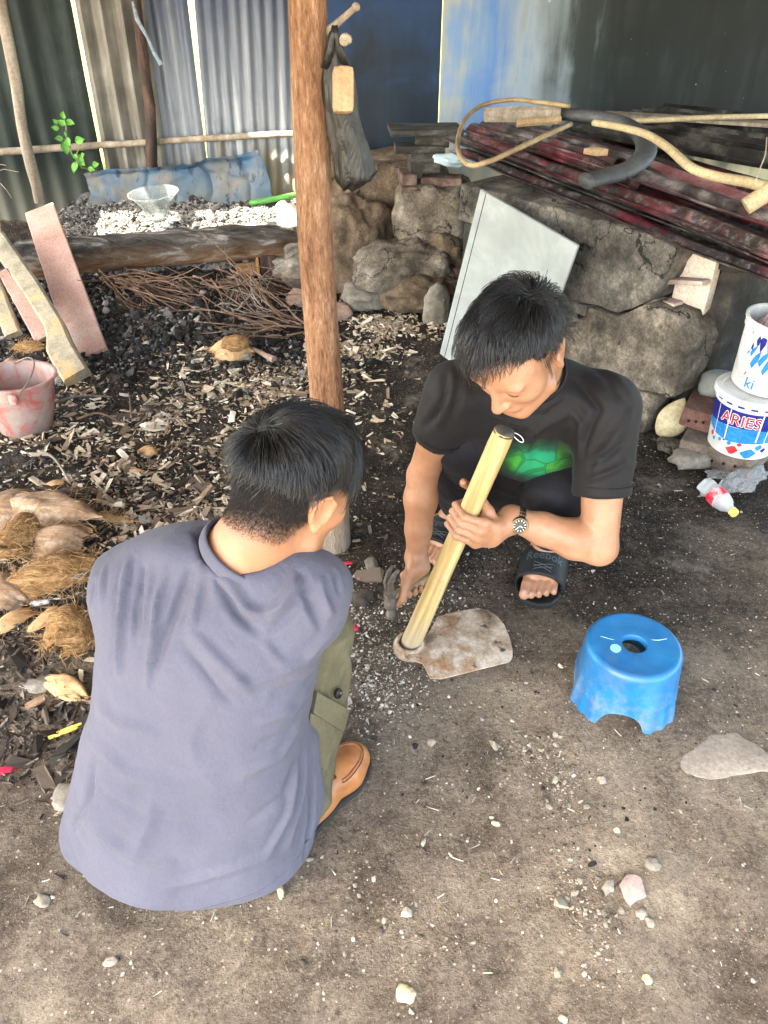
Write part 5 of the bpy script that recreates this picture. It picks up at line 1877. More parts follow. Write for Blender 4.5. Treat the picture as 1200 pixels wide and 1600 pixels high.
# ------------------------------------------------------------------ people
def skin_mat(name, stops):
    t = NT(name)
    o = t.coord()
    f = t.noise(o, 9, 7, .6, .3)
    c = t.ramp(f, stops)
    c = t.mix(t.ramp(t.noise(o, 55, 5, .6), [(.5, 0.0), (.8, .3)]), c, tuple(np.array(stops[0][1]) * .75))
    c = t.mix(t.ramp(t.noise(t.coord(loc=(2, 5, 1)), 34, 8, .75), [(.54, 0.0), (.72, .30)]), c, (.16, .085, .05))
    sa = t.n('Attribute', None, attribute_name='stubble')
    c = t.mix(sa.outputs['Fac'], c, (.035, .026, .021))
    vo = t.n('TexVoronoi', {'Vector': o, 'Scale': 620.0})
    nrm = t.bump(t.math('ADD', t.math('MULTIPLY', vo.outputs['Distance'], .6), t.noise(o, 260, 4, .6)), .3, .0016)
    nrm = t.bump(t.noise(t.coord((1, 1, 1)), 70, 5, .65, .6), .16, .003, nrm)
    return t.out(c, .42, 0, .4, nrm, Subsurface_Weight=.10, Subsurface_Radius=(.012, .005, .003), Subsurface_Scale=.6)


M_SKINA = skin_mat('warm_skin', [(.3, (.33, .145, .074)), (.5, (.40, .182, .095)), (.7, (.46, .225, .125))])
M_SKINB = skin_mat('tan_skin', [(.3, (.30, .140, .076)), (.5, (.38, .188, .107)), (.7, (.45, .240, .148))])
t = NT('black_hair')
M_HAIR = t.out((.0055, .005, .0055), .36, 0, .5)
M_HAIRB = pm('hair_base', [(.3, (.004, .004, .004)), (.7, (.012, .011, .011))], 40, .6, (1, 1, 1), .8, 60)
t = NT('stubble_hair')
M_STUB = t.out((.02, .016, .013), .5, 0, .4)


def strands(name, parent, P, rad, mat):
    """P: N x K x 3 world points"""
    N, K, _ = P.shape
    cu = bpy.data.hair_curves.new(name)
    cu.add_curves([K] * N)
    loc = ORI[parent.name]
    cu.attributes['position'].data.foreach_set('vector', (P - loc).astype(np.float32).ravel())
    ra = cu.attributes.get('radius') or cu.attributes.new('radius', 'FLOAT', 'POINT')
    r = (rad * np.linspace(1, .25, K) ** .7)[None, :] * np.ones((N, 1))
    ra.data.foreach_set('value', r.astype(np.float32).ravel())
    ob = bpy.data.objects.new(name, cu)
    COL.objects.link(ob)
    cu.materials.append(mat)
    ob.parent = parent
    ORI[ob.name] = loc
    return ob


CE, RE = np.array([0, -.012, .03]), np.array([.0755, .0965, .0895])


def grow(c, R, s, roots, flow, length, lift, K=9, noise=.35, seed=0, grav=(0, 0, 0), clump=55, brow=False):
    """strands in head space: roots N x 3 on the skull, flow(p) -> direction"""
    N = len(roots)
    q = roots.copy()
    nrm = (q - CE) / RE ** 2
    nrm /= np.linalg.norm(nrm, axis=1)[:, None]
    cl = np.stack([fbm(roots * clump + k * 9.1, 2, seed + k) for k in range(3)], 1) * 2
    rn = rng.normal(0, 1, (N, 3))
    T = flow(q)
    out = [q.copy()]
    L = length
    for k in range(1, K):
        sfr = k / (K - 1)
        nrm = (q - CE) / RE ** 2
        nrm /= np.linalg.norm(nrm, axis=1)[:, None]
        d = T + cl * noise + rn * .10 + np.asarray(grav) * sfr
        d = d - nrm * (d * nrm).sum(1)[:, None]
        d /= np.linalg.norm(d, axis=1)[:, None] + 1e-9
        q = q + d * (L / (K - 1))[:, None]
        lev = np.linalg.norm((q - CE) / RE, axis=1)
        want = 1 + lift * (1 - (1 - sfr) ** 2.2) * (1 + .5 * cl[:, 0]) + .012 * rn[:, 1] * sfr
        q = CE + (q - CE) * (want / lev)[:, None]
        out.append(q.copy())
        T = T * .8 + flow(q) * .2
    out = np.stack(out, 1)
    over = ((np.abs(out[..., 0]) > .066) & (np.abs(out[..., 1] + .008) < .030) & (out[..., 2] < .034)).any(1)
    if brow:
        over |= (out[:, -1, 2] < .052 + .030 * smooth01((.01 - out[:, -1, 0]) / .04)) & (out[:, -1, 1] > .035) & (out[:, -1, 0] < .012)
    out = out[~over]
    return np.asarray(c) + (out * s) @ R.T


def scalp(n, keep):
    d = rng.normal(size=(n * 4, 3))
    d /= np.linalg.norm(d, axis=1)[:, None]
    p = CE + RE * d
    m = keep(p)
    return p[m][:n]


def nrmz(v):
    return v / (np.linalg.norm(v, axis=-1, keepdims=True) + 1e-9)


def cloth(name, stops, scale=5, weave=900, rough=.9, bump=.25, wr=(0, 0, 0), sheen=.2):
    t = NT(name)
    o = t.coord()
    f = t.noise(o, scale, 7, .6, .3)
    h = t.noise(t.coord((1, 1, .35)), 260, 4, .7)
    c = t.ramp(t.math('ADD', t.math('MULTIPLY', f, .7), t.math('MULTIPLY', h, .3)), stops)
    w1 = t.noise(o, 14, 5, .55, 1.2)
    nrm = t.bump(w1, .22, .012)
    nrm = t.bump(t.noise(t.coord((1, 1, .7)), 36, 5, .6, 1.5), .22, .006, nrm)
    nrm = t.bump(t.noise(o, weave, 2, .5), bump, .001, nrm)
    return t, c, nrm


def crease(V, f, amp, seed):
    """thin ridges of crumpled cloth, thicker in some places than in others"""
    w = np.stack([fbm(V * 3 + k * 5, 2, seed + k) for k in range(3)], 1) * .25
    a = fbm((V + w) * f, 2, seed + 5) * 2.4
    m = smooth01(.5 + 1.4 * fbm(V * 4 + 9, 2, seed + 9))
    return amp * np.clip(1 - np.abs(a) * 1.5, 0, 1) ** 2.5 * m


# ======================================================= the man in the grey t-shirt (seen from behind)
hA = np.array([-.150, 1.030, .795])
fw = unit((.60, .66, -.46))
rt = unit(np.cross(fw, (0.10, 0.06, 1)))
upv = np.cross(rt, fw)
RA = np.stack([rt, fw, upv], 1)
neckA = np.array([-.238, .972, .697])
fl = Field((-.62, .68, -.01), (.08, 1.45, 1.0), .0042)
head_prims(fl, hA, RA, 1.0)
nb = hA + RA @ np.array([0, -.04, -.06])
fl.add(rc(neckA, .064, nb, .056), k=.03)
fl.add(rc(neckA + np.array([-.03, .02, -.06]), .045, nb + np.array([0, 0, -.03]), .042), k=.04)
# trunk, arms and legs under the clothes
fl.add(loft([((-.36, .89, .12), .15, .10, -.1), ((-.335, .90, .30), .15, .09, -.2), ((-.31, .95, .48), .15, .09, -.3), ((-.28, .99, .60), .14, .055, -.33), ((-.25, .985, .66), .05, .04, -.33)], 2.2), k=.03)
shLA, shRA = np.array([-.428, 1.02, .578]), np.array([-.130, .950, .640])
elLA, elRA = np.array([-.42, 1.22, .44]), np.array([-.125, 1.165, .475])
wrLA, wrRA = np.array([-.27, 1.31, .45]), np.array([-.20, 1.33, .44])
for s_, e_, w_ in ((shLA, elLA, wrLA), (shRA, elRA, wrRA)):
    fl.chain([(s_, .05), (e_, .04)], k=.02)
    fl.chain([(e_, .041), (lerp(e_, w_, .35), .041), (w_, .027)], k=.02)
open_hand(fl, wrLA, (.75, .45, -.25), (-.2, .6, .75), (.2, .5, -.5), .95, .7)
open_hand(fl, wrRA, (-.65, .6, -.3), (.3, .6, .7), (-.2, .4, -.5), .95, .6)
hipL, hipR = np.array([-.44, .93, .17]), np.array([-.27, .88, .17])
knL, knR = np.array([-.40, 1.24, .44]), np.array([-.128, 1.075, .435])
anL, anR = np.array([-.41, 1.02, .09]), np.array([-.165, .935, .09])
for h_, k_, a_ in ((hipL, knL, anL), (hipR, knR, anR)):
    fl.chain([(h_, .07), (k_, .05)], k=.02)
    fl.chain([(k_, .048), (lerp(k_, a_, .35), .05), (a_, .035)], k=.02)
V, F = fl.mesh()
V = relax(V, F, 1, .4)
bodyA = (V, F)
manA = put(link('person', (V, F), M_SKINA, loc=(-.33, .95, 0), smooth=True), 'man in a loose grey t-shirt and olive trousers squatting with his back turned', 'person')
del fl

# t-shirt
fl = Field((-.75, .62, -.02), (.03, 1.30, .82), .0046)
fl.add(loft([((-.376, .892, .045), .243, .190, .03), ((-.368, .888, .13), .226, .168, .0), ((-.350, .882, .26), .205, .136, -.05), ((-.325, .918, .42), .190, .134, -.18),
             ((-.302, .952, .53), .192, .132, -.28), ((-.290, .98, .615), .205, .112, -.33), ((-.270, .985, .675), .155, .082, -.33), ((-.252, .978, .725), .092, .066, -.33)], 2.3, .03), k=.02)
for s_, e_, q_ in ((shLA, elLA, .62), (shRA, elRA, .72)):
    ep = lerp(s_, e_, q_)
    fl.op(cut(multi([rc(s_ + np.array([0, 0, .003]), .074, ep, .069), rc(ep, .069, lerp(s_, e_, q_ + .2), .071)], .01), ep, e_ - s_), .05)
fl.add(ell((-.375, .97, .610), (.08, .07, .045)), k=.05)
# lifted hem folds: hollow between the hem and the left hip, flare at the left
fl.add(rc((-.575, .88, .08), .045, (-.49, .92, .30), .03), k=.09)
fl.add(rc((-.165, .90, .10), .040, (-.150, .92, .30), .02), k=.06)
# opening at the neck
fl.sub(rc(neckA + np.array([0, .005, .012]), .0655, nb, .057), k=.006)
fl.sub(rc(elLA, .052, lerp(shLA, elLA, .5), .056), k=.003)
fl.sub(rc(elRA, .052, lerp(shRA, elRA, .55), .056), k=.003)
V, F = fl.mesh()
V = relax(V, F, 3, .5)
lowm = smooth01((.34 - V[:, 2]) / .28)
V[:, 2] += lowm * np.maximum(-.012, .20 * (V[:, 0] + .40))
V[:, 0] += -.30 * (1 - lowm) * 0
bv = make_bvh(V, F)
W1, W2 = .012, .018
FL = [([(205, 872), (193, 930), (186, 1010), (183, 1060)], .010, .010), ([(228, 880), (214, 950), (210, 1010)], .009, -.008),
      ([(262, 882), (245, 940), (236, 1010), (228, 1080)], .010, .009), ([(300, 884), (283, 930), (262, 985), (243, 1050)], .010, -.008),
      ([(318, 880), (310, 925), (296, 990)], .009, .008), ([(345, 895), (385, 950), (414, 962)], .012, .009), ([(470, 900), (440, 945), (414, 962)], .012, .009),
      ([(330, 895), (372, 962), (408, 992)], .010, -.007), ([(480, 912), (452, 962), (420, 990)], .010, -.006),
      ([(300, 985), (350, 1040), (400, 1090)], .012, .005), ([(285, 1000), (330, 1060), (372, 1110)], .012, -.004), ([(410, 1000), (440, 1040)], .010, .004),
      ([(540, 965), (480, 1030), (400, 1065), (330, 1075)], .016, .005), ([(535, 1000), (480, 1060), (420, 1090)], .014, -.0045), ([(515, 1040), (460, 1105), (400, 1130)], .014, .005),
      ([(500, 1075), (455, 1140), (395, 1170)], .014, -.0045), ([(485, 1110), (440, 1180), (370, 1215)], .014, .0045), ([(480, 1150), (445, 1240), (380, 1290)], .014, -.004),
      ([(478, 1170), (470, 1240), (448, 1330)], .012, .007), ([(488, 1200), (486, 1280), (470, 1370)], .010, -.008), ([(470, 1165), (452, 1265), (415, 1345)], .012, .005),
      ([(135, 1090), (180, 1130), (250, 1150)], .016, .004), ([(132, 1150), (200, 1210), (290, 1235)], .018, .0045), ([(140, 1230), (220, 1275), (320, 1290)], .018, -.004),
      ([(120, 1270), (190, 1330), (280, 1355)], .018, .0045), ([(110, 1300), (140, 1250), (150, 1180)], .012, -.006), ([(200, 1360), (230, 1290), (240, 1220)], .02, .003),
      ([(500, 900), (505, 935), (520, 965)], .010, .008), ([(470, 888), (480, 930), (505, 985)], .010, -.008), ([(520, 890), (530, 930)], .008, -.006),
      ([(150, 905), (140, 960), (140, 1010)], .010, -.006), ([(165, 885), (158, 950)], .008, .005), ([(250, 1390), (330, 1370), (420, 1340)], .016, .004)]
V = folds(V, F, [(p, w * .62, a * 1.35) for p, w, a in pix_lines(bv, FL)])
V = relax(V, F, 1, .3)
Nn = vnormals(V, F)
V = V + Nn * (.0035 * fbm(V * np.array([9, 9, 5]), 3, 77) + .0014 * fbm(V * 24, 3, 78))[:, None] * 2
V = V + Nn * crease(V, np.array([8, 8, 4.5]), .006, 201)[:, None]
V = relax(V, F, 1, .4)
t, c, nrm = cloth('grey_violet_cotton', [(.3, (.066, .067, .092)), (.5, (.084, .084, .113)), (.7, (.104, .103, .135))], 4)
ew = t.n('TexVoronoi', {'Vector': t.coord((1, 1, 1)), 'Scale': 480.0})
c = t.mix(t.math('MULTIPLY', t.math('LESS_THAN', ew.outputs['Distance'], .22), .06), c, (.5, .48, .52))
M_TEEA = t.out(c, .95, 0, .1, nrm, Sheen_Weight=.06)
teeA = link('t_shirt', (V, F), M_TEEA, manA, smooth=True)
bvA = make_bvh(V, F)
# stitched line just above the hem
hp_ = []
for a_ in np.linspace(0, 2 * PI, 121):
    d_ = np.array([math.cos(a_), math.sin(a_), 0])
    z_ = .075 + max(-.012, .20 * (-.385 + .24 * math.cos(a_) + .40)) * .9
    r_ = bvA.ray_cast(Vector((-.385 + d_[0] * .6, .87 + d_[1] * .6, z_)), Vector((-d_[0], -d_[1], 0)))
    if r_[0] is not None:
        hp_.append(np.array(r_[0]) + d_ * .0004)
if len(hp_) > 10:
    link('hem_stitch', MB().tube(hp_, .0011, 5, caps=False), M_TEEA, teeA, smooth=True)


def ring_on(bvh_pts, r, name, mat, parent, n=8):
    mb = MB().tube(bvh_pts, r, n, caps=False)
    return link(name, mb, mat, parent, smooth=True)


# ribbed collar
nx = unit(nb - neckA)
fr = frame(nx, (1, 0, 0))
col = []
for a_ in np.linspace(0, 2 * PI, 41):
    col.append(neckA + nx * (.016 + .010 * math.sin(a_)) + fr[:, 0] * math.cos(a_) * .070 + fr[:, 1] * math.sin(a_) * .069)
ring_on(col, [(.0045, .0125)] * 41, 'collar', M_TEEA, teeA, 8).data.flip_normals() if False else link('collar', MB().tube(col, [(.0125, .0042)] * 41, 8, caps=False, hint=nx), M_TEEA, teeA, smooth=True)

# hair: short base, then strands
def hair_base(c, R, s, thick, planes, parent, seed, bumpa=.006, h=.004):
    lo, hi = np.asarray(c) - .17 * s, np.asarray(c) + .17 * s
    fl = Field(lo, hi, h)
    p = ell(np.asarray(c) + R @ (CE * s), (RE + thick) * s, R)
    for (pt, n_) in planes:
        p = cut(p, np.asarray(c) + R @ (np.array(pt) * s), R @ np.array(n_, float), .03)
    fl.add(p)
    V, F = fl.mesh()
    N = vnormals(V, F)
    V = V + N * (bumpa * fbm(V * 22 + seed, 4, seed))[:, None] * 2
    return link('hair', (V, F), M_HAIRB, parent, loc=ORI[parent.name], smooth=True)


hairA = hair_base(hA, RA, 1.0, np.array([.007, .008, .008]), [((0, .085, .075), (0, .8, -.6)), ((0, 0, .045), (0, .10, -1))], manA, 3)
whA = np.array([-.004, -.070, .100])


def flowA(p):
    d = p - whA
    a = nrmz(d + np.array([.022, .02, 0]) * np.exp(-(np.linalg.norm(d, axis=1, keepdims=True) / .022) ** 2))
    sw = np.cross(a, np.array([0, 0, 1.0])) * .8
    f = a + sw + np.array([.40, .35, 0]) * smooth01((p[:, 2:3] - .03) / .06)
    f = f + np.array([0, 0, -.5]) * smooth01((.07 - p[:, 2:3]) / .05)
    return nrmz(f)


def keepA(p):
    return (p[:, 2] > .036 + .25 * np.maximum(p[:, 1], 0) + .006 * rng.normal(size=len(p))) & ~((np.abs(p[:, 0]) > .045) & (p[:, 1] > -.040) & (p[:, 1] < .055) & (p[:, 2] < .066)) & ((p[:, 1] * .8 - .6 * (p[:, 2] - .085)) < .062)


ro = scalp(19000, keepA)
top = smooth01((ro[:, 2] - .045) / .05)
Ls = (.011 + .066 * top) * rng.uniform(.7, 1.2, len(ro))
Ls = Ls * (.25 + .75 * smooth01((np.linalg.norm(np.stack([np.abs(ro[:, 0]) - .078, ro[:, 1], ro[:, 2] - .01], 1), axis=1) - .055) / .05))
P = grow(hA, RA, 1.0, ro, flowA, Ls, .10 + .15 * top, noise=.42, seed=4, clump=26)
strands('hair_strands', hairA, P, .0006, M_HAIR)
ro5 = scalp(900, lambda p: np.linalg.norm(p - whA, axis=1) < .034)
P = grow(hA, RA, 1.0, ro5, lambda p: nrmz(p - whA + np.array([.03, .01, 0])), rng.uniform(.03, .06, len(ro5)), np.full(len(ro5), .2), noise=.9, seed=44)
strands('crown_strands', hairA, P, .0006, M_HAIR)
ro4 = scalp(1200, lambda p: keepA(p) & (p[:, 2] > .06))
P = grow(hA, RA, 1.0, ro4, flowA, rng.uniform(.05, .09, len(ro4)), np.full(len(ro4), .34), noise=.6, seed=34, clump=32)
strands('tuft_strands', hairA, P, .0006, M_HAIR)
# long front fringe falling over the right temple
ro2 = scalp(2600, lambda p: (p[:, 1] > .035) & (p[:, 2] > .07) & (p[:, 1] < .085))
P = grow(hA, RA, 1.0, ro2, lambda p: nrmz(np.array([.55, .95, -.30]) + 0 * p), rng.uniform(.03, .065, len(ro2)), np.full(len(ro2), .26), noise=.25, seed=14)
strands('fringe_strands', hairA, P, .0006, M_HAIR)
# clipped sides and nape: short hairs rooted in the skin of the body mesh
SKV, SKF = bodyA
SKN = vnormals(SKV, SKF)
loc_ = (SKV - hA) @ RA


def fadeA(p):
    lowl = -.105 + .95 * np.maximum(0, p[:, 1] + .05)
    f = smooth01((p[:, 2] - lowl) / .105)
    return f * (p[:, 2] < .085) * (p[:, 1] < .055) * smooth01((.165 - np.linalg.norm(p, axis=1)) / .03)


fd = fadeA(loc_)
fd = fd * ~((np.abs(loc_[:, 0]) > .0735) & (loc_[:, 1] > -.045) & (loc_[:, 1] < .04) & (loc_[:, 2] < .045))
cand = np.where(fd > .30)[0]
ids = rng.choice(cand, 90000)
keep = rng.uniform(size=len(ids)) < fd[ids] ** .9
ids = ids[keep]
earm = np.abs(np.abs(loc_[ids][:, 0]) - .086) < .016
ids = ids[~(earm & (loc_[ids][:, 1] > -.035) & (loc_[ids][:, 2] < .04))]
r0_ = SKV[ids] + rng.normal(0, .0022, (len(ids), 3))
dn_ = nrmz(SKN[ids] * .35 + RA @ np.array([0, -.25, -1.0]) + rng.normal(0, .25, (len(ids), 3)))
Lh = (.003 + .010 * fd[ids] ** 1.5)[:, None]
Lh = Lh * .55
P = np.stack([r0_ - SKN[ids] * .001, r0_ + dn_ * Lh * .5 + SKN[ids] * .0012, r0_ + dn_ * Lh + SKN[ids] * .001], 1)
strands('stubble_strands', hairA, P, .00013, M_STUB)
att = manA.data.attributes.new('stubble', 'FLOAT', 'POINT')
att.data.foreach_set('value', (fd ** 1.0 * .95).astype(np.float32))

# trousers
fl = Field((-.60, .72, .02), (.05, 1.40, .62), .006)
fl.add(loft([((-.355, .89, .07), .17, .12), ((-.345, .90, .24), .165, .115), ((-.33, .92, .36), .15, .10)], 2.4), k=.02)
for h_, k_, a_ in ((hipL, knL, anL), (hipR, knR, anR)):
    fl.chain([(h_, .10), (lerp(h_, k_, .5), .085), (k_, .064)], k=.03)
    ae = a_ + np.array([0, 0, .0])
    fl.op(cut(multi([rc(k_, .064, lerp(k_, a_, .5), .066), rc(lerp(k_, a_, .5), .066, ae, .054)], .02), a_ + np.array([0, 0, -.01]), (0, 0, -1)), .03)
V, F = fl.mesh()
V = relax(V, F, 2, .5)
bv = make_bvh(V, F)
FL = [([(545, 1000), (520, 1060), (500, 1110)], .010, -.007), ([(530, 1000), (548, 1060), (535, 1090)], .010, .006), ([(500, 1140), (508, 1190), (498, 1240)], .008, .006),
      ([(512, 1150), (500, 1210)], .007, -.005), ([(490, 1130), (490, 1200), (485, 1260)], .008, -.005), ([(548, 985), (535, 1000), (515, 1010)], .008, .006)]
V = folds(V, F, pix_lines(bv, FL))
Nn = vnormals(V, F)
V = V + Nn * (.004 * fbm(V * np.array([20, 20, 11]), 3, 87))[:, None] * 2
V = V + Nn * crease(V, np.array([14, 14, 10]), .008, 221)[:, None]
t, c, nrm = cloth('olive_cotton_twill', [(.3, (.070, .062, .036)), (.5, (.115, .102, .062)), (.7, (.17, .152, .10))], 6)
M_OLIVE = t.out(c, .92, 0, .15, nrm)
trA = link('trousers', (V, F), M_OLIVE, manA, smooth=True)
bvT = make_bvh(V, F)
# cargo pocket with a buttoned flap on the right leg, lying on the cloth
def patch(corners, lift, th, nu=10, nv=6):
    """padded patch of cloth over the trousers: corners of the patch seen on the leg"""
    P = []
    for i in range(nu):
        for j in range(nv):
            a, b_ = i / (nu - 1), j / (nv - 1)
            q = lerp(lerp(corners[0], corners[1], a), lerp(corners[3], corners[2], a), b_)
            P.append(hit(bvT, *q))
    ok = [p for p in P if p is not None]
    m = np.mean(ok, 0)
    # best plane of the points found fills those that miss the leg
    A = np.array([[i / (nu - 1), j / (nv - 1), 1] for i in range(nu) for j in range(nv)])
    sel = [k for k, p in enumerate(P) if p is not None]
    co, *_ = np.linalg.lstsq(A[sel], np.array(ok), rcond=None)
    P = np.array([p if p is not None else A[k] @ co for k, p in enumerate(P)])
    P = .6 * P + .4 * (A @ co)
    nrm_ = unit(np.cross(co[0], co[1]))
    if nrm_ @ (np.array([0, 0, CAM_H]) - m) < 0: nrm_ = -nrm_
    top_, bot_ = P + nrm_ * (lift + th), P + nrm_ * (lift - .012)
    I, J = np.meshgrid(np.arange(nu - 1), np.arange(nv - 1), indexing='ij')
    b = (I * nv + J).ravel()
    f1 = np.stack([b, b + nv, b + nv + 1, b + 1], 1)
    ring = [i * nv for i in range(nu)] + [(nu - 1) * nv + j for j in range(1, nv)] + [i * nv + nv - 1 for i in range(nu - 2, -1, -1)] + [j for j in range(nv - 2, 0, -1)]
    K = nu * nv
    fe = [[ring[i], ring[i] + K, ring[(i + 1) % len(ring)] + K, ring[(i + 1) % len(ring)]] for i in range(len(ring))]
    return (np.concatenate([top_, bot_]), f1.tolist() + (f1[:, ::-1] + K).tolist() + fe), m, nrm_


ms, m_, n_ = patch([(488, 1080), (541, 1108), (530, 1142), (484, 1112)], .006, .005)
pf_ = link('pocket_flap', ms, M_OLIVE, trA, smooth='auto')
ms, m2_, n2_ = patch([(482, 1112), (522, 1130), (508, 1200), (476, 1190)], .001, .004)
link('cargo_pocket', ms, M_OLIVE, trA, smooth='auto')
bmp = pf_.data
M_BUTTON = NT('black_button').out((.01, .01, .012), .25, 0, .6)
hbp = hit(bvT, 522, 1082)
hbp = (hbp if hbp is not None else m_) + n_ * .008
link('button', MB().lathe([(.0, .004), (.004, .003), (.0065, .0055), (.0095, .005), (.0105, .002), (.0105, 0), (.0, 0)], 20, hbp, frame(n_)), M_BUTTON, trA)


# shoes
def shoe(toe, d, ln, parent, label=None):
    d = unit(np.array([d[0], d[1], 0.0]))
    lat = np.array([d[1], -d[0], 0.0])
    toe = np.array([toe[0], toe[1], 0.0])
    z0 = float(gh(toe[0], toe[1])) + .002
    P = lambda x, y, z: toe - d * ln + d * x * ln + lat * y + np.array([0, 0, z0 + z])
    lo = np.minimum(P(0, 0, 0), P(1, 0, 0)) - .08
    hi = np.maximum(P(0, 0, 0), P(1, 0, 0)) + .08
    lo[2], hi[2] = z0 - .01, z0 + .14
    fl = Field(lo, hi, .003)
    fl.add(rc(P(.15, 0, .036), .036, P(.40, .0, .040), .038), k=.02)
    fl.add(rc(P(.40, 0, .044), .037, P(.72, .004, .034), .043), k=.03)
    fl.add(rc(P(.72, .010, .030), .036, P(.885, .006, .026), .032), k=.03)
    fl.add(rc(P(.70, -.018, .028), .030, P(.86, -.012, .024), .027), k=.03)
    fl.add(rc(P(.13, 0, .05), .034, P(.18, 0, .075), .033), k=.03)
    cutp = lambda: None
    # flat below, at the welt
    f = Field(lo, hi, .003)
    f.D = np.maximum(fl.D, (z0 + .014) - (lo[2] + .003 * np.arange(fl.dim[2])).astype(np.float32)[None, None, :])
    f.sub(rc(P(.16, 0, .085), .028, P(.42, 0, .092), .027), k=.008)
    V, F = f.mesh()
    V = relax(V, F, 1, .4)
    b = make_bvh(V, F)
    root = link('shoe', (V, F), M_TANL, parent, loc=P(.3, 0, 0), smooth=True)
    # sole
    pr = [(0, .0), (.0, .022), (.06, .033), (.3, .031), (.5, .033), (.68, .046), (.82, .044), (.93, .033), (.985, .016), (1.0, .0)]
    xs_ = np.linspace(0, 1, 40)
    w = np.interp(xs_, [p[0] for p in pr[1:]], [p[1] for p in pr[1:]])
    poly = [(x, ww + .004) for x, ww in zip(xs_, w)] + [(x, -ww - .004) for x, ww in zip(xs_[::-1], w[::-1])]
    n = len(poly)
    Vs = [P(-.01 + x * 1.025, y + .004 * math.sin(x * 3), zz) for zz in (0, .015) for x, y in poly]
    Fs = [list(range(n)), list(range(n, 2 * n))[::-1]] + [[i, n + i, n + (i + 1) % n, (i + 1) % n] for i in range(n)]
    link('sole', (Vs, Fs), M_DSOLE, root, smooth=False)
    # apron seam, stitches and lace found by dropping points on the upper
    loop = []
    for a_ in np.linspace(-2.45, 2.45, 60):
        x, y = .70 + .215 * math.cos(a_), .004 + .034 * math.sin(a_)
        if a_ < -2.2 or a_ > 2.2:
            continue
        p = P(x, y, .2)
        r = b.ray_cast(Vector(p), Vector((0, 0, -1)))
        if r[0] is not None:
            loop.append(np.array(r[0]))
    link('apron_seam', MB().tube(loop, .0036, 8), M_TANL, root, smooth=True)
    link('seam_groove', MB().tube([q + unit(np.array([q[0] - P(.7, 0, 0)[0], q[1] - P(.7, 0, 0)[1], 0])) * .0045 + np.array([0, 0, -.0012]) for q in loop], .0014, 6), M_STITCH, root, smooth=True)
    st = MB()
    for k in range(2, len(loop) - 2, 1):
        o = unit(np.cross(loop[k + 1] - loop[k - 1], (0, 0, 1)))
        st.tube([loop[k] + o * .004 + np.array([0, 0, .0005]), loop[k] - o * .003 + np.array([0, 0, .003])], .0006, 4)
    link('stitches', st, M_STITCH, root)
    bow = MB()
    for pl in ([(.50, -.005), (.53, .018), (.56, .022), (.57, .012)], [(.49, -.004), (.47, .016), (.455, .028)], [(.5, .0), (.495, -.02), (.49, -.03)]):
        q = []
        for x, y in pl:
            r = b.ray_cast(Vector(P(x, y, .2)), Vector((0, 0, -1)))
            q.append((np.array(r[0]) if r[0] is not None else P(x, y, .08)) + np.array([0, 0, .003]))
        bow.tube(spl(q, 5), .0016, 6)
    link('lace', bow, M_STITCH, root, smooth=True)
    return root


t = NT('tan_leather')
f = t.noise(t.coord(), 16, 8, .6, .3)
c = t.ramp(f, [(.3, (.30, .105, .035)), (.5, (.42, .165, .06)), (.7, (.50, .22, .09))])
M_TANL = t.out(c, .38, 0, .45, t.bump(t.noise(t.coord(), 120, 5, .6), .15, .002))
M_DSOLE = NT('dark_rubber_sole').out((.03, .028, .025), .7)
M_STITCH = NT('dark_brown_thread').out((.09, .035, .018), .6)
shoe((-.050, 1.112), (.56, .83), .285, manA)
shoe((-.395, 1.215), (.05, 1.0), .285, manA)

# ======================================================= the man in black (faces the camera, bent over the hoe)
hB = np.array([.252, 1.352, .888])
fw = unit((-.47, -.63, -.72))
rt = unit(np.cross(fw, (-.08, -.03, 1)))
upv = np.cross(rt, fw)
RB = np.stack([rt, fw, upv], 1)
sB = .955
neckB = np.array([.315, 1.50, .775])
shRB, shLB = np.array([.160, 1.555, .700]), np.array([.488, 1.505, .692])
elRB, elLB = np.array([.098, 1.640, .425]), np.array([.488, 1.372, .405])
wrRB, wrLB = np.array([.086, 1.597, .190]), np.array([.288, 1.402, .462])
# hoe handle axis
hoe0, hoe1 = np.array([.067, 1.425, .035]), np.array([.246, 1.372, .708])
hdir = unit(hoe1 - hoe0)
gripC = hoe0 + hdir * ((.470 - .035) / hdir[2])
nB = unit(np.array([0, 0, CAM_H]) - gripC)
nB = unit(nB - hdir * (nB @ hdir))
rB = np.cross(hdir, nB)
if rB[0] < 0: rB = -rB
nB2 = unit(nB * .93 - rB * .25)
rB2 = unit(rB * .93 + nB * .25)
# hammer axis
gripR = np.array([.084, 1.568, .118])
hamd = unit((-.80, -.52, -.05))

fl = Field((.00, 1.15, -.02), (.66, 2.12, 1.05), .0029)
head_prims(fl, hB, RB, sB)
nbB = hB + RB @ (np.array([0, -.045, -.055]) * sB)
fl.add(rc(neckB, .060, nbB, .056), k=.03)
fl.add(loft([((.38, 1.93, .2), .14, .10, -.15), ((.37, 1.84, .37), .13, .09, -.15), ((.345, 1.68, .56), .14, .09, -.15), ((.33, 1.56, .69), .13, .07, -.15), ((.318, 1.52, .75), .06, .05, -.15)], 2.2), k=.03)
for s_, e_, w_, r_ in ((shRB, elRB, wrRB, 1.0), (shLB, elLB, wrLB, 1.06)):
    fl.chain([(s_, .05 * r_), (lerp(s_, e_, .5), .045 * r_), (e_, .038 * r_)], k=.02)
    fl.chain([(e_, .038 * r_), (lerp(e_, w_, .28), .0425 * r_), (lerp(e_, w_, .65), .034 * r_), (w_, .0265)], k=.015)
grip_hand(fl, gripC, hdir, nB2, rB2, wrLB, hr=.0235, sc=1.0)
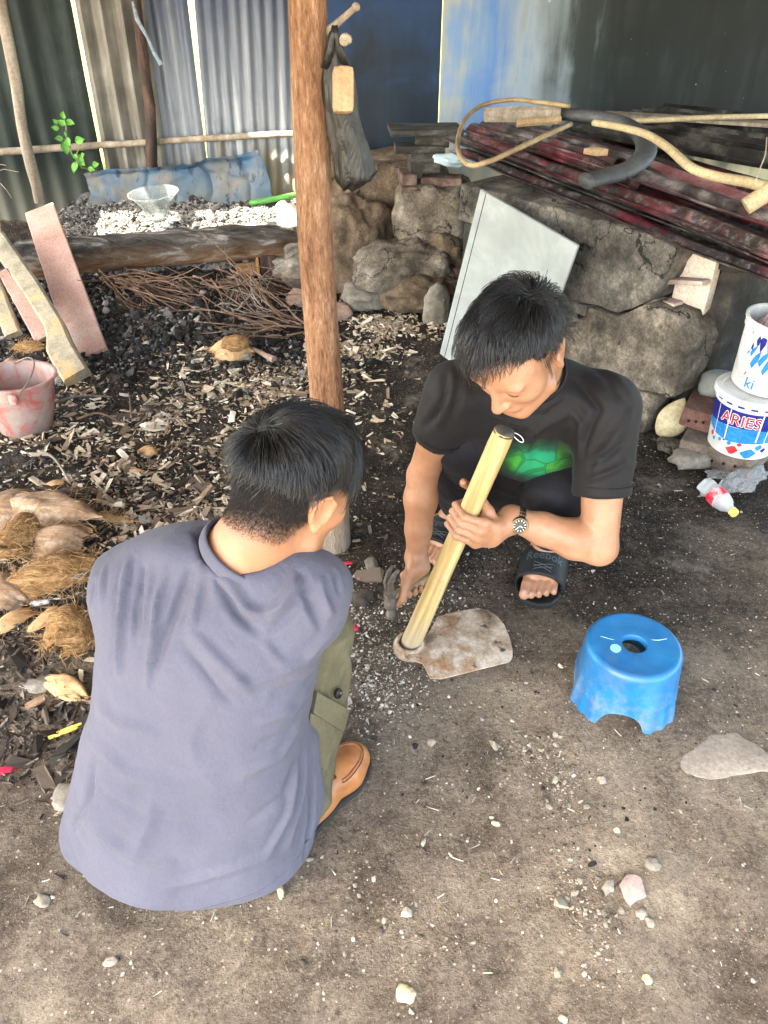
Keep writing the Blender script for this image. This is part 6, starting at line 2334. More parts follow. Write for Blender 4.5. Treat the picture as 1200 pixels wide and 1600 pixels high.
grip_hand(fl, gripR, hamd, unit((-.25, .75, -.35)), unit((.02, .28, .95)), wrRB, hr=.0145, sc=.95, thumb_up=False)
hipRB, hipLB = np.array([.29, 1.96, .2]), np.array([.47, 1.97, .2])
knRB, knLB = np.array([.200, 1.625, .535]), np.array([.425, 1.555, .425])
heR, toR = np.array([.240, 1.985, .022]), np.array([.128, 1.775, .022])
heL, toL = np.array([.498, 1.838, .022]), np.array([.428, 1.612, .022])
for q in (heR, toR, heL, toL):
    q[2] += float(gh(q[0], q[1]))
anRB, anLB = heR + np.array([-.015, -.045, .085]), heL + np.array([-.012, -.05, .085])
for h_, k_, a_ in ((hipRB, knRB, anRB), (hipLB, knLB, anLB)):
    fl.chain([(h_, .065), (k_, .05)], k=.02)
    fl.chain([(k_, .048), (lerp(k_, a_, .35), .05), (a_, .036)], k=.02)
foot_prims(fl, heR, toR, (.9, -.45, 0), anRB, 1.0)
foot_prims(fl, heL, toL, (-.95, .25, 0), anLB, 1.16)
V, F = fl.mesh()
V = relax(V, F, 1, .35)
manB = put(link('person', (V, F), M_SKINB, loc=(.38, 1.75, 0), smooth=True), 'dark haired man in a black and green t-shirt squatting and gripping a hoe', 'person')
del fl

# t-shirt with green print
fl = Field((.02, 1.25, .2), (.66, 2.05, .88), .0055)
fl.add(loft([((.385, 1.90, .25), .172, .125, -.15), ((.37, 1.83, .40), .165, .135, -.15), ((.35, 1.70, .55), .178, .135, -.15), ((.335, 1.60, .655), .185, .112, -.15),
             ((.325, 1.545, .72), .150, .080, -.15), ((.318, 1.515, .765), .080, .062, -.15)], 2.4, .03), k=.02)
fl.add(ell((.365, 1.60, .515), (.095, .052, .070), eul(0, 0, -.15)), k=.06)       # cloth sagging at the belly
for s_, e_, q_, r0, r1 in ((shRB, elRB, .50, .072, .062), (shLB, elLB, .62, .074, .062)):
    ep = lerp(s_, e_, q_)
    fl.op(cut(multi([rc(s_, r0, ep, r1), rc(ep, r1, lerp(s_, e_, q_ + .2), r1 + .002)], .01), ep, e_ - s_, .004), .045)
fl.sub(rc(neckB + np.array([-.006, -.012, .012]), .068, nbB, .06), k=.006)
fl.sub(rc(elRB, .046, lerp(shRB, elRB, .35), .052), k=.003)
fl.sub(rc(elLB, .050, lerp(shLB, elLB, .45), .053), k=.003)
V, F = fl.mesh()
V = relax(V, F, 2, .5)
bv = make_bvh(V, F)
FL = [([(905, 560), (950, 590), (985, 640)], .012, -.004), ([(900, 590), (935, 640), (910, 700)], .010, -.006), ([(990, 640), (955, 690), (925, 735)], .012, .007), ([(975, 690), (945, 715), (918, 728)], .009, -.006),
      ([(985, 720), (950, 738), (920, 750)], .009, .005), ([(890, 640), (910, 660), (905, 720)], .008, .006), ([(860, 640), (830, 680), (820, 730)], .012, .005), ([(720, 590), (700, 630), (680, 670)], .010, .006),
      ([(700, 580), (690, 640), (660, 670)], .010, -.006), ([(720, 570), (712, 620), (700, 660)], .010, -.005), ([(780, 655), (850, 650), (890, 620)], .009, -.005), ([(760, 650), (840, 668), (900, 640)], .010, .005)]
V = folds(V, F, [(p, w * .8, a * 1.9) for p, w, a in pix_lines(bv, FL)])
Nn = vnormals(V, F)
V = V + Nn * (.003 * fbm(V * 13, 3, 97))[:, None] * 2
V = V + Nn * crease(V, np.array([9, 9, 7]), .007, 211)[:, None]
V = relax(V, F, 1, .4)
# print: green low on the chest, in object space (the shirt's own coordinates)
t = NT('black_green_jersey')
o = t.coord()
gc = at(845, 716, .47)
gl = (hit(bv, 838, 722) if hit(bv, 838, 722) is not None else gc) - np.array([.38, 1.75, 0])
dx = t.n('VectorMath', {0: o, 1: tuple(gl)}, operation='SUBTRACT').outputs[0]
ss = t.sep(dx)
nn = t.noise(o, 16, 6, .6, .5)
dist = t.math('SQRT', t.math('ADD', t.math('POWER', t.math('MULTIPLY', t.math('ADD', ss[0], -.0), .75), 2.0), t.math('ADD', t.math('POWER', t.math('MULTIPLY', ss[1], .55), 2.0), t.math('POWER', t.math('MULTIPLY', ss[2], 1.0), 2.0))))
msk = t.ramp(t.math('ADD', dist, t.math('MULTIPLY', t.math('SUBTRACT', nn, .5), .05)), [(.012, 1.0), (.040, .9), (.052, .30), (.085, 0.0)])
vo = t.n('TexVoronoi', {'Vector': o, 'Scale': 15.0}, feature='F1')
cellc = t.ramp(t.sep(vo.outputs['Color'])[0], [(.2, (.012, .20, .04)), (.5, (.05, .30, .03)), (.8, (.008, .25, .12))])
ed = t.n('TexVoronoi', {'Vector': o, 'Scale': 15.0}, feature='DISTANCE_TO_EDGE')
cellc = t.mix(t.math('LESS_THAN', ed.outputs['Distance'], .035), cellc, (.012, .16, .05))
dots = t.n('TexVoronoi', {'Vector': t.coord((1, 1, 1)), 'Scale': 170.0, 'Randomness': .1})
cellc = t.mix(t.math('MULTIPLY', t.math('LESS_THAN', dots.outputs['Distance'], .3), t.math('GREATER_THAN', t.sep(vo.outputs['Color'])[1], .55)), cellc, (.006, .10, .04))
blk = t.ramp(t.noise(o, 4, 6, .6), [(.35, (.0075, .0066, .0072)), (.65, (.0145, .013, .014))])
c = t.mix(msk, blk, cellc)
nrm = t.bump(t.noise(o, 13, 5, .55, 1.0), .22, .012)
nrm = t.bump(t.noise(o, 800, 2, .5), .2, .0008, nrm)
M_TEEB = t.out(c, .7, 0, .22, nrm, Sheen_Weight=.03)
teeB = link('t_shirt', (V, F), M_TEEB, manB, smooth=True)
nx = unit(nbB - neckB)
fr = frame(nx, (1, 0, 0))
col = [neckB + np.array([-.004, -.008, 0]) + nx * .015 + fr[:, 0] * math.cos(a_) * .070 + fr[:, 1] * math.sin(a_) * .069 for a_ in np.linspace(0, 2 * PI, 41)]
M_BLKRIB = pm('black_rib', [(.3, (.004, .004, .004)), (.7, (.008, .007, .008))], 30, .7, bump=.2)
link('collar', MB().tube(col, [(.012, .004)] * 41, 8, caps=False, hint=nx), M_BLKRIB, teeB, smooth=True)
# stitched hems of the sleeves
for s_, e_, q_, r1 in ((shRB, elRB, .48, .0628), (shLB, elLB, .60, .0632)):
    f_ = frame(e_ - s_)
    cpt = lerp(s_, e_, q_ - .055)
    link('sleeve_hem', MB().tube([cpt + f_[:, 0] * math.cos(a_) * (r1 + .0015) + f_[:, 1] * math.sin(a_) * (r1 + .0015) for a_ in np.linspace(0, 2 * PI, 37)], .0014, 6, caps=False), M_BLKRIB, teeB, smooth=True)
# drawstring at the chest
lp = [(796, 676), (806, 677), (815, 683), (818, 690), (812, 690), (803, 682)]
pts = [hit(bv, *p) for p in lp]
pts = [p + 0.006 * unit(np.array([0, 0, CAM_H]) - p) for p in pts if p is not None]
if len(pts) > 2:
    link('white_cord', MB().tube(spl(pts, 5), .0011, 6), M_WPRINT, teeB, smooth=True)

# hair
hairB = hair_base(hB, RB, sB, np.array([.007, .008, .008]), [((0, .046, .085), (0, .84, -.54)), ((0, 0, .012), (0, .30, -1))], manB, 8)
whB = np.array([-.018, -.065, .098])


def flowB(p):
    a = nrmz(p - whB)
    sw = np.cross(a, np.array([0, 0, 1.0])) * -.4
    f = a + sw + np.array([.10, .55, 0]) * smooth01((p[:, 2:3] - .03) / .05)
    f = f + np.array([0, .15, -.7]) * smooth01((.06 - p[:, 2:3]) / .06)
    return nrmz(f)


def keepB(p):
    side = p[:, 2] > -.012 + .55 * np.maximum(p[:, 1] - .01, 0) + .004 * rng.normal(size=len(p)) - .25 * np.maximum(-p[:, 1] - .02, 0)
    side = side & ~((np.abs(p[:, 0]) > .05) & (p[:, 1] > -.045) & (p[:, 2] < .048))
    front = (p[:, 1] * .84 - .54 * (p[:, 2] - .06)) < .024 - .010 * (p[:, 0] < -.02)
    return side & front


ro = scalp(21000, keepB)
top = smooth01((ro[:, 2] - .03) / .05)
Ls = (.026 + .036 * top * smooth01((.06 - ro[:, 1]) / .06)) * (1 - .6 * (ro[:, 0] < .0) * smooth01((ro[:, 1] - .0) / .03)) * rng.uniform(.7, 1.2, len(ro))
Ls = Ls * (.25 + .75 * smooth01((np.linalg.norm(np.abs(ro) * np.array([1, 1, 1]) - np.array([.078, .0, .005]) * np.array([1, 0, 1]) - np.array([0, .012, 0]), axis=1) - .055) / .05))
P = grow(hB, RB, sB, ro, flowB, Ls, .10 + .15 * top, noise=.5, seed=5, clump=30, brow=True)
strands('hair_strands', hairB, P, .0006, M_HAIR)
ro4 = scalp(2600, lambda p: keepB(p) & (p[:, 2] > .04))
P = grow(hB, RB, sB, ro4, flowB, rng.uniform(.04, .085, len(ro4)), np.full(len(ro4), .38), noise=.85, seed=6, clump=22, brow=True)
strands('tuft_strands', hairB, P, .0006, M_HAIR)
ro5 = scalp(1200, lambda p: np.linalg.norm(p - whB, axis=1) < .036)
P = grow(hB, RB, sB, ro5, lambda p: nrmz(p - whB + np.array([.02, .03, 0])), rng.uniform(.025, .055, len(ro5)), np.full(len(ro5), .22), noise=.9, seed=54)
strands('crown_strands', hairB, P, .0006, M_HAIR)
ro2 = scalp(1100, lambda p: (p[:, 1] > .03) & (p[:, 2] > .045) & (p[:, 0] > .008) & ((p[:, 1] * .84 - .54 * (p[:, 2] - .06)) < .030))
P = grow(hB, RB, sB, ro2, lambda p: nrmz(np.array([.75, .45, -1.0]) + 0 * p), rng.uniform(.015, .045, len(ro2)), np.full(len(ro2), .14), noise=.42, seed=15, clump=70)
strands('fringe_strands', hairB, P, .0006, M_HAIR)
# eyebrows and lashes
hb = lambda x, y, z: hB + RB @ (np.array([x, y, z]) * sB)
bro = []
for sx_ in (-1, 1):
    for k in range(150):
        q = rng.uniform(0, 1)
        x = sx_ * (.014 + .038 * q)
        p0 = np.array([x, .094 - .018 * q * q, .029 + .007 * math.sin(q * 2.2) + rng.normal(0, .0016)])
        dv = np.array([sx_ * .9, -.25 * q, .25 - .5 * q])
        bro.append([p0, p0 + dv * .004 + np.array([0, .0012, 0]), p0 + dv * .008 + np.array([0, .0006, 0])])
    for k in range(70):
        q = rng.uniform(-1, 1)
        p0 = np.array([sx_ * (.033 + .0125 * q), .0900 - .004 * q * q, .005 + .002 * q * q])
        bro.append([p0, p0 + np.array([0, .001, -.0005]), p0 + np.array([sx_ * .0005, .0018, -.0014])])
bro = np.array(bro)
strands('brow_strands', hairB, hB + (bro * sB) @ RB.T, .0004, M_STUB)

# trousers
fl = Field((.05, 1.42, .0), (.66, 2.14, .64), .006)
fl.add(loft([((.385, 1.96, .10), .16, .12), ((.38, 1.93, .24), .165, .12), ((.375, 1.87, .36), .15, .10)], 2.4), k=.02)
for h_, k_, a_ in ((hipRB, knRB, anRB), (hipLB, knLB, anLB)):
    fl.chain([(h_, .10), (lerp(h_, k_, .5), .092), (k_, .076)], k=.03)
    fl.op(cut(multi([rc(k_, .075, lerp(k_, a_, .5), .072), rc(lerp(k_, a_, .5), .072, a_, .050)], .02), a_ + np.array([0, 0, .005]), (0, 0, -1)), .03)
V, F = fl.mesh()
V = relax(V, F, 2, .5)
Nn = vnormals(V, F)
V = V + Nn * (.0045 * fbm(V * np.array([14, 14, 9]), 3, 107))[:, None] * 2
t, c, nrm = cloth('black_track_cloth', [(.3, (.005, .0042, .0065)), (.6, (.0105, .009, .0125))], 6)
M_BLKP = t.out(c, .65, 0, .22, nrm, Sheen_Weight=.02)
link('trousers', (V, F), M_BLKP, manB, smooth=True)

# slides
M_SLIDE = pm('black_rubber_slide', [(.3, (.010, .011, .012)), (.6, (.02, .021, .022)), (.8, (.06, .058, .055))], 9, .6, bump=.2, bscale=60)
M_SLETT = NT('dark_embossed_print').out((.06, .07, .08), .45)


def slide(heel, toe, lat, parent, letters, sg=1, sc=1.0):
    d = unit(toe - heel)
    L = np.linalg.norm(toe - heel)
    lat = unit(np.asarray(lat, float) - d * np.dot(lat, d))
    z0 = heel[2] - .022 + .002
    base = np.array([heel[0], heel[1], z0])
    P = lambda x, y, z: base + np.array([d[0], d[1], 0]) * x * L + lat * y * (.4 + .6 * sc) + np.array([0, 0, z])
    pr = [(-.06, .0), (-.055, .016), (0, .034), (.3, .039), (.5, .046), (.72, .059), (.88, .056), (1.0, .040), (1.06, .018), (1.08, 0)]
    xs_ = np.linspace(-.06, 1.08, 44)
    w = np.interp(xs_, [p[0] for p in pr], [p[1] for p in pr])
    poly = [(x, ww) for x, ww in zip(xs_, w)] + [(x, -ww) for x, ww in zip(xs_[-2:0:-1], w[-2:0:-1])]
    n = len(poly)
    lay = [(0, .93), (.006, 1.0), (.018, 1.0), (.0215, .97), (.0215, .90), (.017, .84)]
    Vs = [P(.5 + (x - .5) * s_, y * s_ + .004 * math.sin(x * 3.1), zz) for zz, s_ in lay for x, y in poly]
    Fs = [list(range(n))[::-1], list(range((len(lay) - 1) * n, len(lay) * n))]
    for k in range(len(lay) - 1):
        Fs += [[k * n + i, k * n + (i + 1) % n, (k + 1) * n + (i + 1) % n, (k + 1) * n + i] for i in range(n)]
    root = link('slide', (Vs, Fs), M_SLIDE, parent, loc=P(.5, 0, 0), smooth='auto')
    nu, nv = 30, 14

    def surf(U, Vv, off):
        ph = U * PI
        x = .38 + .38 * Vv - .05 * np.sin(ph) * (1 - Vv) + .03 * np.sin(ph) * Vv
        y = (.057 * sc + off) * np.cos(ph) * (1 - .02 * Vv)
        z = .010 + ((.078 - .024 * Vv) * sc + off) * np.sin(ph) ** .72
        return base + x[..., None] * L * np.array([d[0], d[1], 0]) + y[..., None] * lat + z[..., None] * np.array([0, 0, 1.0])
    Vo, Fo = grid_mesh(lambda U, Vv: surf(U, Vv, .0055), nu, nv)
    Vi, Fi = grid_mesh(lambda U, Vv: surf(U, Vv, 0.0), nu, nv)
    ring = [i * nv for i in range(nu)] + [(nu - 1) * nv + j for j in range(1, nv)] + [i * nv + nv - 1 for i in range(nu - 2, -1, -1)] + [j for j in range(nv - 2, 0, -1)]
    K = nu * nv
    fe = [[ring[i], ring[(i + 1) % len(ring)], ring[(i + 1) % len(ring)] + K, ring[i] + K] for i in range(len(ring))]
    mb = MB().add(np.concatenate([Vo, Vi]), Fo[:, ::-1].tolist() + (Fi + K).tolist() + fe)
    link('strap', mb, M_SLIDE, root, smooth=True)
    tv, tf = text_verts(letters, .030)
    # lettering across the strap: text x runs over the foot, text y towards the heel
    U = .5 + sg * tv[:, 0] / (.060 * PI) * 1.0
    Vv = .40 - tv[:, 1] / (.34 * L)
    Pt = surf(U, Vv, .0063)
    link('lettering', (Pt, tf), M_SLETT, root, smooth=False)
    # crossed-stroke mark under the lettering
    mb = MB()
    for s_ in (-1, 1):
        q = np.linspace(0, 1, 7)
        for dv in (0, .09):
            mb.tube(surf(.5 + s_ * (.12 - .24 * q), .62 + .16 * q + dv, .006), .0012, 5)
    link('mark', mb, M_SLETT, root)
    return root


slide(heR, toR, (.9, -.45, 0), manB, 'Reebok', -1)
slide(heL, toL, (-.95, .25, 0), manB, 'Reebok', 1, 1.17)
# toenails of the visible foot
M_NAIL = NT('toe_nail').out((.44, .25, .185), .3)
d_ = unit(toL - heL); la_ = unit((-.95, .25, 0))
for i in range(5):
    y = .03 - .0165 * i
    x2 = [1.0, .99, .955, .91, .865][i]
    L = np.linalg.norm(toL - heL)
    r = [.0125, .0088, .0085, .008, .0078][i]
    p = heL + d_ * (x2 * L + .003) + la_ * y * 1.02 * 1.16 + np.array([0, 0, (.0165 + r * .62) * 1.16])
    link('toenail', MB().ico(p, (r * .62, r * .72, .0022), 2, np.stack([la_, d_, np.array([0, 0, 1.0])], 1) @ rotm((1, 0, 0), -.45)), M_NAIL, manB, smooth=True)

# watch
M_STEEL = NT('dark_steel').out((.05, .045, .04), .3, .9)
M_GOLD = NT('dark_gold_bezel').out((.22, .15, .085), .28, .9)
M_DIAL = NT('black_dial').out((.008, .009, .010), .2, 0, .6)
wd = unit(wrLB - elLB)
wp = lerp(elLB, wrLB, .93)
vdir = unit(np.array([0, 0, CAM_H]) - wp)
vdir = unit(vdir - wd * (vdir @ wd))
wface = unit(vdir * .80 - np.cross(wd, vdir) * .0 + np.array([0, 0, -.22]))
wface = unit(wface - wd * (wface @ wd))
fr = np.stack([wd, np.cross(wface, wd), wface], 1)
watch = link('watch', MB().lathe([(.0, -.002), (.0175, -.002), (.0195, .0), (.0195, .006), (.0185, .008)], 32, wp + wface * .0290, fr), M_STEEL, manB, loc=wp)
link('bezel', MB().lathe([(.0148, .0075), (.0158, .0098), (.0183, .0095), (.0192, .007)], 32, wp + wface * .0290, fr), M_GOLD, watch, smooth=True)
link('dial', MB().lathe([(.0, .0082), (.0152, .0082)], 32, wp + wface * .0290, fr), M_DIAL, watch)
mb = MB()
Wp = lambda x, y, z: wp + wface * .0290 + fr @ np.array([x, y, z])
for k in range(12):
    a_ = k * PI / 6
    mb.box(Wp(math.cos(a_) * .0122, math.sin(a_) * .0122, .0086), (.0036, .0013, .0006), fr @ rotm((0, 0, 1), a_), 0)
mb.box(Wp(-.004, .001, .0089), (.0085, .0013, .0005), fr @ rotm((0, 0, 1), -.25), 0)
mb.box(Wp(.002, .004, .0092), (.0115, .001, .0005), fr @ rotm((0, 0, 1), 1.1), 0)
link('hands', mb, M_WPRINT, watch)
mb = MB()
for k in range(26):
    a_ = 2 * PI * (k + .5) / 26
    if abs((a_ + PI) % (2 * PI) - PI) < .5:
        continue
    r = .0318
    dirv = fr[:, 2] * math.cos(a_) + fr[:, 1] * math.sin(a_)
    fk = np.stack([wd, np.cross(dirv, wd), dirv], 1)
    for xo in (-.0055, 0, .0055):
        mb.box(wp + dirv * r + wd * xo, (.0048, .0062, .0034), fk, .001)
link('bracelet', mb, M_STEEL, watch)
M_RING = NT('silver_ring').out((.6, .6, .6), .25, .9)

# ======================================================= hoe and hammer
t = NT('yellow_handle_wood')
v = t.coord((16, 16, .8))
f = t.noise(v, 3.0, 8, .65, .4)
c = t.ramp(f, [(.3, (.27, .165, .060)), (.45, (.42, .285, .118)), (.58, (.54, .395, .185)), (.75, (.64, .51, .29))])
c = t.mix(t.ramp(t.noise(t.coord((34, 34, .7)), 2.2, 6, .6, .2), [(.60, 0.0), (.67, .7)]), c, (.13, .07, .025))
c = t.mix(t.ramp(t.noise(t.coord(), 20, 7, .7), [(.54, 0.0), (.72, .5)]), c, (.27, .20, .12))
c = t.mix(t.ramp(t.math('ADD', t.sep(t.coord())[2], t.math('MULTIPLY', f, .1)), [(.06, .7), (.2, 0.0)]), c, (.36, .31, .24))
M_HANDLE = t.out(c, .62, 0, .25, t.bump(t.noise(v, 12, 7, .6), .3, .002))
M_ENDG = pm('sooty_end_grain', [(.3, (.03, .027, .024)), (.7, (.11, .095, .08))], 40, .9, bump=.6, bscale=90)
M_BLADE = pm('worn_hoe_steel', [(.34, (.11, .075, .05)), (.45, (.33, .24, .165)), (.55, (.50, .40, .30)), (.68, (.66, .60, .52))], 13, .6, bump=.4, bscale=50, bdist=.003,
             spots=[((.30, .15, .065), 6, .5, .66), ((.04, .035, .03), 24, .6, .68), ((.62, .57, .50), 30, .6, .7)], metal=.1)
hoe = empty('hoe', hoe0 - np.array([0, 0, .03]), 'hoe with a thick yellowish wooden handle and a rusty steel blade on the ground', 'hoe')
ORI[hoe.name] = hoe0 - np.array([0, 0, .03])
fr = frame(hdir)
tt = np.linspace(0, 1, 20)
pts = hoe0[None] - hdir * .012 + (hoe1 - hoe0 + hdir * .012)[None] * tt[:, None]
V = []
n = 22
an = np.linspace(0, 2 * PI, n, endpoint=False)
for i, p in enumerate(pts):
    r = np.interp(tt[i], [0, .1, .5, 1], [.0265, .0255, .0235, .0235]) * (1 + .04 * fbm(np.stack([np.cos(an) * 1.3, np.sin(an) * 1.3, np.full(n, tt[i] * 3)], 1), 3, 5) * 2)
    if i == len(pts) - 1: r = r * .93
    V.append(p + np.outer(np.cos(an) * r, fr[:, 0]) + np.outer(np.sin(an) * r, fr[:, 1]))
V = np.concatenate(V)
F = [[i * n + j, i * n + (j + 1) % n, (i + 1) * n + (j + 1) % n, (i + 1) * n + j] for i in range(len(pts) - 1) for j in range(n)] + [list(range(n))[::-1]]
hnd = link('handle', ((V - hoe0) @ fr, F), M_HANDLE, hoe, loc=np.zeros(3), smooth=True)
hnd.location = tuple(hoe0 - ORI[hoe.name])
hnd.rotation_euler = Matrix(fr.tolist()).to_euler()
ORI[hnd.name] = np.zeros(3)
mb = MB().lathe([(.0, .004), (.010, .0045), (.019, .003), (.0225, -.002), (.0228, -.006)], 22, (hoe1 - hoe0) @ fr)
link('handle_end', mb, M_ENDG, hnd, smooth=True)
# eye: a band round the foot of the handle, tilted with it
frt = frame(unit(hdir * .6 + np.array([-.1, -.1, .8])))
prof = [(.0275, .020), (.031, .024), (.036, .020), (.041, .004), (.040, -.012), (.034, -.022), (.027, -.020)]
link('eye', MB().lathe(prof, 36, hoe0 + np.array([-.002, -.004, .0]), frt, closed=True), M_BLADE, hoe, smooth=True)
bp = [(632, 1012), (640, 1030), (660, 1036), (667, 1048), (672, 1059), (690, 1060), (745, 1046), (796, 1033), (801, 1026), (801, 1015), (796, 995), (788, 976), (777, 963), (762, 953), (745, 950), (720, 954), (684, 963), (672, 985), (660, 1000)]
P3 = []
c_ = np.mean(bp, 0)
for (x, y) in bp:
    q = (x - 650) / 150
    P3.append(at(x, y, .045 - .030 * q))
P3 = np.array(P3)
cen = P3.mean(0)
nl = 7
Vt = [cen + np.array([0, 0, .006])]
for k in range(1, nl + 1):
    s_ = k / nl
    Vt += [cen + (p - cen) * s_ + np.array([0, 0, .006 * (1 - s_ ** 2) + .0025 * float(fbm(np.array([[p[0] * 9 * s_, p[1] * 9, s_]]), 3, 3)[0])]) for p in P3]
Vt = np.array(Vt)
m = len(P3)
Ft = [[0, 1 + i, 1 + (i + 1) % m] for i in range(m)]
for k in range(nl - 1):
    Ft += [[1 + k * m + i, 1 + (k + 1) * m + i, 1 + (k + 1) * m + (i + 1) % m, 1 + k * m + (i + 1) % m] for i in range(m)]
K = len(Vt)
edge = [[1 + (nl - 1) * m + i, K + 1 + (nl - 1) * m + i, K + 1 + (nl - 1) * m + (i + 1) % m, 1 + (nl - 1) * m + (i + 1) % m] for i in range(m)]
blade = link('blade', (np.concatenate([Vt, Vt - np.array([0, 0, .005])]), Ft + [[j + K for j in f[::-1]] for f in Ft] + edge), M_BLADE, hoe, smooth='auto')
bm = bmesh.new(); bm.from_mesh(blade.data); bmesh.ops.recalc_face_normals(bm, faces=bm.faces[:]); bm.to_mesh(blade.data); bm.free()

M_HAMW = pm('dark_hammer_wood', [(.3, (.20, .125, .06)), (.7, (.44, .31, .17))], 12, .7)
M_IRON = pm('dark_hammer_iron', [(.3, (.05, .042, .038)), (.5, (.13, .105, .09)), (.72, (.34, .28, .24))], 14, .5, metal=.5, bump=.3)
hamp = gripR + hamd * .082
ham = empty('hammer', hamp, 'small dark iron hammer with a wooden handle held over the ground', 'hammer')
ORI[ham.name] = hamp
link('handle', MB().tube([gripR - hamd * .11, gripR - hamd * .04, gripR + hamd * .03, hamp + hamd * .012], [(.013, .015), (.0135, .0155), (.0115, .0135), (.010, .012)], 12), M_HAMW, ham)
hv = unit((.06, -.25, -1))
Rh = frame(hv, hamd)
mb = MB().lathe([(.0, -.002), (.0125, -.002), (.014, .0), (.014, .016), (.0105, .022), (.0105, .028)], 20, hamp + hv * .030, frame(-hv) @ rotm((1, 0, 0), 0))
mb = MB()
mb.lathe([(.0, .062), (.0125, .062), (.0142, .060), (.0142, .046), (.0105, .040), (.0105, .030)], 20, hamp, Rh)
mb.slab(hamp + hv * .006, (.027, .026, .056), Rh, (2, 2, 3), .001, bev=.004)
for s_ in (-1, 1):
    mb.tube([hamp + Rh @ np.array([0, s_ * .006, -.018]), hamp + Rh @ np.array([.002, s_ * .010, -.045]), hamp + Rh @ np.array([-.010, s_ * .013, -.068]), hamp + Rh @ np.array([-.024, s_ * .015, -.080])], [(.011, .0065), (.010, .006), (.008, .005), (.005, .003)], 8, hint=Rh[:, 0])
link('head', mb, M_IRON, ham)
# ------------------------------------------------------------------ husks, twigs and litter on the ground
t = NT('coconut_husk_fibre')
v = t.coord((1.0, 1.0, 1.0))
f = t.noise(t.coord((2.4, 9, 9)), 9, 8, .7, .8)
c = t.ramp(f, [(.32, (.12, .06, .025)), (.48, (.30, .165, .07)), (.62, (.48, .29, .14)), (.78, (.64, .46, .26))])
M_HUSK = t.out(c, .92, 0, .15, t.bump(t.noise(t.coord((3, 14, 14)), 12, 8, .75, .5), 1.0, .012))
M_HUSKP = pm('pale_husk_skin', [(.3, (.17, .095, .05)), (.5, (.32, .20, .12)), (.72, (.50, .39, .29))], 8, .75, (1, 4, 4), .7, 30, spots=[((.10, .055, .028), 6, .5, .68)])
M_SHELLC = pm('coconut_shell_tan', [(.3, (.40, .22, .10)), (.6, (.58, .36, .18)), (.8, (.68, .48, .28))], 7, .6, bump=.3, bscale=30)
M_FIB = pm('loose_fibre', [(.3, (.30, .17, .07)), (.6, (.5, .32, .16)), (.8, (.62, .46, .27))], 20, .85)
M_DKBARK = pm('dark_bark', [(.3, (.025, .02, .017)), (.55, (.09, .07, .055)), (.75, (.2, .16, .13))], 8, .9, (1, 3, 3), .6, 30)


def husk(px, py, L, W, H, rz, mat, label, seed, tilt=0.0, open_=True, fibre=40, name='coconut_husk', dz=0.0, roll=0.0, group='coconut husks heaped at the left'):
    """a curved wedge of husk: a shell segment with thickness and frayed fibre"""
    c = G(px, py, dz)
    R = eul(roll, tilt, rz)
    nu, nv = 34, 20

    def sf(U, Vv, k):
        x = (U - .5) * L * (1 + .30 * fbm(np.stack([Vv * 5, Vv * 0 + seed, U * .5], -1), 3, seed + 5) * 2)
        prof = np.sin(PI * np.clip(.06 + .88 * U, 0, 1)) ** .6
        ph = (Vv - .5) * 2.2
        rad = 1 - .34 * k
        y = W * .5 * np.sin(ph) / math.sin(1.1) * prof * rad
        z = H * (np.cos(ph) - math.cos(1.1)) / (1 - math.cos(1.1)) * prof * rad + .25 * H * (np.cos((U - .5) * 2.4) - .6) + .0 * U
        q = np.stack([x * 9, y * 26, z * 16 + seed], -1)
        nz = fbm(q, 4, seed) * .017
        return c + np.stack([x + nz, y + nz * .6, z + nz + .004], -1) @ R.T
    Vo, Fo = grid_mesh(lambda U, Vv: sf(U, Vv, 0), nu, nv)
    Vi, Fi = grid_mesh(lambda U, Vv: sf(U, Vv, 1), nu, nv)
    K = nu * nv
    ring = [i * nv for i in range(nu)] + [(nu - 1) * nv + j for j in range(1, nv)] + [i * nv + nv - 1 for i in range(nu - 2, -1, -1)] + [j for j in range(nv - 2, 0, -1)]
    fe = [[ring[i], ring[i] + K, ring[(i + 1) % len(ring)] + K, ring[(i + 1) % len(ring)]] for i in range(len(ring))]
    o = put(link(name, (np.concatenate([Vo, Vi]), Fo.tolist() + (Fi[:, ::-1] + K).tolist() + [f[::-1] for f in fe]), mat, loc=c, smooth=True), label, 'coconut husk', group)
    if fibre:
        mb = MB()
        r_ = np.random.default_rng(seed)
        for k in range(int(fibre * 2)):
            i = r_.integers(0, nu) * nv + (0 if r_.uniform() < .4 else nv - 1) if r_.uniform() < .55 else r_.integers(0, K)
            p = Vo[i]
            d = unit(np.array([math.cos(rz), math.sin(rz), 0]) * r_.choice([-1, 1]) + r_.normal(0, .45, 3))
            pts = [p - d * .01]
            for q in range(5):
                d = unit(d + r_.normal(0, .3, 3) + np.array([0, 0, -.08]))
                pts.append(pts[-1] + d * .011)
            mb.tube(pts, np.linspace(.0011, .0005, 6), 3, caps=False)
        link('fibres', mb, M_FIB, o, smooth=True)
    return o


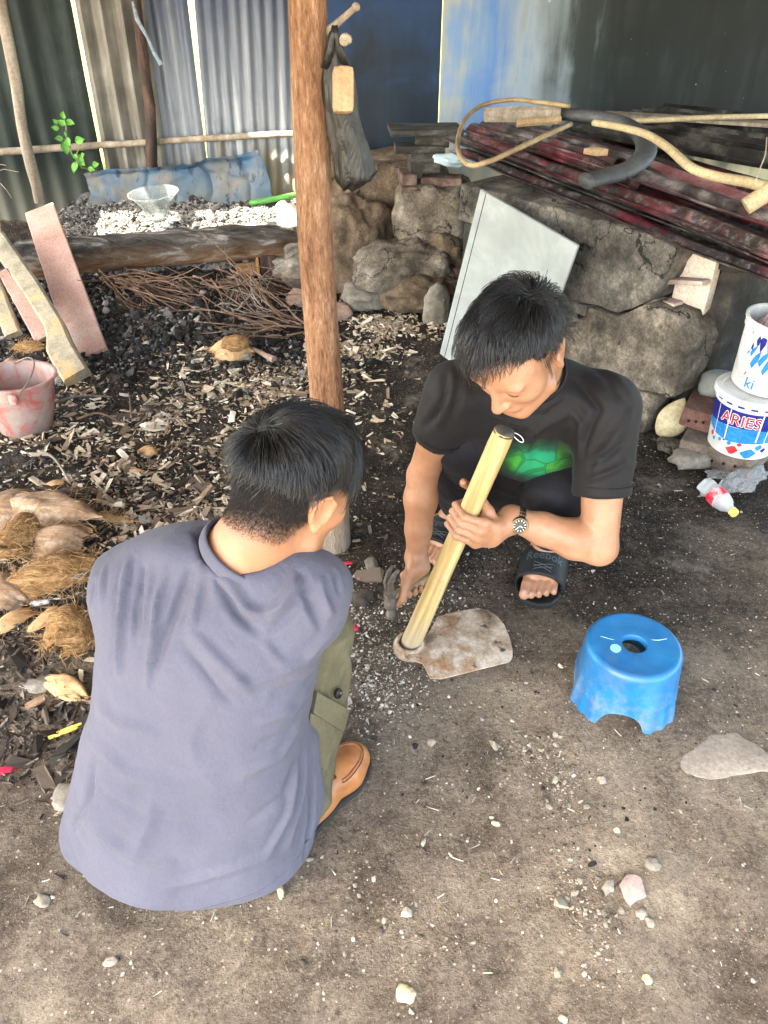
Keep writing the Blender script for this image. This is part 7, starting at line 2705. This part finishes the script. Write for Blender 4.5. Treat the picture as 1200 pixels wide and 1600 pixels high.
husk(20, 812, .19, .14, .085, .5, M_HUSKP, 'large smooth tan husk at the top left of the husk heap', 1, .1, fibre=20)
husk(78, 808, .25, .15, .07, -.15, M_HUSKP, 'husk with a grey white skin on top of the heap', 2, .05, fibre=50, dz=.03)
husk(92, 852, .21, .14, .06, .1, M_HUSKP, 'pinkish brown husk under the grey skinned one', 3, -.05, fibre=50)
husk(38, 845, .17, .10, .07, 1.2, M_HUSK, 'upright fibrous husk wedge in front of the smooth tan one', 4, .3, fibre=110, dz=.02)
husk(80, 905, .29, .14, .06, .35, M_HUSK, 'long shaggy husk in the middle of the heap', 5, -.08, fibre=150, dz=.01)
husk(10, 930, .16, .13, .05, -.5, M_HUSKP, 'husk with its pale inside showing at the left edge', 6, .15, fibre=50)
husk(8, 865, .14, .10, .06, .2, M_HUSK, 'reddish brown husk between the smooth tan and the pale inside ones', 7, .1, fibre=50)
husk(165, 815, .15, .032, .018, -.12, M_FIB, 'narrow curled strip of fibre right of the heap', 8, -.1, fibre=70)
husk(112, 998, .15, .14, .08, 1.35, M_HUSK, 'round dark fibrous husk beside the grey t-shirt', 9, .1, fibre=110, dz=.015)
husk(82, 972, .10, .05, .03, .7, M_SHELLC, 'yellowish strip of husk leaning on the dark fibrous one', 10, .2, fibre=20)
husk(20, 975, .10, .06, .03, .9, M_SHELLC, 'yellow brown scrap of husk low at the left edge', 11, .1, fibre=14)
husk(104, 1078, .12, .075, .035, -.4, M_SHELLC, 'brown coconut shell piece below the husk heap', 12, .05, fibre=8)
husk(68, 1066, .085, .06, .016, .2, M_STONE, 'flat grey shell fragment left of the brown piece', 13, 0, fibre=0)
husk(108, 775, .0955, .045, .02, .35, M_DKBARK, 'dark bark like husk strip behind the heap', 14, 0, fibre=10)
# the husk in the middle distance
hc = husk(362, 556, .19, .14, .08, .15, M_SHELLC, 'open coconut husk with fraying ends lying among wood chips', 15, .05, fibre=120, group=None)
p = G(362, 556)
link('nut', MB().ico(p + np.array([.022, -.012, .066]), (.068, .05, .028), 3, eul(.3, 0, .1), .08, 3, 6), M_HUSK, hc, smooth=True)
a, b = G(396, 545, .03), G(428, 562, .02)
put(link('stick', MB().tube([a, lerp(a, b, .6), b], [.008, .012, .017], 9), M_PSTONE), 'short club ended reddish stick right of the open husk', 'stick')
# curled pale scraps near the bucket
husk(232, 712, .085, .06, .03, .9, M_SHELLC, 'curled tan shell scrap upright among the chips', 16, .5, fibre=0, name='shell_scrap', group='curled shell scraps among the chips')
husk(212, 738, .07, .03, .012, .3, M_SHELLC, 'thin yellow shell scrap below the curled one', 17, 0, fibre=0, name='shell_scrap', group='curled shell scraps among the chips')
husk(86, 760, .05, .03, .010, .1, M_SHELLC, 'pale three cornered shell scrap at the left of the chips', 18, 0, fibre=0, name='shell_scrap', group='curled shell scraps among the chips')
husk(45, 546, .12, .05, .025, .1, M_HUSK, 'tuft of husk fibre in front of the lumber ends', 19, 0, fibre=120, name='husk_tuft', group=None)
husk(18, 572, .07, .05, .03, .5, M_HUSKP, 'brown nut half behind the pink bucket', 20, 0, fibre=8, name='nut_half', group=None)

# single scraps
def slat(name, a, b, w, th, mat, label, cat, grp=None):
    a, b = np.asarray(a), np.asarray(b)
    mb = MB().tube([a, lerp(a, b, .35), lerp(a, b, .7), b], [(th, w * .8), (th, w), (th, w), (th, w * .7)], 6, hint=(0, 0, 1))
    return put(link(name, mb, mat), label, cat, grp)


slat('lath', G(196, 862, .03), G(345, 812, .03), .012, .006, M_SHELLC, 'long pale brown stick beyond the grey shoulder', 'stick')
slat('lath', G(76, 1152, .01), G(128, 1132, .012), .008, .005, M_YCAP, 'short yellow stick left of the grey t-shirt', 'stick')
slat('lath', G(40, 1105, .01), G(70, 1090, .012), .012, .006, M_HUSKP, 'greyish splinter at the left below the husks', 'stick')
M_PINKW = pm('pink_wrapper', [(.4, (.62, .12, .16)), (.6, (.75, .4, .42))], 30, .45, bump=.5)
M_REDW = NT('bright_red_plastic').out((.6, .02, .06), .4)


def scrap(px, py, r, mat, label, cat, seed, rz=0.0, dz=0.0, amp=.22, name='wrapper', grp=None):
    p = G(px, py, r[2] * .35 + dz)
    return put(link(name, MB().ico(p, r, 3, eul(.1, .05, rz), amp, 2.3, seed, 1.0), mat, smooth=True), label, cat, grp)


scrap(318, 846, (.045, .028, .012), M_PINKW, 'pink crumpled wrapper behind the neck of the grey shirted man', 'wrapper', 1, .3, .02)
scrap(8, 1203, (.022, .010, .005), M_REDW, 'bright red plastic scrap at the left edge', 'plastic scrap', 2, .4)
scrap(543, 880, (.014, .006, .004), M_REDW, 'small red strip at the foot of the brown post', 'plastic scrap', 3, .1)
scrap(550, 982, (.018, .01, .01), M_REDW, 'tiny red scrap beside the olive knee', 'plastic scrap', 4, .1)
scrap(224, 775, (.018, .018, .008), M_SKYB, 'pale blue plastic scrap in the chips', 'plastic scrap', 5, .1) if False else None
scrap(226, 812, (.02, .02, .006), M_BOARD, 'small pale blue grey scrap among the chips', 'plastic scrap', 5, .4)
scrap(110, 578, (.06, .035, .02), NT('lilac_plastic').out((.45, .45, .62), .5), 'lilac plastic scrap by the foot of the pale beam', 'plastic scrap', 6, .2)
scrap(85, 590, (.09, .05, .03), M_FILM, 'crumpled clear film behind the pink bucket', 'wrapper', 7, .0)
scrap(110, 890, (.05, .035, .012), M_FILM, 'crumpled clear film on the husk heap', 'wrapper', 8, .3, .05)
scrap(60, 942, (.03, .008, .006), M_WPRINT, 'small white wrapper in front of the husk heap', 'wrapper', 9, .3)
# yard: flat pale stone, pink tile, pebbles
def poly_stone(pix, h, mat, label, name, cat, seed, sink=.0, cx=None):
    P = np.array([G(*p)[:2] for p in pix])
    cen = P.mean(0)
    # resample the outline
    Q = []
    for i in range(len(P)):
        a, b = P[i], P[(i + 1) % len(P)]
        for s in np.linspace(0, 1, 5)[:-1]:
            Q.append(a + (b - a) * s)
    Q = np.array(Q)
    Q = Q + .004 * np.stack([fbm(np.stack([Q[:, 0] * 40, Q[:, 1] * 40, Q[:, 0] * 0 + k], 1), 3, seed + k) for k in (0, 1)], 1) * 2
    m = len(Q)
    V, F = [], []
    z0 = min(float(gh(q[0], q[1])) for q in Q) - .004
    zt = np.mean([float(gh(q[0], q[1])) for q in Q]) + h
    rings = [(1.0, z0), (1.0, zt - h * .35), (.965, zt), (.8, zt + .001), (.55, zt + .002), (.25, zt + .0025)]
    for s, z in rings:
        c = cen + (Q - cen) * s
        V.append(np.concatenate([c, (z + .0016 * fbm(np.stack([c[:, 0] * 22, c[:, 1] * 22, c[:, 0] * 0], 1), 3, seed) * (s < 1))[:, None]], 1))
    V = np.concatenate(V + [np.array([[cen[0], cen[1], zt + .003]])])
    for k in range(len(rings) - 1):
        F += [[k * m + i, k * m + (i + 1) % m, (k + 1) * m + (i + 1) % m, (k + 1) * m + i] for i in range(m)]
    F += [[(len(rings) - 1) * m + i, (len(rings) - 1) * m + (i + 1) % m, len(V) - 1] for i in range(m)]
    A2 = np.sum(P[:, 0] * np.roll(P[:, 1], -1) - np.roll(P[:, 0], -1) * P[:, 1])
    if A2 < 0: F = [f[::-1] for f in F]
    return put(link(name, (V, F), mat, smooth='auto'), label, cat)


M_PALEST = pm('pale_flat_stone', [(.3, (.19, .160, .128)), (.5, (.28, .24, .20)), (.72, (.38, .335, .28))], 6, .9, bump=.5, bscale=50, bdist=.004, spots=[((.10, .085, .07), 9, .58, .74)])
M_TILE = pm('pinkish_tile', [(.3, (.34, .25, .22)), (.7, (.46, .36, .33))], 9, .6, bump=.15, spots=[((.34, .25, .2), 14, .62, .75)])
poly_stone([(1054, 1192), (1080, 1168), (1112, 1147), (1150, 1146), (1185, 1165), (1205, 1185), (1200, 1206), (1150, 1210), (1110, 1220), (1075, 1208)], .0028, M_PALEST, 'flat pale grey stone set in the soil below the stool', 'flat_stone', 'stone', 1)
poly_stone([(965, 1385), (978, 1368), (1002, 1375), (1008, 1404), (985, 1416)], .007, M_TILE, 'five sided pinkish tile fragment lying on the soil', 'tile_fragment', 'tile', 2)
poly_stone([(940, 1390), (946, 1380), (957, 1382), (958, 1394), (948, 1398)], .01, M_PALEST, 'small pale stone left of the pinkish tile', 'pebble', 'stone', 3)
yard = [((634, 1553), (.017, .014, .007), M_CREAM, 'yellowish crumb of foam near the bottom edge'), ((674, 1160), (.010, .009, .008), M_PALEST, 'round pebble right of the tan shoe'),
        ((868, 1148), (.007, .007, .007), M_PALEST, 'small round pebble left below the stool'), ((940, 1218), (.009, .009, .008), M_PALEST, 'round pebble below the stool'),
        ((775, 1287), (.009, .005, .004), M_CREAM, 'pale seed like chip in the middle of the yard'), ((173, 1503), (.013, .008, .006), M_PALEST, 'pale stone below the grey shirt hem'),
        ((1158, 800), (.004, .004, .003), M_CREAM, 'tiny pale pebble by the bottle cap'), ((964, 1297), (.006, .006, .004), M_CREAM, 'white pebble above the pinkish tile'),
        ((880, 1592), (.008, .006, .005), M_CREAM, 'pale pebble at the bottom edge'), ((1020, 1350), (.016, .013, .008), M_STONE, 'brown clod above the pinkish tile'),
        ((1003, 1428), (.010, .009, .006), M_PALEST, 'larger pale crumb under the pinkish tile'), ((1016, 1441), (.009, .008, .006), M_PALEST, 'smaller pale crumb under the pinkish tile'),
        ((1012, 1530), (.009, .008, .006), M_CREAM, 'cream pebble in the gravel seam near the bottom'), ((68, 1407), (.016, .012, .006), M_STONE, 'brown clod left of the shirt hem'),
        ((438, 1392), (.006, .012, .012), M_CREAM, 'pale chip under the shirt hem'), ((566, 935), (.030, .024, .018), M_DKBARK, 'dark brown stone between the post and the hammer'),
        ((580, 884), (.035, .018, .006), M_STONE, 'thin grey flat stone right of the post foot'),
        ((540, 1095), (.014, .012, .018), M_TILE, 'pinkish chip of tile right of the trouser pocket'), ((112, 1245), (.04, .03, .012), M_STONE, 'brown flat stone left of the shirt')]
for i, ((px, py), r, mat, lab) in enumerate(yard):
    scrap(px, py, r, mat, lab, 'pebble', 40 + i, i * .7, 0, .26, 'pebble', 'pebbles in the yard')
ck = G(700, 812)


# ---- twig bundles
def twigs(px0, py0, px1, py1, n, ln, label, seed, mat, spread=.05, jit=.25, dirs=None):
    r_ = np.random.default_rng(seed)
    a0, b0 = G(px0, py0, .03), G(px1, py1, .03)
    root = empty('twig_bundle', (a0 + b0) / 2, label, 'twigs', 'bundles of dry twigs before the log')
    ORI[root.name] = (a0 + b0) / 2
    for k in range(n):
        s = r_.uniform(0, .35)
        p = lerp(a0, b0, s) + r_.normal(0, spread, 3) * np.array([1, 1, .35]) + np.array([0, 0, .03])
        d = unit(unit(b0 - a0) + r_.normal(0, jit, 3) * np.array([1, 1, .5]))
        L = ln * r_.uniform(.5, 1.1)
        pts = [p]
        for q in range(7):
            d = unit(d + r_.normal(0, .16, 3) + np.array([0, 0, -.02]))
            nx_ = pts[-1] + d * L / 7
            nx_[2] = max(nx_[2], float(gh(nx_[0], nx_[1])) + .004)
            pts.append(nx_)
        link('twig', MB().tube(pts, np.linspace(.0048, .0016, 8) * r_.uniform(.6, 1.3), 5), mat, root, smooth=True)


M_TWIG = pm('dry_brown_twig', [(.3, (.06, .035, .022)), (.55, (.18, .11, .075)), (.75, (.34, .25, .19))], 9, .85, bump=.3)
M_TWIGG = pm('grey_twig', [(.3, (.09, .075, .06)), (.6, (.25, .21, .18)), (.8, (.42, .38, .33))], 9, .85, bump=.3)
twigs(165, 440, 310, 478, 46, .55, 'bundle of dark brown twigs in front of the charred log', 1, M_TWIG)
twigs(345, 440, 470, 500, 40, .5, 'reddish brown twigs lying left of the post', 2, M_TWIG, .08, .4)
twigs(395, 505, 350, 440, 26, .42, 'curly grey twigs tangled with the reddish ones', 3, M_TWIGG, .10, .7)
twigs(470, 520, 345, 505, 24, .55, 'thin brown stalks lying flat beside the post', 4, M_TWIG, .05, .3)
for k, (a, b, w) in enumerate([((314, 462), (330, 500), .004), ((60, 640), (175, 620), .005), ((90, 470), (160, 415), .003), ((380, 355), (428, 420), .0025), ((205, 652), (200, 615), .004), ((60, 705), (110, 755), .005), ((120, 655), (185, 658), .004)]):
    p, q = G(*a, .02), G(*b, .03)
    m = lerp(p, q, .5) + np.array([.0, .02, .02])
    put(link('stick', MB().tube(spl([p, m, q], 5), np.linspace(w * 1.3, w * .7, 11), 6), M_TWIGG if k % 2 else M_TWIG, smooth=True),
        ['thin curved stick rising from the twig bundle', 'long thin stick lying across the chips by the bucket', 'thin stem beside the pinkish plank', 'fine bent stem rising against the log', 'short stalk sticking up in the chips', 'thin stick at the left under the bucket', 'pale straight stick right of the bucket'][k], 'stick', 'thin sticks among the litter')


# ---- litter nobody could count
def isl_mat(name, stops, rough=.85, hue=.2):
    t = NT(name)
    g = t.n('NewGeometry')
    c = t.ramp(g.outputs['Random Per Island'], stops)
    f = t.noise(t.coord(), 70, 5, .6)
    c = t.mix(t.math('MULTIPLY', f, .35), c, (.05, .04, .03))
    return t.out(c, rough, 0, .2, t.bump(t.noise(t.coord(), 150, 4, .6), .3, .002))


def scatter(name, xy, Ls, Ws, Ts, mat, seed, tilt=.25, dz=0.0, bend=True, hfun=None):
    """thin bits: each a twisted little prism of 8 corners"""
    r_ = np.random.default_rng(seed)
    n = len(xy)
    z = (hfun or gh)(xy[:, 0], xy[:, 1])
    C = np.concatenate([xy, z[:, None]], 1)
    cor = np.array([[-1, -1, -1], [1, -1, -1], [1, 1, -1], [-1, 1, -1], [-1, -1, 1], [1, -1, 1], [1, 1, 1], [-1, 1, 1]], float)
    Q = cor[None] * np.stack([Ls / 2, Ws / 2, Ts / 2], 1)[:, None, :]
    Q = Q * r_.uniform(.55, 1.1, (n, 8, 3))
    Q[:, :, 2] += (bend * .25) * Ls[:, None] * (np.abs(cor[None, :, 0]) * r_.normal(0, .25, (n, 8)))
    a = r_.uniform(0, 2 * PI, n)
    b = r_.normal(0, tilt, n)
    g = r_.normal(0, tilt, n)
    ca, sa, cb, sb, cg, sg = np.cos(a), np.sin(a), np.cos(b), np.sin(b), np.cos(g), np.sin(g)
    x, y, zq = Q[..., 0], Q[..., 1], Q[..., 2]
    y, zq = y * cg[:, None] - zq * sg[:, None], y * sg[:, None] + zq * cg[:, None]
    x, zq = x * cb[:, None] + zq * sb[:, None], -x * sb[:, None] + zq * cb[:, None]
    x, y = x * ca[:, None] - y * sa[:, None], x * sa[:, None] + y * ca[:, None]
    W = np.stack([x, y, zq], -1)
    W = W + C[:, None, :] + np.array([0, 0, 1.0]) * (Ts * .5 + dz + np.abs(np.sin(b)) * Ls * .28)[:, None, None]
    f = np.array([[0, 3, 2, 1], [4, 5, 6, 7], [0, 1, 5, 4], [1, 2, 6, 5], [2, 3, 7, 6], [3, 0, 4, 7]])
    F = (f[None] + 8 * np.arange(n)[:, None, None]).reshape(-1, 4)
    return link(name, (W.reshape(-1, 3), F), mat, loc=(0, 0, 0), smooth=False, kind='stuff')


def lumps(name, xy, Ls, mat, seed, flat=.7, hfun=None, sink=.3):
    """rounded irregular bits: jittered icosahedra"""
    r_ = np.random.default_rng(seed)
    n = len(xy)
    b_ = MB().ico((0, 0, 0), 1.0, 1)
    U, Fi = b_.verts(), np.array(b_.F)
    z = (hfun or gh)(xy[:, 0], xy[:, 1])
    Q = U[None] * r_.uniform(.55, 1.2, (n, len(U), 1)) * np.stack([Ls * r_.uniform(.7, 1.2, n), Ls * r_.uniform(.5, .9, n), Ls * flat * r_.uniform(.5, 1, n)], 1)[:, None, :] * .5
    a = r_.uniform(0, 2 * PI, n)
    ca, sa = np.cos(a)[:, None], np.sin(a)[:, None]
    t_ = r_.normal(0, .4, n)[:, None]
    x, y, zq = Q[..., 0], Q[..., 1], Q[..., 2]
    x, zq = x * np.cos(t_) + zq * np.sin(t_), -x * np.sin(t_) + zq * np.cos(t_)
    x, y = x * ca - y * sa, x * sa + y * ca
    W = np.stack([x + xy[:, :1], y + xy[:, 1:], zq + (z + Ls * flat * (.5 - sink))[:, None]], -1)
    F = (Fi[None] + len(U) * np.arange(n)[:, None, None]).reshape(-1, 3)
    return link(name, (W.reshape(-1, 3), F), mat, loc=(0, 0, 0), smooth=False, kind='stuff')


def cloud(n, cx, cy, sx, sy, seed, rot=0.0, uniform=False, dens=None):
    r_ = np.random.default_rng(seed)
    P = r_.uniform(-1, 1, (n * 3, 2)) if uniform else r_.normal(0, .55, (n * 3, 2))
    P = P * np.array([sx, sy])
    c, s = math.cos(rot), math.sin(rot)
    P = P @ np.array([[c, s], [-s, c]]) + np.array([cx, cy])
    k = fbm(np.stack([P[:, 0] * 4.5, P[:, 1] * 4.5, P[:, 0] * 0], 1), 3, seed) * 2
    m = k > r_.uniform(-.9, .6, len(P))
    if dens is not None:
        m &= dens(P)
    return P[m][:n]


M_CHIPS = isl_mat('pale_wood_chips', [(.0, (.13, .09, .06)), (.25, (.30, .21, .14)), (.5, (.50, .39, .27)), (.75, (.64, .53, .39)), (1, (.76, .69, .57))])
M_CHIPD = isl_mat('dark_wood_chips', [(.0, (.015, .013, .012)), (.5, (.06, .047, .038)), (.85, (.15, .115, .09)), (1, (.3, .24, .19))])
M_COAL = isl_mat('charcoal_lumps', [(.0, (.004, .004, .004)), (.55, (.014, .014, .014)), (.8, (.05, .05, .05)), (.92, (.17, .165, .16)), (1, (.42, .38, .33))], .75)
M_CRUMB = isl_mat('pale_crumbs', [(.0, (.28, .24, .18)), (.5, (.5, .44, .35)), (1, (.72, .68, .6))])
M_ASHB = isl_mat('ash_lumps', [(.0, (.015, .015, .015)), (.35, (.07, .07, .073)), (.75, (.23, .225, .215)), (1, (.44, .42, .39))])
R4 = np.random.default_rng(99)
ln = lambda n, m, s: np.exp(R4.normal(math.log(m), s, n))
# chips in the left middle distance
xy = np.concatenate([cloud(2700, -.85, 2.75, .75, .65, 1), cloud(1300, -1.0, 2.1, .6, .5, 2), cloud(900, -.62, 1.85, .35, .3, 3), cloud(1300, -.45, 3.0, .35, .35, 4)])
n = len(xy); L_ = ln(n, .019, .6)
scatter('wood_chips', xy, L_, L_ * R4.uniform(.10, .42, n), ln(n, .0026, .3), M_CHIPS, 5, .22)
xy = np.concatenate([cloud(2600, -1.0, 2.3, .9, .9, 6), cloud(1400, -.7, 1.75, .45, .35, 7), cloud(1500, -.9, 1.3, .3, .3, 8)])
n = len(xy); L_ = ln(n, .017, .6)
scatter('dark_chips', xy, L_, L_ * R4.uniform(.12, .45, n), ln(n, .0035, .3), M_CHIPD, 9, .25)
# charcoal bank before the log
xy = np.concatenate([cloud(13000, -1.25, 3.75, 1.0, .42, 10), cloud(7500, -1.0, 3.3, .8, .3, 11)])
n = len(xy)
lumps('charcoal', xy, ln(n, .015, .55), M_COAL, 12, .75)
# pale crumbs near the hammer, sprinkled all over the yard
xy = np.concatenate([cloud(1500, .0, 1.52, .22, .22, 13), cloud(800, -.02, 1.32, .16, .14, 14), cloud(400, .35, 1.75, .5, .4, 15)])
n = len(xy)
lumps('pale_crumbs', xy, ln(n, .0046, .5), M_CRUMB, 16, .6)
xy = cloud(2000, .15, 1.55, 1.1, 1.0, 17, uniform=True)
n = len(xy)
lumps('grit', xy, ln(n, .0030, .5), M_CRUMB, 18, .7)
xy = np.concatenate([cloud(700, .40, .93, .05, .26, 19), cloud(260, .36, 1.12, .08, .05, 20), cloud(460, -.55, 1.02, .14, .10, 28), cloud(300, .0, .72, .3, .12, 29)])
n = len(xy)
lumps('gravel', xy, ln(n, .0052, .55), isl_mat('seam_gravel', [(0, (.05, .04, .03)), (.4, (.20, .17, .13)), (1, (.42, .37, .30))]), 21, .7)
xy = np.concatenate([cloud(1500, .4, 1.6, .9, .8, 22, uniform=True), cloud(900, .25, 1.75, .3, .2, 35)])
n = len(xy)
lumps('dark_crumbs', xy, ln(n, .0045, .6), M_COAL, 23, .7)
xy = np.concatenate([cloud(260, .1, 1.5, 1.0, .9, 24, uniform=True), cloud(500, -.8, 2.5, .8, .8, 36)])
n = len(xy); L_ = ln(n, .014, .5)
scatter('straw_bits', xy, L_, np.full(n, .0014), np.full(n, .0012), M_CRUMB, 25, .2)
# rubbish at the foot of the ledge
xy = np.concatenate([cloud(900, .06, 3.62, .30, .12, 26), cloud(400, -.1, 3.35, .2, .1, 27)])
n = len(xy); L_ = ln(n, .020, .5)
scatter('ledge_litter', xy, L_, L_ * R4.uniform(.15, .5, n), ln(n, .004, .4), M_CHIPS, 30, .3)
# ash and embers on the heap
xy = np.stack([R4.uniform(L0[0] - .1, L1[0] + .05, 22000), R4.uniform(4.05, 5.15, 22000)], 1)
hh_ = ash_h(xy[:, 0], xy[:, 1])
xy = xy[hh_ > .03]
n = len(xy)
lumps('ash_lumps', xy, ln(n, .0125, .55), M_ASHB, 31, .7, hfun=ash_h)
# sawdust spill beside the grey man's head
xy = cloud(2600, -.42, 2.55, .13, .13, 32)
n = len(xy); L_ = ln(n, .007, .5)
scatter('sawdust', xy, L_, L_ * R4.uniform(.2, .6, n), np.full(n, .002), isl_mat('yellow_sawdust', [(0, (.42, .33, .18)), (1, (.72, .62, .42))]), 33, .3)
